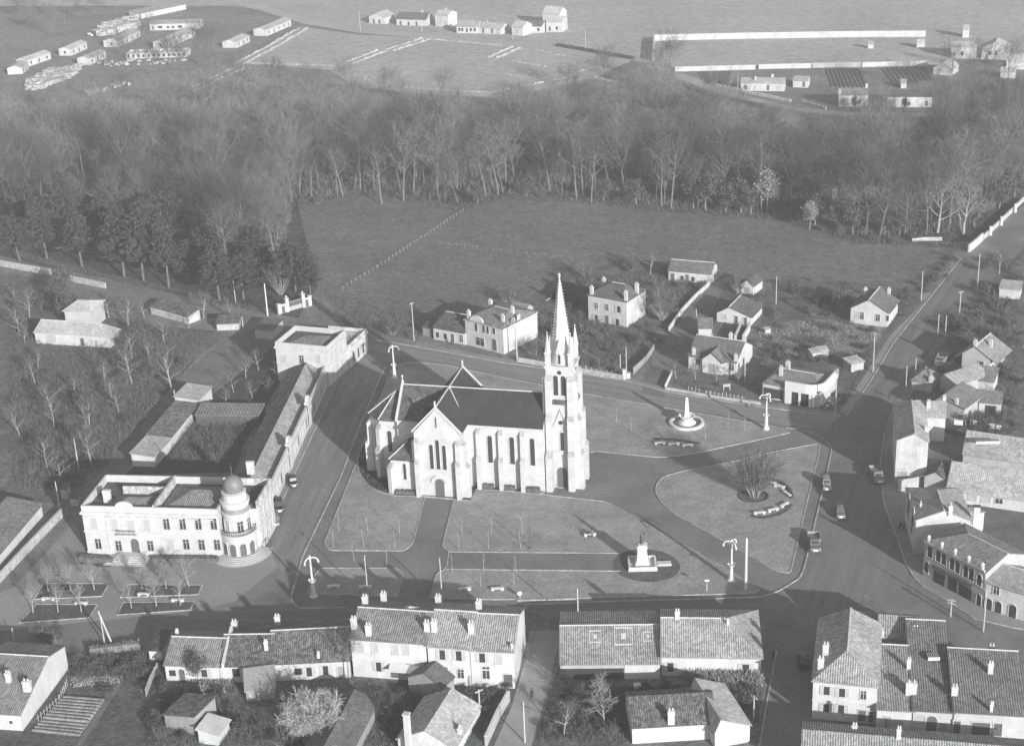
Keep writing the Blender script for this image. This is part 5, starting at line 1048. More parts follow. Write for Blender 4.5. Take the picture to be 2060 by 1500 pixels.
def bare(seed, H=16, clear=.38, spread=.3, nl=11, up=.35, r=.3, tw=(5, 4), w=.05, lean=.03, depth=1, rnd=False):
    T = Tree(seed); rng = T.r
    pts, d = T.limb(np.zeros(3), norm(np.array([rng.normal()*lean, rng.normal()*lean, 1])), H*.86, r, r*.22, 6, .06, .05, 6)
    for k in range(nl):
        f = clear+(1-clear)*(k+.4)/nl; p = along(pts, min(f, .99)); az = k*2.4+rng.random()*.8; el = .35+up*rng.random()+.5*(k/nl)
        dd = norm(np.array([math.cos(az), math.sin(az), math.tan(min(el, 1.25))])); ln = H*spread*((.45+.75*math.sin(math.pi*(.12+.8*(k+.5)/nl))) if rnd else (1.15-.6*k/nl))*(.75+.5*rng.random())
        lp, ld = T.limb(p, dd, ln, r*.42*(1-.5*k/nl), r*.12, 3, .16, .16, 4)
        for j in range(tw[0]):
            q = along(lp, .3+.7*(j+.5)/tw[0]); T.twigs(q, norm(ld+vrand(rng)*1.0+np.array([0, 0, .15])), ln*(.34+.25*rng.random()), tw[1], w, depth)
    for j in range(5): T.twigs(pts[-1], norm(np.array([rng.normal()*.5, rng.normal()*.5, 1])), H*.14, tw[1], w, depth)
    return T
def fan(seed, H=12, stems=16, spread=.5, r=.16, tw=(6, 4), w=.045, base=.5, depth=1):
    T = Tree(seed); rng = T.r
    for k in range(stems):
        az = 2*math.pi*k/stems+rng.random(); t_ = spread*math.sqrt(rng.random()); d = norm(np.array([math.cos(az)*t_, math.sin(az)*t_, 1]))
        p = np.array([math.cos(az), math.sin(az), 0])*base*rng.random(); ln = H*(.62+.38*rng.random())*(1-.25*t_)
        lp, ld = T.limb(p, d, ln*.8, r*(.6+.4*rng.random()), r*.15, 4, .06, .06, 4)
        for j in range(tw[0]): T.twigs(along(lp, .3+.7*(j+.5)/tw[0]), norm(ld+vrand(rng)*.9+np.array([0, 0, .1])), ln*(.15+.13*rng.random()), tw[1], w, depth)
    return T
def conifer(seed, H=16, R0=4.2, tiers=17, clear=.16, size=.34, dens=1.0, top=.9):
    T = Tree(seed); rng = T.r; pts, d = T.limb(np.zeros(3), np.array([0, 0, 1.]), H*.97, .38, .06, 5, .03, .03, 6)
    for k in range(tiers):
        f = clear+(1-clear)*k/tiers; z = H*f*.98; rad = R0*((1-(f-clear)/(1-clear))**top)*(.75+.4*rng.random())+.35; nb = 7 if k < tiers*.7 else 5
        for j in range(nb):
            az = 2*math.pi*(j+rng.random()*.7)/nb+k; ln = rad*(.65+.5*rng.random()); d = norm(np.array([math.cos(az), math.sin(az), .28-.2*rng.random()])); p0 = along(pts, min(f, .98))
            p1 = p0+d*ln; T.t.tube(p0, p1, .06, .02, 3, cap=False)
            for q in range(int(ln*7*dens)+3):
                u = .2+.85*rng.random(); c = p0+d*ln*u+rng.normal(size=3)*np.array([.3, .3, .22])*(.4+.5*u); T.leaf(c, size*(.6+.7*rng.random()))
    return T
def leafy(seed, H=5, R0=2, n=900, size=.22, trunk=1.2, r=.12, flat=1.0, clumps=14):
    T = Tree(seed); rng = T.r; pts, d = T.limb(np.zeros(3), np.array([0, 0, 1.]), max(trunk, .3)+H*.2, r, r*.5, 3, .08, .05, 5)
    cs = []
    for k in range(clumps):
        v = vrand(rng)*R0*(.45+.5*rng.random()); v[2] = abs(v[2])*.9*flat if trunk < .5 else v[2]*flat; c = np.array([0, 0, trunk+(H-trunk)*.5])+v*np.array([1, 1, (H-trunk)*.5/R0*1.0]); cs.append(c)
        T.t.tube(pts[-2], c, r*.35, r*.1, 3, cap=False)
    for k in range(n):
        c = cs[k % clumps]; T.leaf(c+rng.normal(size=3)*R0*.24, size*(.6+.7*rng.random()))
    return T
PROTO = {}
def proto(key, T, bark=None, twig=None):
    """meshes shared by all trees of one growth form"""
    tm = T.t.mesh('trunk', fix=False); tm.materials.append(bark or BARK); cm = T.crown(); cm.materials.append(twig or TWIG); PROTO[key] = (tm, cm)
def tree(key, name, label, cat, p, rz=0, s=1.0, group=None, sz=1.0):
    o = thing(name, label, cat, (p.x, p.y, 0), rz, group); o.scale = (s, s, s*sz); tm, cm = PROTO[key]
    obj('trunk', tm, None, o); obj('crown', cm, None, o); return o
for k in range(6): proto(f'wood{k}', bare(20+k, 18+1.2*(k % 3), .3+.07*(k % 3), .34+.05*(k % 3), 15, .5, .28, (8, 6), .048, .09, 2, True), WTRUNK, WTWIG)
for k in range(2): proto(f'tall{k}', bare(40+k, 20.5, .46, .3, 13, .5, .28, (8, 5), .048, .05, 2, True), EDGEB, WTWIG)
for k in range(2): proto(f'broad{k}', bare(50+k, 14, .25, .5, 11, .2, .42, (8, 6), .04, .05, 2), TRUNKP, TWIGP)
for k, (H_, R_, cl, tp, tr) in enumerate(((21, 5.6, .3, .42, 20), (19, 4.6, .34, .6, 18), (23, 6.2, .26, .5, 23), (18, 7.6, .3, .36, 14))): proto(f'con{k}', conifer(60+k, H_, R_, tr, cl, .34, 2.0, tp), WTRUNK, NEEDLE)
proto('fan', fan(70, 13, 24, .7, .17, (10, 7), .04), BARK, TWIG)
proto('fanbig', fan(71, 13.5, 46, .8, .15, (11, 8), .04, .8), BARK, TWIG)
proto('fanpale', fan(72, 7.8, 60, 1.15, .07, (12, 7), .045, .6, 2), TRUNKP, TWIGW)
proto('pollard', fan(73, 4.6, 1, .02, .13, (2, 2), .02) if False else bare(73, 5.2, .42, .42, 14, .5, .13, (6, 5), .03), TRUNKP, TWIGP)
proto('pollard1', bare(74, 4.8, .45, .4, 13, .6, .12, (6, 5), .03), TRUNKP, TWIGP)
proto('sapling', bare(75, 4.6, .5, .16, 6, .6, .06, (2, 2), .012), TRUNKP, TWIG)
for k in range(3): proto(f'orchard{k}', bare(80+k, 6.5, .28, .4, 10, .3, .16, (6, 5), .035), BARK, TWIG)
for k in range(3): proto(f'bush{k}', fan(90+k, 3.6, 30, 1.1, .05, (8, 6), .032, .9), BARK, TWIG)
for k in range(2): proto(f'shrub{k}', leafy(95+k, 2.2, 1.5, 520, .17, .2, .08), BARK, LEAF)
proto('dark', leafy(97, 6.2, 1.8, 1300, .17, 1.4, .12), BARK, LEAF)
proto('paleleaf', leafy(98, 13, 3.4, 2600, .3, 3.5, .22, clumps=30), TRUNKP, LEAFP)
proto('feather', bare(99, 8.5, .14, .36, 18, .9, .14, (8, 6), .05), TRUNKP, TWIGP)

# the evergreens at the west end of the wood
CON = [(40, 520, 3, .95), (95, 516, 0, 1.0), (165, 530, 1, 1.12), (205, 480, 2, 1.0), (250, 552, 0, 1.08), (289, 560, 2, .95), (340, 573, 1, 1.05), (330, 500, 3, 1.0), (380, 565, 2, .8), (442, 600, 0, 1.0), (420, 520, 1, .95), (490, 595, 3, 1.0), (520, 560, 0, .9), (595, 580, 3, .95), (625, 585, 2, .55), (60, 470, 1, .95), (140, 465, 2, .9)]
for i, (x, y, k, s) in enumerate(CON):
    p = Gxy(x, y+6); nm = ['conifer', 'conifer', 'conifer', 'cedar'][k]
    lb = {0: 'dark conical evergreen among the others above the west road', 1: 'dark conical evergreen among the others above the west road', 2: 'dark conical evergreen among the others above the west road', 3: 'dark broad-spreading cedar above the west road'}[k]
    tree(f'con{k}', nm, lb, 'evergreen tree', p, random.random()*6, s*(.75+.4*random.random()), 'dark cedars above the west road' if k == 3 else 'dark conifers above the west road', .85+.3*random.random())
tree('fan', 'bare_tree', 'bare tree opening like a fan between the cedars and the park gate', 'tree', Gxy(565, 592), 1, 1.0)
# named single trees at the wood edge
tree('paleleaf', 'leafy_tree', 'pale leafy tree in sunlight at the middle of the wood edge', 'tree', Gxy(1544, 425), 0, .95)
tree('paleleaf', 'leafy_tree', 'smaller pale leafy tree low at the wood edge, nearest the pasture', 'tree', Gxy(1628, 462), 2, .62)
tree('tall0', 'bare_tree', 'tall pale bare tree standing in front of the hidden house roof', 'tree', Gxy(1745, 455), .5, 1.1)
tree('broad0', 'bare_tree', 'big spreading pale bare tree near the bright street wall', 'tree', Gxy(1886, 468), 0, 1.12)
tree('broad1', 'bare_tree', 'broad pale bare tree beside the bright street wall end', 'tree', Gxy(1938, 472), 2, .95)
tree('fan', 'bare_tree', 'many-stemmed bare tree behind the bright street wall', 'tree', Gxy(1982, 412), 3, 1.0)
for i, (x, y) in enumerate([(690, 397), (768, 410), (812, 405), (725, 380), (880, 385), (920, 380), (1003, 392), (1160, 400), (1190, 410), (1330, 415), (1350, 420)]):
    tree(f'tall{i % 2}', 'wood_edge_tree', 'tall bare tree with a pale straight trunk at the pasture edge of the wood', 'tree', Gxy(x, y), i, .92+.06*(i % 4), 'pale straight trunks along the pasture')
# the winter wood
def inside(pt, poly):
    x, y = pt; c = False; n = len(poly)
    for i in range(n):
        x1, y1 = poly[i]; x2, y2 = poly[i-1]
        if (y1 > y) != (y2 > y) and x < (x2-x1)*(y-y1)/(y2-y1)+x1: c = not c
    return c
WOOD = [(-60, 300), (100, 288), (250, 268), (380, 250), (480, 236), (620, 232), (740, 250), (860, 266), (1000, 275), (1120, 252), (1250, 222), (1330, 218), (1380, 275), (1450, 335), (1600, 352), (1750, 335), (1880, 292), (2090, 268), (2090, 385), (1990, 425), (1930, 470), (1850, 478), (1730, 478), (1640, 450), (1560, 430), (1330, 415), (1160, 396), (1000, 392), (930, 412), (800, 388), (590, 402), (560, 560), (450, 560), (380, 470), (250, 445), (100, 430), (-60, 430)]
HOLES = [[(1645, 372), (1785, 372), (1785, 412), (1645, 412)], [(1690, 255), (1770, 255), (1770, 285), (1690, 285)], [(1130, 290), (1185, 290), (1185, 360), (1130, 360)]]
pts = []; rw = random.Random(3)
cell = {}
for _ in range(30000):
    x, y = rw.uniform(-260, 330), rw.uniform(420, 720); q = proj((x, y, 0))
    if not inside(q, WOOD) or any(inside(q, h_) for h_ in HOLES): continue
    k = (int(x//8), int(y//8)); dmin = 5.0+2.6*rw.random()+(5.5 if math.sin(x*.071+1.3)*math.sin(y*.083+.4)+.5*math.sin(x*.19+y*.13) > .62 else 0)
    if any((x-a)**2+(y-b_)**2 < dmin*dmin for i in (-1, 0, 1) for j in (-1, 0, 1) for a, b_ in cell.get((k[0]+i, k[1]+j), ())): continue
    cell.setdefault(k, []).append((x, y)); pts.append((x, y))
pts.sort(key=lambda p: p[1]-.0*p[0]); NEAR = 285
for i, (x, y) in enumerate(pts[:NEAR]):
    kk = rw.choice(['wood0', 'wood1', 'wood2', 'wood3', 'wood4', 'wood5', 'tall0', 'tall1'])
    tree(kk, 'wood_tree', 'bare winter tree standing among many alike in the wood', 'tree', Vector((x, y, 0)), rw.random()*6.28, rw.uniform(.55, 1.15), 'bare trees of the winter wood', rw.uniform(.85, 1.12))
# the trees farther back read as one mass
PT = [bare(120+k, 17.5, .3, .38, 13, .5, .26, (7, 5), .055, .09, 2, True) for k in range(4)]
QS = [np.array(t_.q) for t_ in PT]; TV = [np.array(t_.t.v) for t_ in PT]; TF = [t_.t.f for t_ in PT]
vq = []; tv = []; tf = []; off = 0
for x, y in pts[NEAR:]:
    k = rw.randrange(4); a = rw.random()*6.28; s = rw.uniform(.6, 1.1); Rm = np.array([[math.cos(a), -math.sin(a), 0], [math.sin(a), math.cos(a), 0], [0, 0, 1]])*s
    vq.append(QS[k].reshape(-1, 3)@Rm.T+np.array([x, y, 0])); tv.append(TV[k]@Rm.T+np.array([x, y, 0])); tf += [tuple(i+off for i in f) for f in TF[k]]; off += len(TV[k])
T = Tree(0); T.q = list(np.concatenate(vq).reshape(-1, 4, 3)); me = T.crown(); o = obj('woodland', me, WTWIG); o['kind'] = 'stuff'; o['label'] = 'far part of the bare winter wood, seen as one mass'
me2 = D.meshes.new('woodland_trunks'); me2.from_pydata(np.concatenate(tv).tolist(), [], tf); o2 = obj('trunks', me2, WTRUNK, o); o2['kind'] = 'stuff'
for i, (x, y, s_) in enumerate([(1395, 418, 1.9), (1420, 424, 2.1), (1460, 428, 1.7), (1490, 430, 2.0), (1510, 434, 1.6), (1640, 455, 1.8), (1655, 440, 1.5), (1600, 440, 1.4), (1690, 465, 1.7), (1715, 472, 1.5), (1280, 412, 1.5), (1215, 406, 1.4), (1060, 396, 1.3), (960, 410, 1.2), (1780, 470, 1.5), (1810, 474, 1.3), (1960, 455, 1.6), (2010, 420, 1.7), (2040, 400, 1.8), (1340, 380, 1.8), (1440, 395, 1.9), (300, 470, 1.9), (180, 450, 1.8), (400, 480, 1.9), (470, 540, 2.0), (560, 480, 1.6)]):
    tree('dark', 'ivied_tree', 'dark bushy evergreen mixed among the bare trees of the wood', 'evergreen tree', Gxy(x, y), i*1.3, s_, 'dark bushy evergreens in the wood', .9)
# undergrowth
T = Tree(5); rr_ = np.random.default_rng(5); n = 0
while n < 14000:
    x, y = rr_.uniform(-260, 330), rr_.uniform(420, 640); q = proj((x, y, 0))
    if not inside(q, WOOD): continue
    n += 1; h_ = rr_.uniform(.6, 2.6)
    for k in range(4):
        p = np.array([x+rr_.normal()*.5, y+rr_.normal()*.5, 0]); d = norm(np.array([rr_.normal()*.35, rr_.normal()*.35, 1])); T.rib(p, p+d*h_, .06, .03)
        T.rib(p+d*h_*.4, p+d*h_*.4+norm(d+vrand(rr_)*.9)*h_*.5, .04, .02)
o = obj('undergrowth', T.crown(), WTWIG); o['kind'] = 'stuff'; o['label'] = 'low brush on the floor of the wood'
# grass and bramble tufts on the rough ground
def tufts(name, poly, n, h0, h1, mat, w=.05, label='rough winter grass and brambles', seed=9, blades=4):
    T = Tree(seed); rg = np.random.default_rng(seed); P = [Gxy(*p) for p in poly]; xs = [p.x for p in P]; ys = [p.y for p in P]; pl = [(p.x, p.y) for p in P]; c = 0
    while c < n:
        x, y = rg.uniform(min(xs), max(xs)), rg.uniform(min(ys), max(ys))
        if not inside((x, y), pl): continue
        c += 1; h_ = rg.uniform(h0, h1)
        for k in range(blades):
            p = np.array([x+rg.normal()*.3, y+rg.normal()*.3, 0]); d = norm(np.array([rg.normal()*.5, rg.normal()*.5, 1])); T.rib(p, p+d*h_, w, w*.4)
    o = obj(name, T.crown(), mat); o['kind'] = 'stuff'; o['label'] = label; return o
ORCH = [(25, 600), (110, 700), (230, 710), (300, 660), (420, 680), (330, 800), (220, 930), (130, 985), (25, 985)]
tufts('brambles', ORCH, 6500, .3, 1.6, TWIG, .045, 'brambles and long grass of the orchard')
tufts('brambles', [(660, 590), (840, 640), (860, 680), (700, 662)], 500, .3, 1.2, TWIG, .05, 'brambles along the pasture foot', 11)
tufts('bed_plants', [(722, 925), (740, 972), (766, 988), (785, 990), (775, 950), (760, 925)], 420, .3, .9, LEAF, .09, 'low plants in the church bed', 12, 6)
tufts('courtyard_brush', [(345, 880), (400, 850), (510, 850), (490, 890), (440, 930), (350, 930)], 520, .6, 2.2, TWIG, .04, 'dry brush in the courtyard', 13)
tufts('allotment_plants', [(1530, 665), (1620, 645), (1780, 660), (1760, 690), (1600, 712), (1525, 700)], 1500, .2, .7, TWIGP, .06, 'dry plants of the allotment', 14)
tufts('garden_plants', [(1050, 640), (1250, 740), (1330, 670), (1420, 585), (1340, 540), (1130, 570)], 3500, .2, 1.1, TWIG, .05, 'winter growth in the villa garden', 15)
tufts('garden_plants', [(1860, 640), (2050, 560), (2050, 860), (1910, 840), (1905, 690)], 2600, .2, 1.0, TWIG, .05, 'winter growth in the east gardens', 16)
tufts('garden_plants', [(330, 1390), (480, 1430), (560, 1480), (700, 1480), (720, 1400), (1000, 1400), (960, 1500), (300, 1500)], 3600, .15, 1.0, TWIG, .04, 'weeds in the yards behind the low cottages', 17)
tufts('garden_plants', [(1130, 1385), (1530, 1380), (1510, 1440), (1270, 1420), (1250, 1490), (1080, 1490)], 3000, .15, 1.1, TWIG, .04, 'weeds in the yard behind the long house', 18)
tufts('creeper', [(1370, 1358), (1530, 1362), (1535, 1378), (1470, 1374), (1390, 1368)], 420, .4, 2.0, LEAFP, .09, 'pale creeper along the vine cottage wall', 19, 6)
tufts('flower_bushes', [(385, 1375), (440, 1374), (470, 1380), (450, 1395), (400, 1392)], 300, .4, 1.3, LEAFP, .11, 'pale flowering bushes before the creeper cottage', 20, 6)
tufts('cabbages', [(150, 1362), (240, 1356), (235, 1376), (150, 1380)], 260, .2, .5, LEAFP, .13, 'pale winter cabbages in the corner garden', 21, 6)
tufts('garden_plants', [(140, 1330), (330, 1325), (320, 1360), (150, 1362)], 1200, .3, 1.3, LEAF, .08, 'dark bushes of the corner garden', 22, 6)
tufts('field_margin', [(598, 404), (720, 386), (800, 392), (930, 416), (1000, 392), (1160, 397), (1330, 417), (1560, 432), (1640, 452), (1730, 482), (1850, 486), (1930, 500), (1925, 508), (1850, 494), (1725, 493), (1640, 464), (1555, 443), (1330, 428), (1160, 408), (1000, 403), (930, 428), (800, 401), (720, 395), (602, 415)], 2600, .3, 1.3, TWIG, .05, 'ragged bramble margin between the pasture and the wood', 23)
tufts('verge_grass', [(1700, 815), (1736, 752), (1780, 682), (1848, 598), (1922, 508), (1915, 500), (1840, 590), (1765, 680), (1720, 750), (1685, 812)], 900, .15, .7, TWIG, .05, 'rough verge beside the street', 24)
tufts('verge_grass', [(30, 515), (215, 562), (450, 612), (545, 636), (545, 626), (450, 602), (215, 552), (30, 505)], 1200, .2, .9, TWIG, .05, 'rough verge of the west road', 25)
# trees and bushes in gardens, one by one
SINGLE = [
 ('fanbig', 'many_stemmed_tree', 'big many-stemmed bare tree in the round bed on the square', 1518, 999, 1.02),
 ('fanpale', 'bare_tree', 'round pale bushy bare tree behind the low cottages', 636, 1482, 1.25),
 ('tall1', 'bare_tree', 'slim bare tree against the end of the long low cottage', 701, 1374, .45),
 ('dark', 'evergreen_tree', 'small dark evergreen in front of the creeper cottage', 400, 1372, 1.0),
 ('feather', 'feathery_tree', 'feathery pale tree in the yard below the long house', 1215, 1453, 1.0),
 ('orchard0', 'bare_tree', 'thin bare tree left of the feathery tree', 1135, 1478, .95),
 ('fan', 'bare_tree', 'large bare fan-shaped tree right of the tall villa', 1330, 645, .95),
 ('orchard1', 'bare_tree', 'low forked bare tree beside the long white barn', 1308, 553, 1.1),
 ('fan', 'bare_tree', 'bare bushy tree at the pasture edge above the church spire', 1178, 560, .55),
 ('bush0', 'fan_shrub', 'fan of bare canes behind the pedimented building', 1022, 606, 1.5),
 ('fan', 'bare_tree', 'rounded bare tree left of the gabled house by the street', 1690, 622, .62),
 ('fan', 'bare_tree', 'twiggy bare tree beside the tiny dark-roofed white house', 1483, 590, .55),
 ('dark', 'palm_tree', 'dark shaggy tree behind the gabled house by the street', 1822, 612, .8),
 ('orchard2', 'bare_tree', 'forked bare tree at the mouth of the dirt lane', 1360, 762, .7),
 ('orchard0', 'bare_tree', 'upright bare tree in the orchard below the farm track', 345, 790, 1.6),
 ('orchard1', 'bare_tree', 'bare tree beside the farmhouse gable', 258, 655, 1.3),
 ('bush1', 'bare_bush', 'row-end bush of bare canes by the lower left road', 85, 1288, 1.0),
 ('bush2', 'bare_bush', 'bush of bare canes by the lower left road, nearer the pole', 115, 1290, 1.1),
 ('dark', 'evergreen_bush', 'dark evergreen right of the farmhouse', 268, 676, .7),
 ('shrub0', 'evergreen_bush', 'dark rounded bush between the church tower and the villa', 1155, 690, 2.0),
 ('bush0', 'bare_bush', 'large twiggy bush at the foot of the pedimented building', 1075, 712, 1.5),
 ('bush1', 'bare_bush', 'large twiggy bush in front of the villa corner', 1195, 670, 1.4),
 ('bush2', 'bare_bush', 'twiggy bush by the pasture corner near the tall pole', 790, 672, 1.3),
 ('orchard2', 'bare_tree', 'bare tree behind the street hut on the far side of the street', 2010, 552, 1.1),
 ('bush0', 'bare_bush', 'pale twiggy bush at the bottom edge beside the fan tree', 575, 1496, 1.2),
]
for key, nm, lb, x, y, s in SINGLE: tree(key, nm, lb, 'bush' if 'bush' in nm or 'shrub' in nm else 'tree', Gxy(x, y), random.random()*6, s)
for i, (x, y, s) in enumerate([(495, 760, 1.0), (520, 745, .9), (560, 765, .8), (507, 800, .7), (540, 790, .7), (470, 790, .8), (455, 815, .8), (570, 740, .9)]):
    tree(f'orchard{i % 3}', 'courtyard_tree', 'small bare tree in the upper courtyard behind the long wing', 'tree', Gxy(x, y), i, s*.9, 'courtyard trees')
for i, (x, y) in enumerate([(50, 690), (70, 770), (110, 860), (40, 880), (150, 800), (210, 770), (180, 860), (260, 750), (240, 830), (300, 720), (95, 940), (60, 640), (290, 640), (380, 660), (330, 690), (410, 640), (465, 640), (220, 640)]):
    tree(f'orchard{i % 3}', 'orchard_tree', 'bare tree scattered in the rough orchard below the west road', 'tree', Gxy(x, y), i*1.3, .8+.1*(i % 4), 'orchard trees')
for i, (x, y) in enumerate([(97, 1190), (143, 1188), (190, 1186), (67, 1232), (117, 1231), (164, 1230), (265, 1223), (315, 1220), (363, 1217), (286, 1184), (335, 1184), (380, 1180)]):
    tree('pollard' if i % 2 else 'pollard1', 'pollard_tree', 'small pollarded tree planted in the parterres before the domed hall', 'tree', Gxy(x, y), i*1.7, .9+.05*(i % 3), 'pollarded trees before the hall')
SAP = [(682, 1071.7), (741, 1073), (803.5, 1074), (670.7, 1100.4), (732, 1100.4), (794, 1102.7), (778.6, 1139), (712.6, 1129), (929, 1073), (989, 1075), (1051.5, 1075), (922, 1104), (982.5, 1103), (1047.6, 1103), (909.7, 1152), (973.4, 1152), (1038.8, 1153), (967, 1180), (1034, 1178), (1419, 885), (1464, 861), (1498, 866), (1270, 870), (1240, 850)]
for i, (x, y) in enumerate(SAP): tree('sapling', 'sapling', 'thin newly planted sapling on the church lawns', 'sapling', Gxy(x, y), i*2.1, 1.0, 'saplings on the church lawns')
for i, (x, y) in enumerate([(1399.4, 763), (1441.6, 765), (1484, 772)]): tree('pollard', 'young_tree', 'young pale-trunked tree in the bungalow front garden', 'tree', Gxy(x, y), i*2, .7, 'young trees before the bungalow')
GB = [(1120, 640), (1140, 720), (1180, 735), (1210, 742), (1235, 745), (1215, 700), (1250, 700), (1280, 690), (1310, 660), (1350, 610), (1300, 590), (1150, 600), (1100, 670), (1380, 560), (1440, 560)]
for i, (x, y) in enumerate(GB): tree(f'bush{i % 3}', 'garden_bush', 'bare garden bush around the villa', 'bush', Gxy(x, y), i*1.1, .6+.12*(i % 4), 'bare bushes of the villa garden')
for i, (x, y) in enumerate([(1545, 720), (1575, 705), (1600, 690), (1625, 700), (1660, 690), (1560, 640), (1590, 610), (1620, 625), (1650, 612), (1540, 600), (1730, 700), (1500, 665), (1520, 690), (1830, 590), (1850, 575)]):
    tree(f'bush{i % 3}', 'plot_bush', 'bare bush among the garden plots behind the corner cafe', 'bush', Gxy(x, y), i, .55+.1*(i % 3), 'bushes of the garden plots')
for i, (x, y) in enumerate([(1990, 530), (2015, 520), (1980, 545), (2030, 545), (1900, 660), (1940, 650), (1970, 640), (2020, 680), (2025, 760), (1900, 860), (1930, 845), (1960, 850), (1990, 845), (2020, 850), (1950, 735), (1925, 810)]):
    tree(f'bush{i % 3}' if i % 2 else f'shrub{i % 4//2}', 'yard_bush', 'bush in the gardens east of the street', 'bush', Gxy(x, y), i*.9, .8+.12*(i % 3), 'bushes east of the street')
for i, (x, y) in enumerate([(1835, 480), (1690, 470), (1760, 485), (1655, 465), (1560, 436), (1450, 425), (1240, 405), (1090, 396), (1030, 398), (850, 405), (640, 410), (1800, 490), (1915, 500)]):
    tree(f'bush{i % 3}' if i % 3 else 'shrub0', 'edge_bush', 'bush on the boundary between the pasture and the wood', 'bush', Gxy(x, y), i, .7+.1*(i % 3), 'bushes along the pasture edge')
for i, (x, y) in enumerate([(900, 1395), (945, 1400), (985, 1402), (1010, 1398), (1020, 1385), (760, 1400), (470, 1395), (520, 1430), (440, 1400), (330, 1420), (310, 1450), (1150, 1420), (1180, 1470), (1440, 1390), (1500, 1420), (1520, 1450), (1340, 1385), (215, 1400), (290, 1390), (330, 1385)]):
    tree(f'shrub{i % 2}' if i % 3 else f'bush{i % 3}', 'back_yard_bush', 'bush in the back yards at the foot of the picture', 'bush', Gxy(x, y), i, .5+.12*(i % 3), 'bushes of the lower yards')
for i, (x, y) in enumerate([(60, 60), (110, 75), (130, 50), (160, 40), (75, 40), (300, 120), (340, 130), (370, 145), (400, 130), (280, 130), (250, 150), (430, 140), (1330, 190), (1318, 180), (1345, 170), (1325, 165), (1560, 300), (1480, 290), (1420, 270), (1540, 320), (700, 215), (640, 200), (560, 195), (480, 205), (420, 215), (780, 225), (900, 235), (1040, 235), (1150, 215), (1220, 195), (330, 230), (240, 235), (160, 250), (70, 260), (45, 40), (90, 30), (190, 30), (230, 25), (1920, 190), (1950, 180), (1990, 170), (2030, 190), (1960, 140)]):
    tree(f'wood{i % 6}', 'far_tree', 'far bare tree beyond the wood', 'tree', Gxy(x, y), i, .6+.1*(i % 3), 'scattered far trees beyond the wood')
for (x, y, lb) in ((1720, 221, 'dark round tree at the door of the boxy white house'), (1821, 224, 'slim dark tree against the long white house')): tree('dark', 'evergreen_tree', lb, 'tree', Gxy(x, y), 0, .9)
def scatter(poly, n, keys, name, label, cat, group, s0, s1, seed, gap=2.0):
    rg = random.Random(seed); P = [Gxy(*p) for p in poly]; pl = [(p.x, p.y) for p in P]; xs = [p.x for p in P]; ys = [p.y for p in P]; got = []; tries = 0
    while len(got) < n and tries < 6000:
        tries += 1; x, y = rg.uniform(min(xs), max(xs)), rg.uniform(min(ys), max(ys)); q = Vector((x, y, 0))
        if not inside((x, y), pl) or any((x-a)**2+(y-b_)**2 < gap*gap for a, b_ in got): continue
        if any(-1.2 < (q-a).dot(ax) < L+1.2 and -1.6 < (q-a).dot(ay) < D_+1.2 for a, ax, ay, L, D_ in FOOT): continue
        got.append((x, y)); tree(rg.choice(keys), name, label, cat, q, rg.random()*6, rg.uniform(s0, s1), group, rg.uniform(.8, 1.2))
BK = ['bush0', 'bush1', 'bush2', 'shrub0', 'shrub1']
scatter([(1055, 640), (1130, 560), (1240, 528), (1335, 530), (1425, 570), (1345, 675), (1285, 740), (1250, 748), (1050, 715)], 46, BK, 'garden_bush', 'bare garden bush around the villa', 'bush', 'bare bushes of the villa garden', .5, 1.15, 31)
scatter([(1450, 580), (1600, 562), (1790, 582), (1850, 606), (1790, 670), (1740, 745), (1690, 815), (1530, 750), (1520, 660)], 60, BK, 'plot_bush', 'bare bush among the garden plots behind the corner cafe', 'bush', 'bushes of the garden plots', .4, 1.0, 32)
scatter([(1900, 690), (1990, 575), (2060, 500), (2060, 870), (1910, 840)], 50, BK, 'yard_bush', 'bush in the gardens east of the street', 'bush', 'bushes east of the street', .5, 1.2, 33)
scatter([(1840, 615), (1870, 585), (1925, 515), (1905, 560)], 8, BK, 'plot_bush', 'bare bush among the garden plots behind the corner cafe', 'bush', 'bushes of the garden plots', .4, .8, 34)
scatter(ORCH, 10, ['orchard0', 'orchard1', 'orchard2'], 'orchard_tree', 'bare tree scattered in the rough orchard below the west road', 'tree', 'orchard trees', .8, 1.3, 35, 7)
scatter(ORCH, 40, BK, 'orchard_bush', 'bush in the rough grass of the orchard below the west road', 'bush', 'bushes of the orchard', .5, 1.3, 36, 3)
scatter([(60, 600), (130, 590), (200, 640), (190, 655), (100, 655)], 9, ['shrub0', 'shrub1', 'dark'], 'farm_bush', 'dark bush behind the farmhouse', 'bush', 'dark bushes behind the farmhouse', .9, 1.5, 37, 2.5)
scatter([(330, 1385), (480, 1420), (560, 1470), (700, 1480), (720, 1395), (1000, 1395), (960, 1490), (300, 1490)], 34, BK, 'back_yard_bush', 'bush in the back yards at the foot of the picture', 'bush', 'bushes of the lower yards', .35, .8, 38)
scatter([(1130, 1385), (1530, 1380), (1510, 1440), (1270, 1420), (1250, 1490), (1080, 1490)], 26, BK, 'back_yard_bush', 'bush in the back yards at the foot of the picture', 'bush', 'bushes of the lower yards', .35, .8, 39)
scatter([(140, 1330), (325, 1322), (315, 1365), (150, 1368)], 20, BK, 'corner_garden_bush', 'bush in the upper half of the corner garden', 'bush', 'bushes of the corner garden', .4, .75, 40, 1.2)
scatter([(1850, 880), (1930, 860), (2050, 866), (2050, 880), (1940, 880)], 10, BK, 'yard_bush', 'bush in the gardens east of the street', 'bush', 'bushes east of the street', .5, .9, 41)
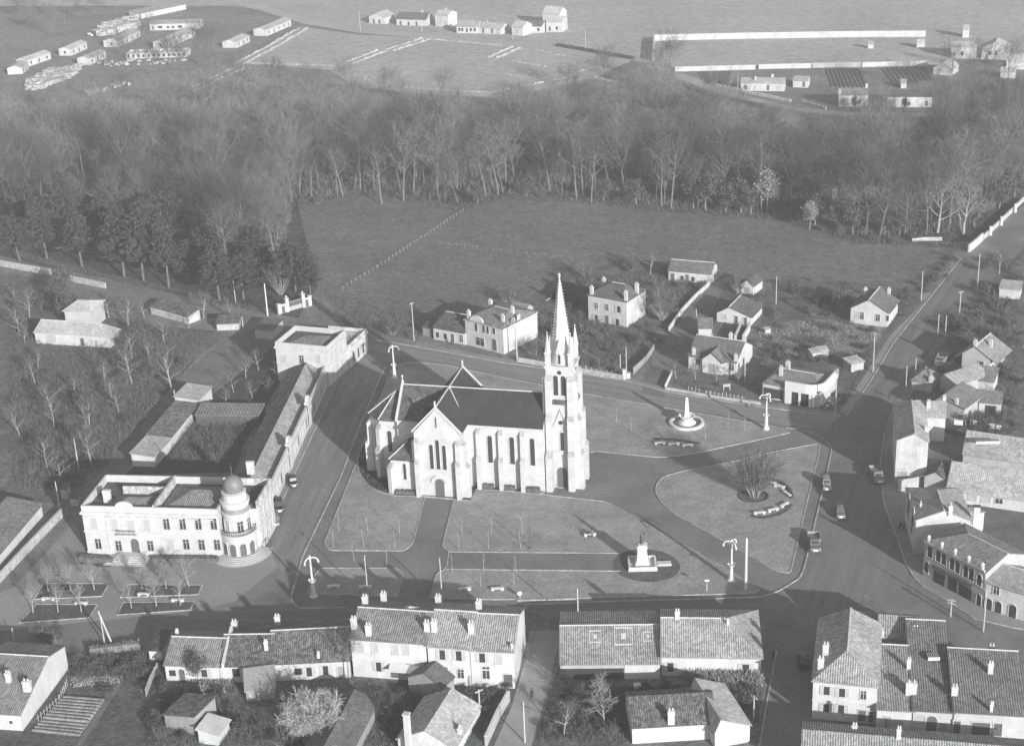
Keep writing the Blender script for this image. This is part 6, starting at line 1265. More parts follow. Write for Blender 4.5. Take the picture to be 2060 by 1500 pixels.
# hedges
def hedge(name, label, pts, wd, h, mat, n=30, sz=.16):
    T = Tree(int(pts[0][0])); P = [Gxy(*p) for p in pts]
    for a, b_ in zip(P[:-1], P[1:]):
        L = (b_-a).length; d = (b_-a).normalized(); nn = Vector((-d.y, d.x, 0))
        for k in range(int(L*n)):
            u, v, z = T.r.random()*L, (T.r.random()-.5)*wd, h*(T.r.random()**.6); q = a+d*u+nn*v; T.leaf(np.array([q.x, q.y, z]), sz*(.6+.7*T.r.random()))
    b0 = MB(); strip(b0, pts, wd*.75, 0, h*.85); o = thing(name, label, 'hedge', P[0])
    me = T.crown(); f = obj('foliage', me, mat, o); f.location = -P[0]; c = b0.build('stems', mat, o); c.location = -P[0]; return o
hedge('hedge', 'clipped hedge along the lower left road', [(182, 1316), (285, 1303)], 1.2, 1.5, surf('winter_hedge', .19, .35, .8, fine=3, fvar=.3), 60)
hedge('hedge', 'dark hedge left of the steps of the domed hall', [(162, 1126), (228, 1131)], 1.3, 1.1, surf('box_hedge', .14, .3, 1, fine=4, fvar=.3), 50); hedge('hedge', 'dark hedge right of the steps of the domed hall', [(307, 1130), (440, 1130)], 1.3, 1.2, surf('box_hedge', .14), 50)
for x0, x1, y0, y1, lb in ((958, 994, 979, 982, 'first'), (1004, 1036, 983, 986, 'middle'), (1048, 1086, 987, 990, 'last')): hedge('hedge', f'{lb} clipped box hedge between the nave buttresses, counted from the transept', [(x0, y0), (x1, y1)], 1.4, 1.1, surf('box_hedge', .14, .3, 1, fine=4, fvar=.3), 70)
hedge('hedge', 'clipped box hedge under the small lean-to window of the church', [(797, 993), (838, 995)], 1.0, 1.0, MATS['box_hedge'], 70)
hedge('hedge', 'ring of low box plants behind the benches, lower arc', [(1512, 1039), (1535, 1043), (1562, 1038), (1582, 1028), (1593, 1016)], .6, .4, LEAF, 40, .12); hedge('hedge', 'ring of low box plants behind the benches, upper arc', [(1552, 966), (1574, 972), (1590, 988), (1594, 1004)], .7, .5, LEAF, 40, .12)
hedge('hedge', 'flower border behind the three north lawn benches', [(1315, 884), (1360, 886), (1408, 893)], .7, .35, LEAF, 40, .12)
hedge('hedge', 'dark ditch hedge beside the estate road', [(1360, 168), (1400, 183), (1450, 199), (1540, 217)], 2.5, 1.3, LEAF, 14, .3)
hedge('hedge', 'dark hedge below the long estate lane at the upper road', [(1120, 93), (1190, 105), (1275, 120)], 2.0, 1.4, LEAF, 12, .3)
hedge('hedge', 'dark hedge row behind the plots at the pasture edge', [(1510, 575), (1560, 580), (1640, 600), (1690, 612)], 2.5, 2.2, LEAF, 30, .25)
def pickets(name, label, pts, h, gap, w_=.07, mat=None, rail=True):
    P = [Gxy(*p) for p in pts]; o = thing(name, label, 'fence', P[0]); b = MB(); rl = MB()
    for a, c in zip(P[:-1], P[1:]):
        L = (c-a).length; d = (c-a).normalized()
        for k in range(int(L/gap)+1): q = a+d*k*gap-P[0]; b.obox((q.x, q.y), w_, w_, 0, h*(.85+.3*random.random()))
        if rail: rl.tube(a-P[0]+Vector((0, 0, h*.7)), c-P[0]+Vector((0, 0, h*.7)), .03, .03, 4)
    b.build('stakes', mat or OLDW, o)
    if rail: rl.build('rail', mat or OLDW, o)
    return o
pickets('picket_fence', 'white picket fence along the estate road', [(1440, 174), (1500, 188), (1592, 206)], 1.3, .7, .3, WHITE); pickets('picket_fence', 'short white picket fence before the dark garden', [(1612, 208), (1662, 222)], 1.4, .6, .3, WHITE)
pickets('field_fence', 'wire fence with stakes dividing the two pastures', [(690, 582), (760, 540), (860, 474), (935, 424)], 1.2, 2.2, .09, BARK)
pickets('field_fence', 'stake fence across the middle of the pasture', [(870, 490), (960, 500), (1060, 512), (1150, 520)], .9, 2.6, .06, BARK)
pickets('stake_fence', 'stake fence before the bungalow garden', [(1385, 786), (1430, 796), (1500, 806)], 1.2, .9, .08)
pickets('stake_fence', 'stake fence of the villa garden front', [(1120, 735), (1180, 747), (1240, 757)], 1.3, 1.3, .09)
pickets('stake_fence', 'fence between the corner garden and the cottage yard', [(320, 1345), (305, 1372), (294, 1402)], 1.5, .25, .12, WOODB)
pickets('stake_fence', 'old stakes along the corner garden path', [(136, 1380), (120, 1412), (75, 1455)], 1.3, .8, .06)

# ------------------------------------------------------------------ poles and lamps
def pole(label, bx, by, ty_, r=.13, arms=1, mat=None, name='utility_pole', cat='pole', group=None, h=None):
    p = Gxy(bx, by); h = h or height_at(p, ty_); o = thing(name, label, cat, p, random.random()*3, group); b = MB(); b.tube((0, 0, 0), (0, 0, h), r, r*.65, 7); b.build('shaft', mat or OLDW, o)
    for k in range(arms):
        b = MB(); z = h-.4-.6*k; b.box(-.7, .7, -.06, .06, z, z+.1)
        for x in (-.6, -.25, .25, .6): b.lathe([(.05, z+.1), (.07, z+.2), (.03, z+.28), (0, z+.28)], (x, 0), 6)
        b.build('crossarm', mat or OLDW, o)
    return o
for bx, by, ty_, lb, ar in [(833, 685, 608, 'tall pale pole at the pasture foot by the upper street', 1), (1163.5, 1260, 1183, 'tall pale pole before the long house roof', 0), (1853, 605, 545, 'pole at the pasture corner beside the street', 0), (1965.5, 585, 510, 'tall pole by the white gate pillar of the east hut', 0), (1930, 631, 585, 'street pole with a side arm above the parked vans', 1),
  (159, 946, 880, 'leaning pale pole in the orchard behind the domed hall', 0), (355, 823, 784, 'pole beside the courtyard back range', 0), (338, 847, 833, 'short post by the courtyard back range', 0), (489, 658, 636, 'short pale pole at the bend of the west road', 0), (474, 607, 565, 'thin pole under the evergreens on the west road', 0),
  (1680, 838, 741, 'pole with two boxes beside the corner cafe', 2), (1756, 748, 668, 'pole with a strut by the little street-side hut', 1), (1886, 678, 632, 'left one of the twin poles on the street', 0), (1901, 681, 634, 'right one of the twin poles on the street', 0), (1822, 781, 736, 'dark pole by the pyramid-roofed shed', 0), (1840, 772, 720, 'dark double-topped pole by the pyramid-roofed shed', 0),
  (1796, 845, 797, 'pole at the kerb before the L-shaped street house', 0), (1912, 1240, 1204, 'pale pole behind the row house roofs', 2), (1978, 1270, 1186, 'thin tall pole before the shop row end', 0), (1040, 719, 655, 'thick pole at the corner of the pedimented building', 1), (1260, 750, 697, 'thin pole by the lane gate pillar', 0), (1248, 755, 713, 'shorter thin pole by the lane gate pillar', 0),
  (1400.6, 660, 622, 'pale pole beside the small mossy garden shed', 0), (1561, 612, 556, 'thin pole in the plots near the tiny dark-roofed house', 0), (1484, 188, 146, 'pale pole on the estate road', 0), (1178, 99, 62, 'pole alone on the upper road', 0), (849, 66, 40, 'pole before the second house on the upper road', 0), (725, 63, 22, 'pole at the start of the upper road houses', 0), (1032, 79, 49, 'pole beside the mottled far house', 0), (966, 1440, 1386, 'pole with a lamp behind the pale lane house', 1), (1056, 1492, 1411, 'tall pale pole standing in the pale lane', 0), (1516, 1450, 1398, 'pole at the edge of the creeper garden', 1), (1498, 770, 700, 'thin pole beside the bungalow', 0), (120, 1022, 968, 'dark leaning post by the grey privy', 0), (28, 1285, 1262, 'short pole at the left edge of the lower road', 0)]:
    pole(lb, bx, by, ty_, .14 if 'thick' not in lb else .2, ar)
pole('dark slender pole standing on the church lawn', 1067, 1103.7, 1040, .1, 0, METAL)
pole('tall thick white pole at the corner of the square', 1500, 1185, 1082, .26, 0, WPAINT)
pole('bright white pole beside the park gate', 538.6, 635, 570, .2, 0, WPAINT)
pole('pale pole rising behind the terrace ridge chimneys', 741, 1208, 1168, .12, 1, h=9)
pole('white pole rising behind the terrace party wall', 890, 1212, 1166, .12, 0, h=9)
sp_ = thing('sign_post', 'small white sign post at the edge of the square', 'sign', Gxy(1422, 1188)); b = MB(); b.tube((0, 0, 0), (0, 0, 2.3), .06, .06, 6); b.build('post', WPAINT, sp_); b = MB(); b.box(-.4, .4, -.08, -.05, 1.95, 2.3); b.build('plate', WPAINT, sp_)
# A-frame pole
a_, b_ = Gxy(227, 1298), Gxy(211, 1297); af = thing('braced_pole', 'pole leaning on its strut by the lower left road', 'pole', a_); b = MB(); hA = height_at(a_, 1228); q = G(197, 1228, hA)-a_; b.tube((0, 0, 0), q, .17, .12, 7); b.build('shaft', OLDW, af); b = MB(); b.tube(b_-a_, Vector(q)*.85, .13, .1, 6); b.build('strut', OLDW, af)
# garden sign panel
o = thing('sign_board', 'white framed sign board in the bungalow garden', 'sign', Gxy(1462, 786)); b = MB(); b.box(-.75, -.65, -.05, .05, 0, 1.7); b.box(.65, .75, -.05, .05, 0, 1.7); b.build('posts', WPAINT, o); b = MB(); b.box(-.65, .65, -.03, .03, 1.0, 1.65); b.build('board', SHUTL, o)
def lamp(bx, by, label, rz):
    o = thing('street_lamp', label, 'street lamp', Gxy(bx, by), rz, 'branched white lamps round the square'); b = MB()
    b.lathe([(0, 0), (.75, 0), (.75, .25), (.5, .4), (.42, .9), (.3, 3.0), (.2, 3.1), (0, 3.1)], (0, 0), 12); b.build('base', WPAINT, o)
    b = MB(); b.lathe([(.18, 3.05), (.62, 3.2), (.72, 3.42), (.64, 3.42), (.5, 3.25), (.16, 3.2)], (0, 0), 14); b.build('collar', WPAINT, o)
    b = MB(); b.tube((0, 0, 3.1), (0, 0, 7.9), .19, .13, 8); b.lathe([(.13, 7.9), (.2, 8.0), (.05, 8.35), (0, 8.4)], (0, 0), 8); b.build('shaft', WPAINT, o)
    for k in range(3):
        a = 2*math.pi*k/3; c, s_ = math.cos(a), math.sin(a); b = MB(); pr = [(0, 7.75), (.5, 7.95), (1.0, 7.9), (1.35, 7.6), (1.45, 7.35)]
        for (u0, z0), (u1, z1) in zip(pr[:-1], pr[1:]): b.tube((u0*c, u0*s_, z0), (u1*c, u1*s_, z1), .12, .11, 6)
        ar = b.build('arm', WPAINT, o); b = MB(); b.lathe([(.02, 7.4), (.2, 7.25), (.16, 7.0), (0, 6.95)], (1.45*c, 1.45*s_), 9); b.build('lamp_globe', surf('opal_glass', .7, .05, 1, rough=.3, spec=.5), ar)
lamp(631.2, 1199.6, 'white three-armed lamp nearest the domed hall forecourt', -.1); lamp(1471.1, 1167.8, 'white three-armed lamp beside the thick white pole', .9); lamp(794, 760, 'white three-armed lamp behind the church apse', -.1); lamp(1541, 863, 'white three-armed lamp before the corner cafe', .9)

# ------------------------------------------------------------------ square furniture
def bench(px, py, label, rz, group=None, L=2.3):
    o = thing('bench', label, 'bench', Gxy(px, py), rz, group); b = MB(); b.box(-L/2, L/2, -.3, .3, .42, .56); b.build('seat', WPAINT, o)
    for s_ in (-1, 1): b = MB(); b.prism([(s_*L*.36-.22, -.24), (s_*L*.36+.22, -.24), (s_*L*.36+.22, .24), (s_*L*.36-.22, .24)], 0, .42); b.build('leg', WPAINT, o)
for x, y, lb in ((671, 1182, 'pale stone bench in shade nearest the left lamp'), (735, 1183, 'pale stone bench in shade above the terrace chimneys'), (935, 1187, 'white stone bench at the shadow edge on the front lawn'), (1001, 1187, 'white sunlit stone bench with its shadow on the front lawn'),
   (1328, 893.5, 'first of three white benches below the fountain, farthest from the cafe'), (1356, 895.5, 'middle one of three white benches below the fountain'), (1384, 898, 'last of three white benches below the fountain, nearest the tree'),
   (97, 1207, 'pale bench between the two upper left parterres'), (164, 1216, 'pale bench above the sunlit lower parterre'), (290, 1198, 'pale bench in the middle of the right parterres'), (358, 1210, 'pale bench near the end of the right parterres')): bench(x, y, lb, 0 if x > 400 else -.1, 'stone benches of the square')
for x, y, a, k in ((1528, 1034, .05, 'lowest'), (1555, 1028, .35, 'second'), (1578, 1018, .75, 'third'), (1583.6, 996, -1.15, 'fourth'), (1568, 981, -.6, 'fifth'), (1550, 974, -.25, 'sixth'), (1539, 971, -.1, 'topmost')): bench(x, y, f'white curved-ring bench round the big tree, {k} of the ring counted upwards', a, 'benches round the big tree')
tb_ = Gxy(1517, 999); ring_ = thing('tree_bed', 'round dark-edged bed under the many-stemmed tree', 'flower bed', tb_); b = MB(); b.lathe([(2.9, 0), (2.9, .3), (2.6, .3), (2.6, .1), (0, .12)], (0, 0), 28); b.build('kerb_ring', surf('bed_edge', .13, .3, 1, fine=3, fvar=.3), ring_)
fo = thing('fountain', 'white round fountain with a raised bowl and a small obelisk', 'fountain', Gxy(1381.5, 852)); b = MB(); b.lathe([(3.75, 0), (3.75, .5), (3.7, .55), (3.1, .55), (3.05, .3), (3.05, .1)], (0, 0), 36); b.build('basin', WPAINT, fo); b = MB(); b.lathe([(0, .3), (3.06, .3)], (0, 0), 36); b.build('water', surf('still_water', .12, .1, .5, rough=.1, spec=.5), fo)
b = MB(); b.lathe([(2.0, .28), (1.9, .45), (1.5, .75), (1.05, .95), (.9, 1.35), (1.3, 1.5), (0, 1.5)], (0, 0), 28); b.build('pedestal', WPAINT, fo); b = MB(); b.lathe([(1.3, 1.45), (1.75, 1.75), (1.85, 2.0), (1.72, 2.0), (1.3, 1.75), (0, 1.7)], (0, 0), 8); b.build('bowl', WPAINT, fo); b = MB(); b.prism([(-.6, -.6), (.6, -.6), (.6, .6), (-.6, .6)], 1.7, 2.1)
b.v += [(-.5, -.5, 2.1), (.5, -.5, 2.1), (.5, .5, 2.1), (-.5, .5, 2.1), (-.26, -.26, 6.0), (.26, -.26, 6.0), (.26, .26, 6.0), (-.26, .26, 6.0), (0, 0, 6.25)]; i = len(b.v)-9
b.f += [(i, i+1, i+5, i+4), (i+1, i+2, i+6, i+5), (i+2, i+3, i+7, i+6), (i+3, i, i+4, i+7), (i+4, i+5, i+8), (i+5, i+6, i+8), (i+6, i+7, i+8), (i+7, i+4, i+8)]; b.build('obelisk', WPAINT, fo)

# ------------------------------------------------------------------ people: one skinned body each
def skinned(name, joints, edges, mat, parent):
    me = D.meshes.new(name); me.from_pydata([j[:3] for j in joints], edges, []); o = D.objects.new(name, me); COL.objects.link(o)
    md = o.modifiers.new('skin', 'SKIN'); sv = me.skin_vertices[0].data
    for k, j in enumerate(joints): sv[k].radius = (j[3], j[4] if len(j) > 4 else j[3]); sv[k].use_root = (k == 0)
    sd_ = o.modifiers.new('sub', 'SUBSURF'); sd_.levels = 1; sd_.render_levels = 1
    dg = bpy.context.evaluated_depsgraph_get(); m2 = D.meshes.new_from_object(o.evaluated_get(dg)); D.objects.remove(o); m2.name = name
    return obj(name, m2, mat, parent)
def figure(pose='stand', stride=.0, arm=0.0):
    # joints: pelvis, spine, chest, neck, head, crown ; shoulders, elbows, hands ; hips, knees, ankles, toes
    J = []; E_ = []
    hz_ = .92 if pose != 'sit' else .5
    J += [(0, 0, hz_, .15, .11), (0, 0, hz_+.24, .14, .1), (0, .0, hz_+.46, .17, .11), (0, -.01, hz_+.6, .055), (0, -.02, hz_+.7, .085, .095), (0, -.02, hz_+.82, .06)]; E_ += [(0, 1), (1, 2), (2, 3), (3, 4), (4, 5)]
    for s_ in (-1, 1):
        i = len(J); up_ = arm if s_ > 0 else 0
        if up_: J += [(s_*.2, 0, hz_+.5, .06), (s_*.34, -.08, hz_+.7, .05), (s_*.3, -.16, hz_+.98, .035), (s_*.3, -.18, hz_+1.07, .03)]
        elif pose == 'sit': J += [(s_*.2, 0, hz_+.48, .06), (s_*.25, -.08, hz_+.2, .048), (s_*.15, -.3, hz_+.1, .036), (s_*.12, -.38, hz_+.08, .03)]
        else: J += [(s_*.2, 0, hz_+.48, .06), (s_*.25, .03-s_*stride*.4, hz_+.2, .048), (s_*.24, -.05-s_*stride*.8, hz_-.06, .036), (s_*.23, -.08-s_*stride*.9, hz_-.15, .03)]
        E_ += [(2, i), (i, i+1), (i+1, i+2), (i+2, i+3)]
    for s_ in (-1, 1):
        i = len(J)
        if pose == 'sit': J += [(s_*.1, -.02, hz_-.02, .1), (s_*.12, -.45, hz_+.0, .07), (s_*.12, -.5, .08, .045), (s_*.13, -.64, .04, .035)]
        else: J += [(s_*.1, 0, hz_-.08, .1), (s_*.11, s_*stride*.5-.03, .5, .07), (s_*.11, s_*stride, .08, .045), (s_*.12, s_*stride-.16, .035, .035)]
        E_ += [(0, i), (i, i+1), (i+1, i+2), (i+2, i+3)]
    return J, E_
CLOTHD = surf('dark_cloth', .05, .3, 3); CLOTHL = surf('pale_cloth', .45, .2, 3); SKIN_ = surf('skin', .4, .1, 3); BRONZE = surf('dark_bronze', .09, .3, 2, rough=.5, spec=.4)
def person(label, px, py, rz=0, pose='stand', stride=.18, mat=None, hat=True, z=0):
    o = thing('person', label, 'person', Gxy(px, py)+Vector((0, 0, z)), rz); J, E_ = figure(pose, stride); skinned('body', J, E_, mat or CLOTHD, o); hz_ = J[0][2]
    b = MB(); b.lathe([(0, hz_+.6), (.075, hz_+.62), (.095, hz_+.72), (.085, hz_+.8), (0, hz_+.85)], (0, -.02), 9); b.lathe([(0, hz_+.69), (.02, hz_+.7), (0, hz_+.73)], (0, -.125), 5); b.build('face', SKIN_, o)
    b = MB(); b.lathe([(.16 if hat else .105, hz_+.8), (.105, hz_+.81), (.1, hz_+.9), (0, hz_+.93)], (0, -.02), 10); b.build('hat' if hat else 'hair', CLOTHD, o); return o
bench(1187, 1078, 'white bench on the front lawn with two people on it', .1); person('person in dark coat and hat seated on the lawn bench, the one nearer the church', 1183, 1077.5, .05, 'sit'); person('person in grey coat seated on the lawn bench, the one nearer the monument', 1191, 1078, .1, 'sit', mat=surf('grey_cloth', .16, .3, 3), hat=False)
person('person in a dark suit walking down the pale lane', 1070, 1403, .4, stride=.22); person('person in a dark coat standing at the cottage door left of the pedimented building', 909, 694, .1, stride=.05); person('person in dark clothes walking on the pavement by the vine cottage', 1556, 1326, 2.5, stride=.2)
person('person in a pale coat pushing a bicycle along the upper street', 1507, 818, -1.3, stride=.2, mat=CLOTHL); person('person in dark clothes beside the motorcycle under the big arches', 1818, 1066, 1.2, stride=.1); person('person in dark clothes on the kerb before the L-shaped street house', 1789, 800, .5, stride=.1)
def bike(label, px, py, rz, motor=False):
    o = thing('motorcycle' if motor else 'bicycle', label, 'motorcycle' if motor else 'bicycle', Gxy(px, py), rz); r = .34
    for x in (-.55, .55):
        b = MB(); n = 16; w_ = .07 if motor else .03
        b.lathe([(r-w_, -w_), (r, 0), (r-w_, w_), (r-w_, -w_)], (0, 0), n); b.v = [(vx+x, vz, vy+r) for vx, vy, vz in b.v]
        for k in range(4): a = math.pi*k/4; b.tube((x-r*.95*math.cos(a), 0, r-r*.95*math.sin(a)), (x+r*.95*math.cos(a), 0, r+r*.95*math.sin(a)), .008, .008, 3)
        b.build('wheel', METAL, o)
    b = MB(); t_ = .06 if motor else .03
    for p, q in (((-.55, 0, r), (-.1, 0, .32)), ((-.1, 0, .32), (.4, 0, .75)), ((-.2, 0, .8), (-.1, 0, .32)), ((-.2, 0, .75), (.42, 0, .8)), ((.55, 0, r), (.4, 0, .95)), ((-.55, 0, r), (-.2, 0, .75))): b.tube(p, q, t_, t_, 5)
    if motor: b.box(-.25, .25, -.14, .14, .35, .62); b.box(-.1, .4, -.1, .1, .68, .85)
    b.build('frame', METAL, o); b = MB(); b.tube((.38, -.28, 1.0), (.4, .28, 1.0), .02, .02, 5); b.build('handlebar', METAL, o); b = MB(); b.box(-.35, -.1, -.08, .08, .82, .88); b.build('saddle', CLOTHD, o)
bike('bicycle pushed along the upper street by a person in pale clothes', 1512, 819, .2); bike('dark motorcycle parked under the corner house arches', 1811, 1061, 1.0, True)
# monument
mo = thing('war_monument', 'white stepped pedestal standing on the dark oval bed', 'monument', Gxy(1292, 1137), -.03); b = MB(); b.box(-2.6, 2.6, -2.3, 2.3, 0, .45); b.build('platform', TRIM, mo); b = MB()
for x0, x1, y0, y1 in ((-2.5, -2.2, -2.2, 2.2), (2.2, 2.5, -2.2, 2.2), (-2.19, 2.19, -2.2, -1.9), (-2.19, 2.19, 1.9, 2.2)): b.box(x0, x1, y0, y1, .452, .85)
b.build('low_wall', WPAINT, mo); b = MB(); b.box(-1.25, 1.25, -1.25, 1.25, .452, 1.2); b.prism([(-1.05, -1.05), (1.05, -1.05), (1.05, 1.05), (-1.05, 1.05)], 1.2, 1.7)
b.v += [(-.95, -.95, 1.7), (.95, -.95, 1.7), (.95, .95, 1.7), (-.95, .95, 1.7), (-.78, -.78, 3.9), (.78, -.78, 3.9), (.78, .78, 3.9), (-.78, .78, 3.9)]; i = len(b.v)-8; b.f += [(i, i+1, i+5, i+4), (i+1, i+2, i+6, i+5), (i+2, i+3, i+7, i+6), (i+3, i, i+4, i+7), (i+4, i+5, i+6, i+7)]; b.box(-.95, .95, -.95, .95, 3.902, 4.2); b.box(-.7, .7, -.7, .7, 4.202, 4.45); b.build('pedestal', WPAINT, mo)
b = MB(); b.box(2.7, 5.2, -.6, .6, .1, .5); b.build('side_slab', TRIM, mo); b = MB()
for k in range(9): b.lathe([(0, .45), (.16, .5), (.14, .8), (0, .85)], (-1.9+.47*k, -1.65), 6)
b.build('wreaths', LEAF, mo)
st = thing('bronze_statue', 'dark bronze soldier raising one arm on top of the white pedestal', 'statue', tuple(Gxy(1292, 1137)+Vector((0, 0, 4.45))), .2); J, E_ = figure('stand', .22, 1.0); J = [(x*1.35, y*1.35, z*1.35, *[q*1.45 for q in rr_s]) for x, y, z, *rr_s in J]; skinned('figure', J, E_, BRONZE, st)
b = MB(); b.tube((.42, -.25, 1.6), (.55, -.3, 4.6), .035, .02, 5); b.build('flag_staff', BRONZE, st); b = MB(); b.lathe([(.19, 2.28), (.15, 2.36), (.12, 2.5), (0, 2.56)], (0, -.03), 10); b.build('helmet', BRONZE, st); b = MB(); b.prism([(-.4, .1), (.35, .1), (.3, .35), (-.35, .35)], [0]*4, [.9, .8, 1.4, 1.5]); b.build('cloak', BRONZE, st)

# ------------------------------------------------------------------ vehicles of the time
CARD = surf('dark_car_paint', .035, .2, 2, rough=.35, spec=.5); CARG = surf('grey_car_paint', .16, .15, 2, rough=.4, spec=.5); CARP = surf('pale_car_paint', .24, .12, 2, rough=.4, spec=.4); CHROME = surf('lamp_chrome', .8, .05, 1, rough=.2, spec=.8); TYRE = surf('tyre_rubber', .03, .2, 3)
def vehicle(label, px, py, head, kind='car', paint=None, name='parked_car', cat='car'):
    """nose along local -y"""
    p = Gxy(px, py); o = thing(name, label, cat, p, head); paint = paint or CARD; L, W_ = {'car': (4.1, 1.55), 'van': (4.3, 1.65), 'truck': (5.8, 2.0)}[kind]; y0 = -L/2
    b = MB(); b.prism([(-W_*.38, y0+.05), (W_*.38, y0+.05), (W_*.46, y0+1.3), (W_*.5, y0+1.5), (W_*.5, L/2-.1), (-W_*.5, L/2-.1), (-W_*.5, y0+1.5), (-W_*.46, y0+1.3)], .35, [.95, .95, 1.05, 1.08, 1.05, 1.05, 1.08, 1.05]); b.build('body', paint, o)
    cy0, cy1 = y0+1.45, (L/2-.35 if kind == 'car' else y0+2.7)
    if kind == 'van': cy1 = L/2-.1
    hc = {'car': 1.62, 'van': 1.95, 'truck': 1.9}[kind]
    b = MB(); b.v = [(-W_*.46, cy0, 1.05), (W_*.46, cy0, 1.05), (W_*.46, cy1, 1.05), (-W_*.46, cy1, 1.05), (-W_*.4, cy0+.22, hc), (W_*.4, cy0+.22, hc), (W_*.4, cy1-.25, hc), (-W_*.4, cy1-.25, hc), (0, (cy0+cy1)/2, hc+.1)]
    b.f = [(0, 1, 5, 4), (1, 2, 6, 5), (2, 3, 7, 6), (3, 0, 4, 7), (4, 5, 8), (5, 6, 8), (6, 7, 8), (7, 4, 8)]; b.build('cabin', paint, o)
    def win(a, c, d, e, nm):
        b = MB(); P = [Vector(q) for q in (a, c, d, e)]; nn = (P[1]-P[0]).cross(P[3]-P[0]).normalized()*.02; b.v = [tuple(q+nn) for q in P]+[tuple(q-nn) for q in P]; b.f = [(0, 1, 2, 3), (7, 6, 5, 4)]+[(k, (k+1) % 4, 4+(k+1) % 4, 4+k) for k in range(4)]; b.build(nm, PANE, o)
    lerp = lambda a, c, t: tuple(a[k]+(c[k]-a[k])*t for k in range(3))
    def quad(a, c, d, e, m_=.1, t0=.2, t1=.85):
        l0, l1, r0, r1 = lerp(a, e, t0), lerp(a, e, t1), lerp(c, d, t0), lerp(c, d, t1); return lerp(l0, r0, m_), lerp(l0, r0, 1-m_), lerp(l1, r1, 1-m_), lerp(l1, r1, m_)
    V = [(-W_*.46, cy0, 1.05), (W_*.46, cy0, 1.05), (W_*.46, cy1, 1.05), (-W_*.46, cy1, 1.05), (-W_*.4, cy0+.22, hc), (W_*.4, cy0+.22, hc), (W_*.4, cy1-.25, hc), (-W_*.4, cy1-.25, hc)]
    win(*quad(V[0], V[1], V[5], V[4]), 'windscreen')
    if kind != 'van': win(*quad(V[2], V[3], V[7], V[6], .2), 'rear_window')
    for q in ((V[1], V[2], V[6], V[5]), (V[3], V[0], V[4], V[7])): win(*quad(*q, .12 if kind != 'van' else .05), 'side_window')
    for sx in (-1, 1):
        for wy in (y0+.62, L/2-.75):
            b = MB(); b.lathe([(0, -.09), (.3, -.09), (.36, -.05), (.36, .05), (.3, .09), (0, .09)], (0, 0), 14); b.v = [(vz+sx*W_*.45, vx+wy, vy+.36) for vx, vy, vz in b.v]; b.build('wheel', TYRE, o)
            b = MB(); n = 7
            for k in range(n):
                a0, a1 = math.pi*k/n, math.pi*(k+1)/n; x0, x1 = (sx*W_*.36, sx*W_*.53) if sx > 0 else (sx*W_*.53, sx*W_*.36)
                b.prism([(x0, wy+.5*math.cos(a1)), (x1, wy+.5*math.cos(a1)), (x1, wy+.5*math.cos(a0)), (x0, wy+.5*math.cos(a0))], [.3+.46*math.sin(a1), .3+.46*math.sin(a1), .3+.46*math.sin(a0), .3+.46*math.sin(a0)], [.36+.46*math.sin(a1), .36+.46*math.sin(a1), .36+.46*math.sin(a0), .36+.46*math.sin(a0)])
            b.build('fender', paint, o)
        b = MB(); b.lathe([(0, 0), (.15, .0), (.13, .1), (0, .2)], (0, 0), 10); b.v = [(vx+sx*W_*.36, vz+y0+.12, vy+.88) for vx, vy, vz in b.v]; b.build('headlight', CHROME, o)
    b = MB(); b.box(-W_*.22, W_*.22, y0, y0+.06, .45, .95); b.build('radiator', CHROME, o); b = MB(); b.box(-W_*.5, W_*.5, y0-.12, y0-.06, .42, .52); b.build('bumper', METAL, o)
    if kind == 'truck':
        b = MB(); by0, by1 = y0+2.75, L/2
        b.box(-W_*.55, W_*.55, by0, by1, .85, .95); b.box(-W_*.55, -W_*.52, by0, by1, .952, 1.5); b.box(W_*.52, W_*.55, by0, by1, .952, 1.5); b.box(-W_*.519, W_*.519, by0, by0+.06, .952, 1.6); b.box(-W_*.519, W_*.519, by1-.06, by1, .952, 1.5); b.build('load_bed', WOODB, o)
    return o
vehicle('dark truck with bright headlamps and stakes on its load bed driving towards the lower street', 1638, 1098, -.1, 'truck', CARG, 'truck', 'truck'); tr = Gxy(1638, 1098)
vehicle('grey car with two bright headlamps in the middle of the street', 1690, 1036, -.12, 'car', CARG, 'car', 'car'); vehicle('pale grey van following the truck along the lawn edge', 1662, 980, -.1, 'van', CARP, 'van', 'van')
vehicle('pale parked truck with an empty dark bed at the kerb', 1764, 962, -.02, 'truck', CARP, 'parked_truck', 'truck'); vehicle('black car with one bright headlamp parked beside the long low wing', 590, 974, .25, 'car', CARD); vehicle('dark van parked near the corner turret', 562, 1024, .2, 'van', CARD, 'parked_van', 'van'); vehicle('small pale car parked nearest the corner turret', 554, 1052, .15, 'car', CARP)
vehicle('dark car on the lane between the lower right houses', 1616, 1335, 3.0, 'car', CARD, 'car', 'car'); vehicle('pale truck in the yard behind the pyramid-roofed shed', 1892, 730, -.5, 'truck', CARP, 'parked_truck', 'truck'); vehicle('low grey car in the yard in front of the pale truck', 1884, 748, -1.2, 'car', CARG)

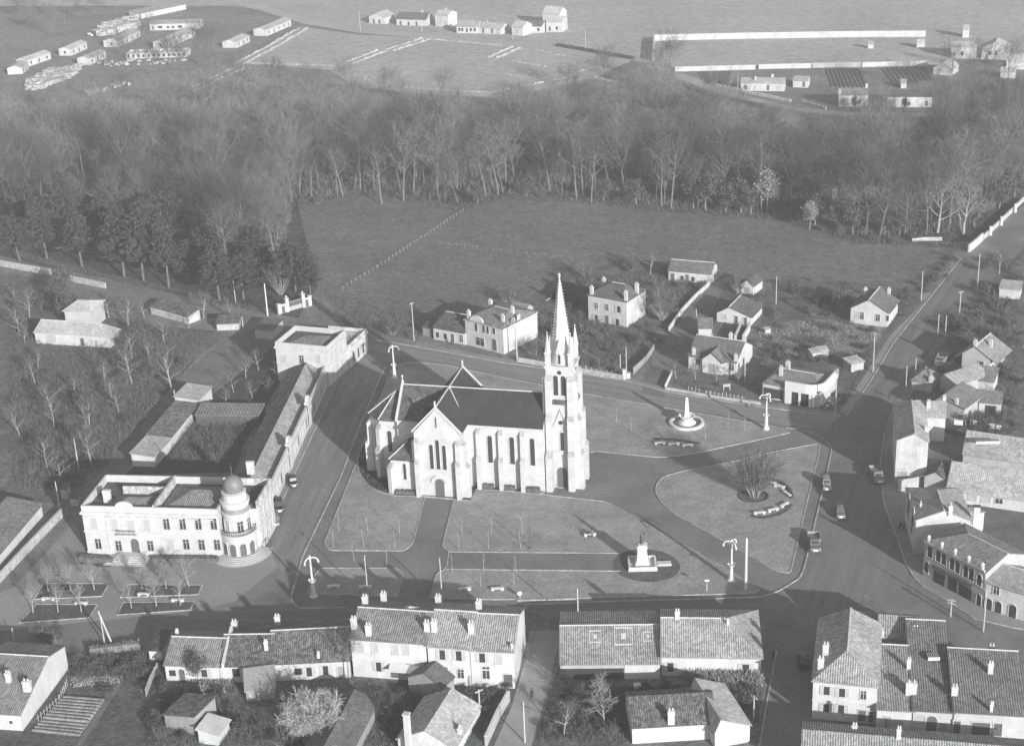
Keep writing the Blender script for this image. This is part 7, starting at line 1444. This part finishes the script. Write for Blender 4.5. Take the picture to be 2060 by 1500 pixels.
# ------------------------------------------------------------------ small things
for i, (x, y, lb) in enumerate([(1659, 814, 'small white cafe table by the pole'), (1668, 812, 'small white cafe table at the corner kerb'), (1652, 818, 'small white cafe table before the shop windows'), (1664, 821, 'small white cafe table nearest the road')]):
    o = thing('cafe_table', lb, 'table', Gxy(x, y)); b = MB(); b.lathe([(0, .72), (.4, .72), (.4, .76), (0, .76)], (0, 0), 12); b.build('table_top', WPAINT, o); b = MB(); b.tube((0, 0, 0), (0, 0, .72), .04, .04, 6); b.lathe([(.25, 0), (.25, .03), (0, .05)], (0, 0), 8); b.build('stem', METAL, o)
for i, (x, y) in enumerate([(1657, 816), (1661, 811), (1670, 815), (1666, 809), (1654, 821), (1649, 815), (1667, 822), (1661, 824)]):
    o = thing('cafe_chair', 'small folding chair at the cafe tables on the corner', 'chair', Gxy(x, y), i*1.3, 'chairs outside the corner cafe'); b = MB(); b.box(-.2, .2, -.2, .2, .42, .46); b.build('seat', SHUT, o); b = MB(); b.box(-.2, .2, .18, .21, .462, .9); b.build('backrest', SHUT, o)
    for sx in (-1, 1):
        for sy in (-1, 1): b = MB(); b.tube((sx*.17, sy*.17, 0), (sx*.17, sy*.17, .42), .018, .018, 4); b.build('leg', METAL, o)
for (x0, x1, y, n_, lb) in ((1918, 1938, 858, 1, 'single white sheet drying on the line behind the street house'), (1956, 1966, 859, 1, 'small pale cloth drying between the two larger washings'), (1988, 2016, 866, 2, 'washing of two white sheets on the line near the workshop')):
    a_, b_ = Gxy(x0, y), Gxy(x1, y+2); d = b_-a_; o = thing('laundry', lb, 'laundry', a_, math.atan2(d.y, d.x)); L = d.length; b = MB()
    for k in range(n_): b.box(k*L/n_+.05, (k+1)*L/n_-.15, -.03, .03, .5, 1.6-.2*k)
    b.build('sheet', WPAINT, o); b = MB(); b.tube((-.4, 0, 0), (-.4, 0, 1.8), .04, .04, 5); b.build('post', OLDW, o); b = MB(); b.tube((-.4, 0, 1.68), (L+.4, 0, 1.68), .012, .012, 4); b.tube((L+.4, 0, 0), (L+.4, 0, 1.8), .04, .04, 5); b.build('line_and_post', OLDW, o)
o = thing('water_tank', 'small white box tank in the yard behind the long house', 'tank', Gxy(1282, 1388)); b = MB(); b.box(-.6, .6, -.4, .4, .2, 1.2); b.build('tank', WPAINT, o); b = MB(); b.box(-.5, -.35, -.35, .35, 0, .2); b.build('foot', METAL, o); b = MB(); b.box(.35, .5, -.35, .35, 0, .2); b.build('foot', METAL, o)
o = thing('globe_sign', 'white round sign on a post at the front kerb of the square', 'sign', Gxy(1046, 1203)); b = MB(); b.tube((0, 0, 0), (0, 0, 1.0), .06, .06, 6); b.build('post', WPAINT, o); b = MB(); b.lathe([(.12, -.05), (.42, -.05), (.42, .05), (.12, .05), (.12, -.05)], (0, 0), 14); b.v = [(x, z, y+1.0) for x, y, z in b.v]; b.build('disc', WPAINT, o)
o = thing('street_side_hut', 'small flat hut against the wall below the strutted pole', 'hut', Gxy(1716, 742), .4); b = MB(); b.box(-1.6, 1.8, -1.5, 1.5, 0, 2.1); b.build('wall', GREYW, o); b = MB(); b.slab([(-1.9, -1.8, 2.1), (2.1, -1.8, 2.1), (2.1, 1.8, 2.5), (-1.9, 1.8, 2.5)], .12); b.build('roof', T_PALE, o)
for (x, y, lb) in ((1639, 722, 'small white hut with a tilted roof behind the cafe chimneys'), (1654, 718, 'narrow wooden privy behind the corner cafe'), (1543, 670, 'tiny white box hutch in the plots')):
    o = thing('garden_hut', lb, 'hut', Gxy(x, y), .3); s_ = .6 if 'tiny' in lb else 1.0; b = MB(); b.box(-1.1*s_, 1.1*s_, -.9*s_, .9*s_, 0, 1.9*s_); b.build('wall', WHITE if 'white' in lb else WOODB, o); b = MB(); b.slab([(-1.3*s_, -1.1*s_, 1.9*s_), (1.3*s_, -1.1*s_, 1.9*s_), (1.3*s_, 1.1*s_, 2.4*s_), (-1.3*s_, 1.1*s_, 2.4*s_)], .1); b.build('roof', T_PALE, o)
o = thing('log', 'pale curved fallen timber lying in the grass left of the spire tip', 'log', Gxy(1098, 606), .4); b = MB(); b.tube((0, 0, .25), (2.2, 1.2, .3), .25, .22, 7); b.tube((2.2, 1.2, .3), (3.0, 3.4, .3), .22, .2, 7); b.build('timber', TRUNKP, o)
# vegetable rows
vr = MB(); a_, b_, c_, d_ = Gxy(128, 1404), Gxy(210, 1410), Gxy(160, 1482), Gxy(62, 1472)
for k in range(12):
    f = k/11.5; p, q = a_.lerp(d_, f), b_.lerp(c_, f); n_ = (q-p).normalized(); t_ = Vector((-n_.y, n_.x, 0))*.2; vr.prism([p-t_*1.6, q-t_*1.6, q+t_*1.6, p+t_*1.6], 0, [.1, .1, .1, .1]); vr.prism([p-t_*.7, q-t_*.7, q+t_*.7, p+t_*.7], .1, .45 if k < 8 else .3)
vo_ = vr.build('furrows', surf('ridge_earth', .26, .25, .5, fine=2, fvar=.3)); vo_['kind'] = 'stuff'; vo_['label'] = 'ridged rows of the vegetable garden'
sheet('path', [(210, 1408), (242, 1365), (250, 1368), (222, 1412), (165, 1500), (152, 1500)], M_DIRT)
fr2 = MB()
for (p0, p1, q0, q1, n_) in (((1405, 146), (1470, 144), (1420, 168), (1465, 176), 14), ((1660, 140), (1730, 139), (1672, 176), (1750, 176), 9), ((1770, 138), (1860, 136), (1800, 176), (1880, 160), 9)):
    a_, b_, c_, d_ = Gxy(*p0), Gxy(*p1), Gxy(*q0), Gxy(*q1)
    for k in range(n_):
        f = (k+.5)/n_; p, q = a_.lerp(b_, f), c_.lerp(d_, f); d = (q-p).normalized(); t_ = Vector((-d.y, d.x, 0))*.5; fr2.prism([p-t_, q-t_, q+t_, p+t_], 0, .25)
fo2 = fr2.build('furrows', surf('plot_rows', .13, .3, .3)); fo2['kind'] = 'stuff'; fo2['label'] = 'dark rows of the estate garden plots'
# earthworks of the new streets
eb = MB()
def bank(pts, off, wd=1.6, h=.7):
    P = [Gxy(*p) for p in pts]
    for a, c in zip(P[:-1], P[1:]):
        d = (c-a).normalized(); n_ = Vector((-d.y, d.x, 0)); L = (c-a).length; k = 0
        while k < L:
            st_ = min(random.uniform(2.5, 6), L-k); o_ = n_*(off+random.uniform(-.3, .3)); p, q = a+d*k+o_, a+d*(k+st_*.96)+o_; w_ = wd*random.uniform(.6, 1.2)/2; hh = h*random.uniform(.5, 1.2)
            eb.v += [tuple(p-n_*w_), tuple(q-n_*w_), tuple(q+n_*w_), tuple(p+n_*w_), tuple(p+d*.6+Vector((0, 0, hh))), tuple(q-d*.6+Vector((0, 0, hh)))]; i = len(eb.v)-6
            eb.f += [(i, i+1, i+5, i+4), (i+2, i+3, i+4, i+5), (i+1, i+2, i+5), (i+3, i, i+4), (i, i+3, i+2, i+1)]; k += st_
for pts_ in ([(700, 128), (768, 102)], [(783, 102), (838, 84), (858, 78)], [(990, 117), (1040, 95)], [(480, 130), (545, 95), (610, 57)], [(360, 195), (420, 165), (480, 138)]): bank(pts_, -2.2); bank(pts_, 2.2)
for pts_ in ([(490, 127), (680, 133)], [(862, 79), (1010, 92)], [(1017, 149), (1080, 160)], [(700, 140), (765, 163), (830, 177), (920, 184), (990, 186), (1060, 172)], [(700, 147), (765, 170)], [(1030, 122), (1060, 128), (1110, 136)], [(1060, 172), (1130, 158), (1210, 128)]): bank(pts_, 0, 1.4, .5)
for pts_ in ([(1240, 165), (1190, 155), (1130, 166), (1100, 180)], [(1075, 100), (1200, 128), (1220, 128)]): bank(pts_, 0, 1.8, .5)
eo = eb.build('earth_bank', M_CHALK); eo['kind'] = 'structure'
def heap(label, poly, n, h, s0, s1, name='rubble'):
    P = [Gxy(*p) for p in poly]; b = MB(); xs = [p.x for p in P]; ys = [p.y for p in P]; pl = [(p.x, p.y) for p in P]; c = 0
    while c < n:
        x, y = random.uniform(min(xs), max(xs)), random.uniform(min(ys), max(ys))
        if not inside((x, y), pl): continue
        c += 1; s_ = random.uniform(s0, s1); z = random.random()*h; b.obox((x, y), s_, s_*random.uniform(.5, 1.4), max(0, z-.3), z+s_*.6, random.random()*3)
    o = b.build(name, M_CHALK); o['kind'] = 'stuff'; o['label'] = label
heap('heaps of pale rubble on the building site', [(55, 165), (110, 140), (165, 132), (150, 155), (90, 178), (50, 185)], 260, .6, .6, 2.4); heap('stacked pale timber and blocks at the back of the site', [(180, 74), (215, 55), (270, 42), (285, 52), (225, 72), (185, 76)], 160, 1.6, 1.2, 3.5, 'building_blocks'); heap('scattered pale stones on the site grass', [(165, 190), (245, 165), (260, 172), (180, 196)], 30, .4, .6, 1.8)
heap('scattered pale stones between the barracks', [(190, 125), (270, 122), (380, 122), (340, 128), (220, 135)], 40, .2, .5, 1.6)

# ------------------------------------------------------------------ the winter haze
hb = MB(); hb.box(-1700, 1700, -400, 1900, -1.0, 152.0); hm = D.materials.new('haze'); hm.use_nodes = True
hn = hm.node_tree; hn.nodes.clear(); ho = hn.nodes.new('ShaderNodeOutputMaterial'); hv = hn.nodes.new('ShaderNodeVolumePrincipled')
hv.inputs['Color'].default_value = grey(HAZE_COL); hv.inputs['Density'].default_value = HAZE_DENS; hv.inputs['Anisotropy'].default_value = 0.0
hn.links.new(hv.outputs[0], ho.inputs['Volume'])
hz = hb.build('haze', hm); hz['kind'] = 'stuff'; hz['label'] = 'thin winter haze over the whole town'
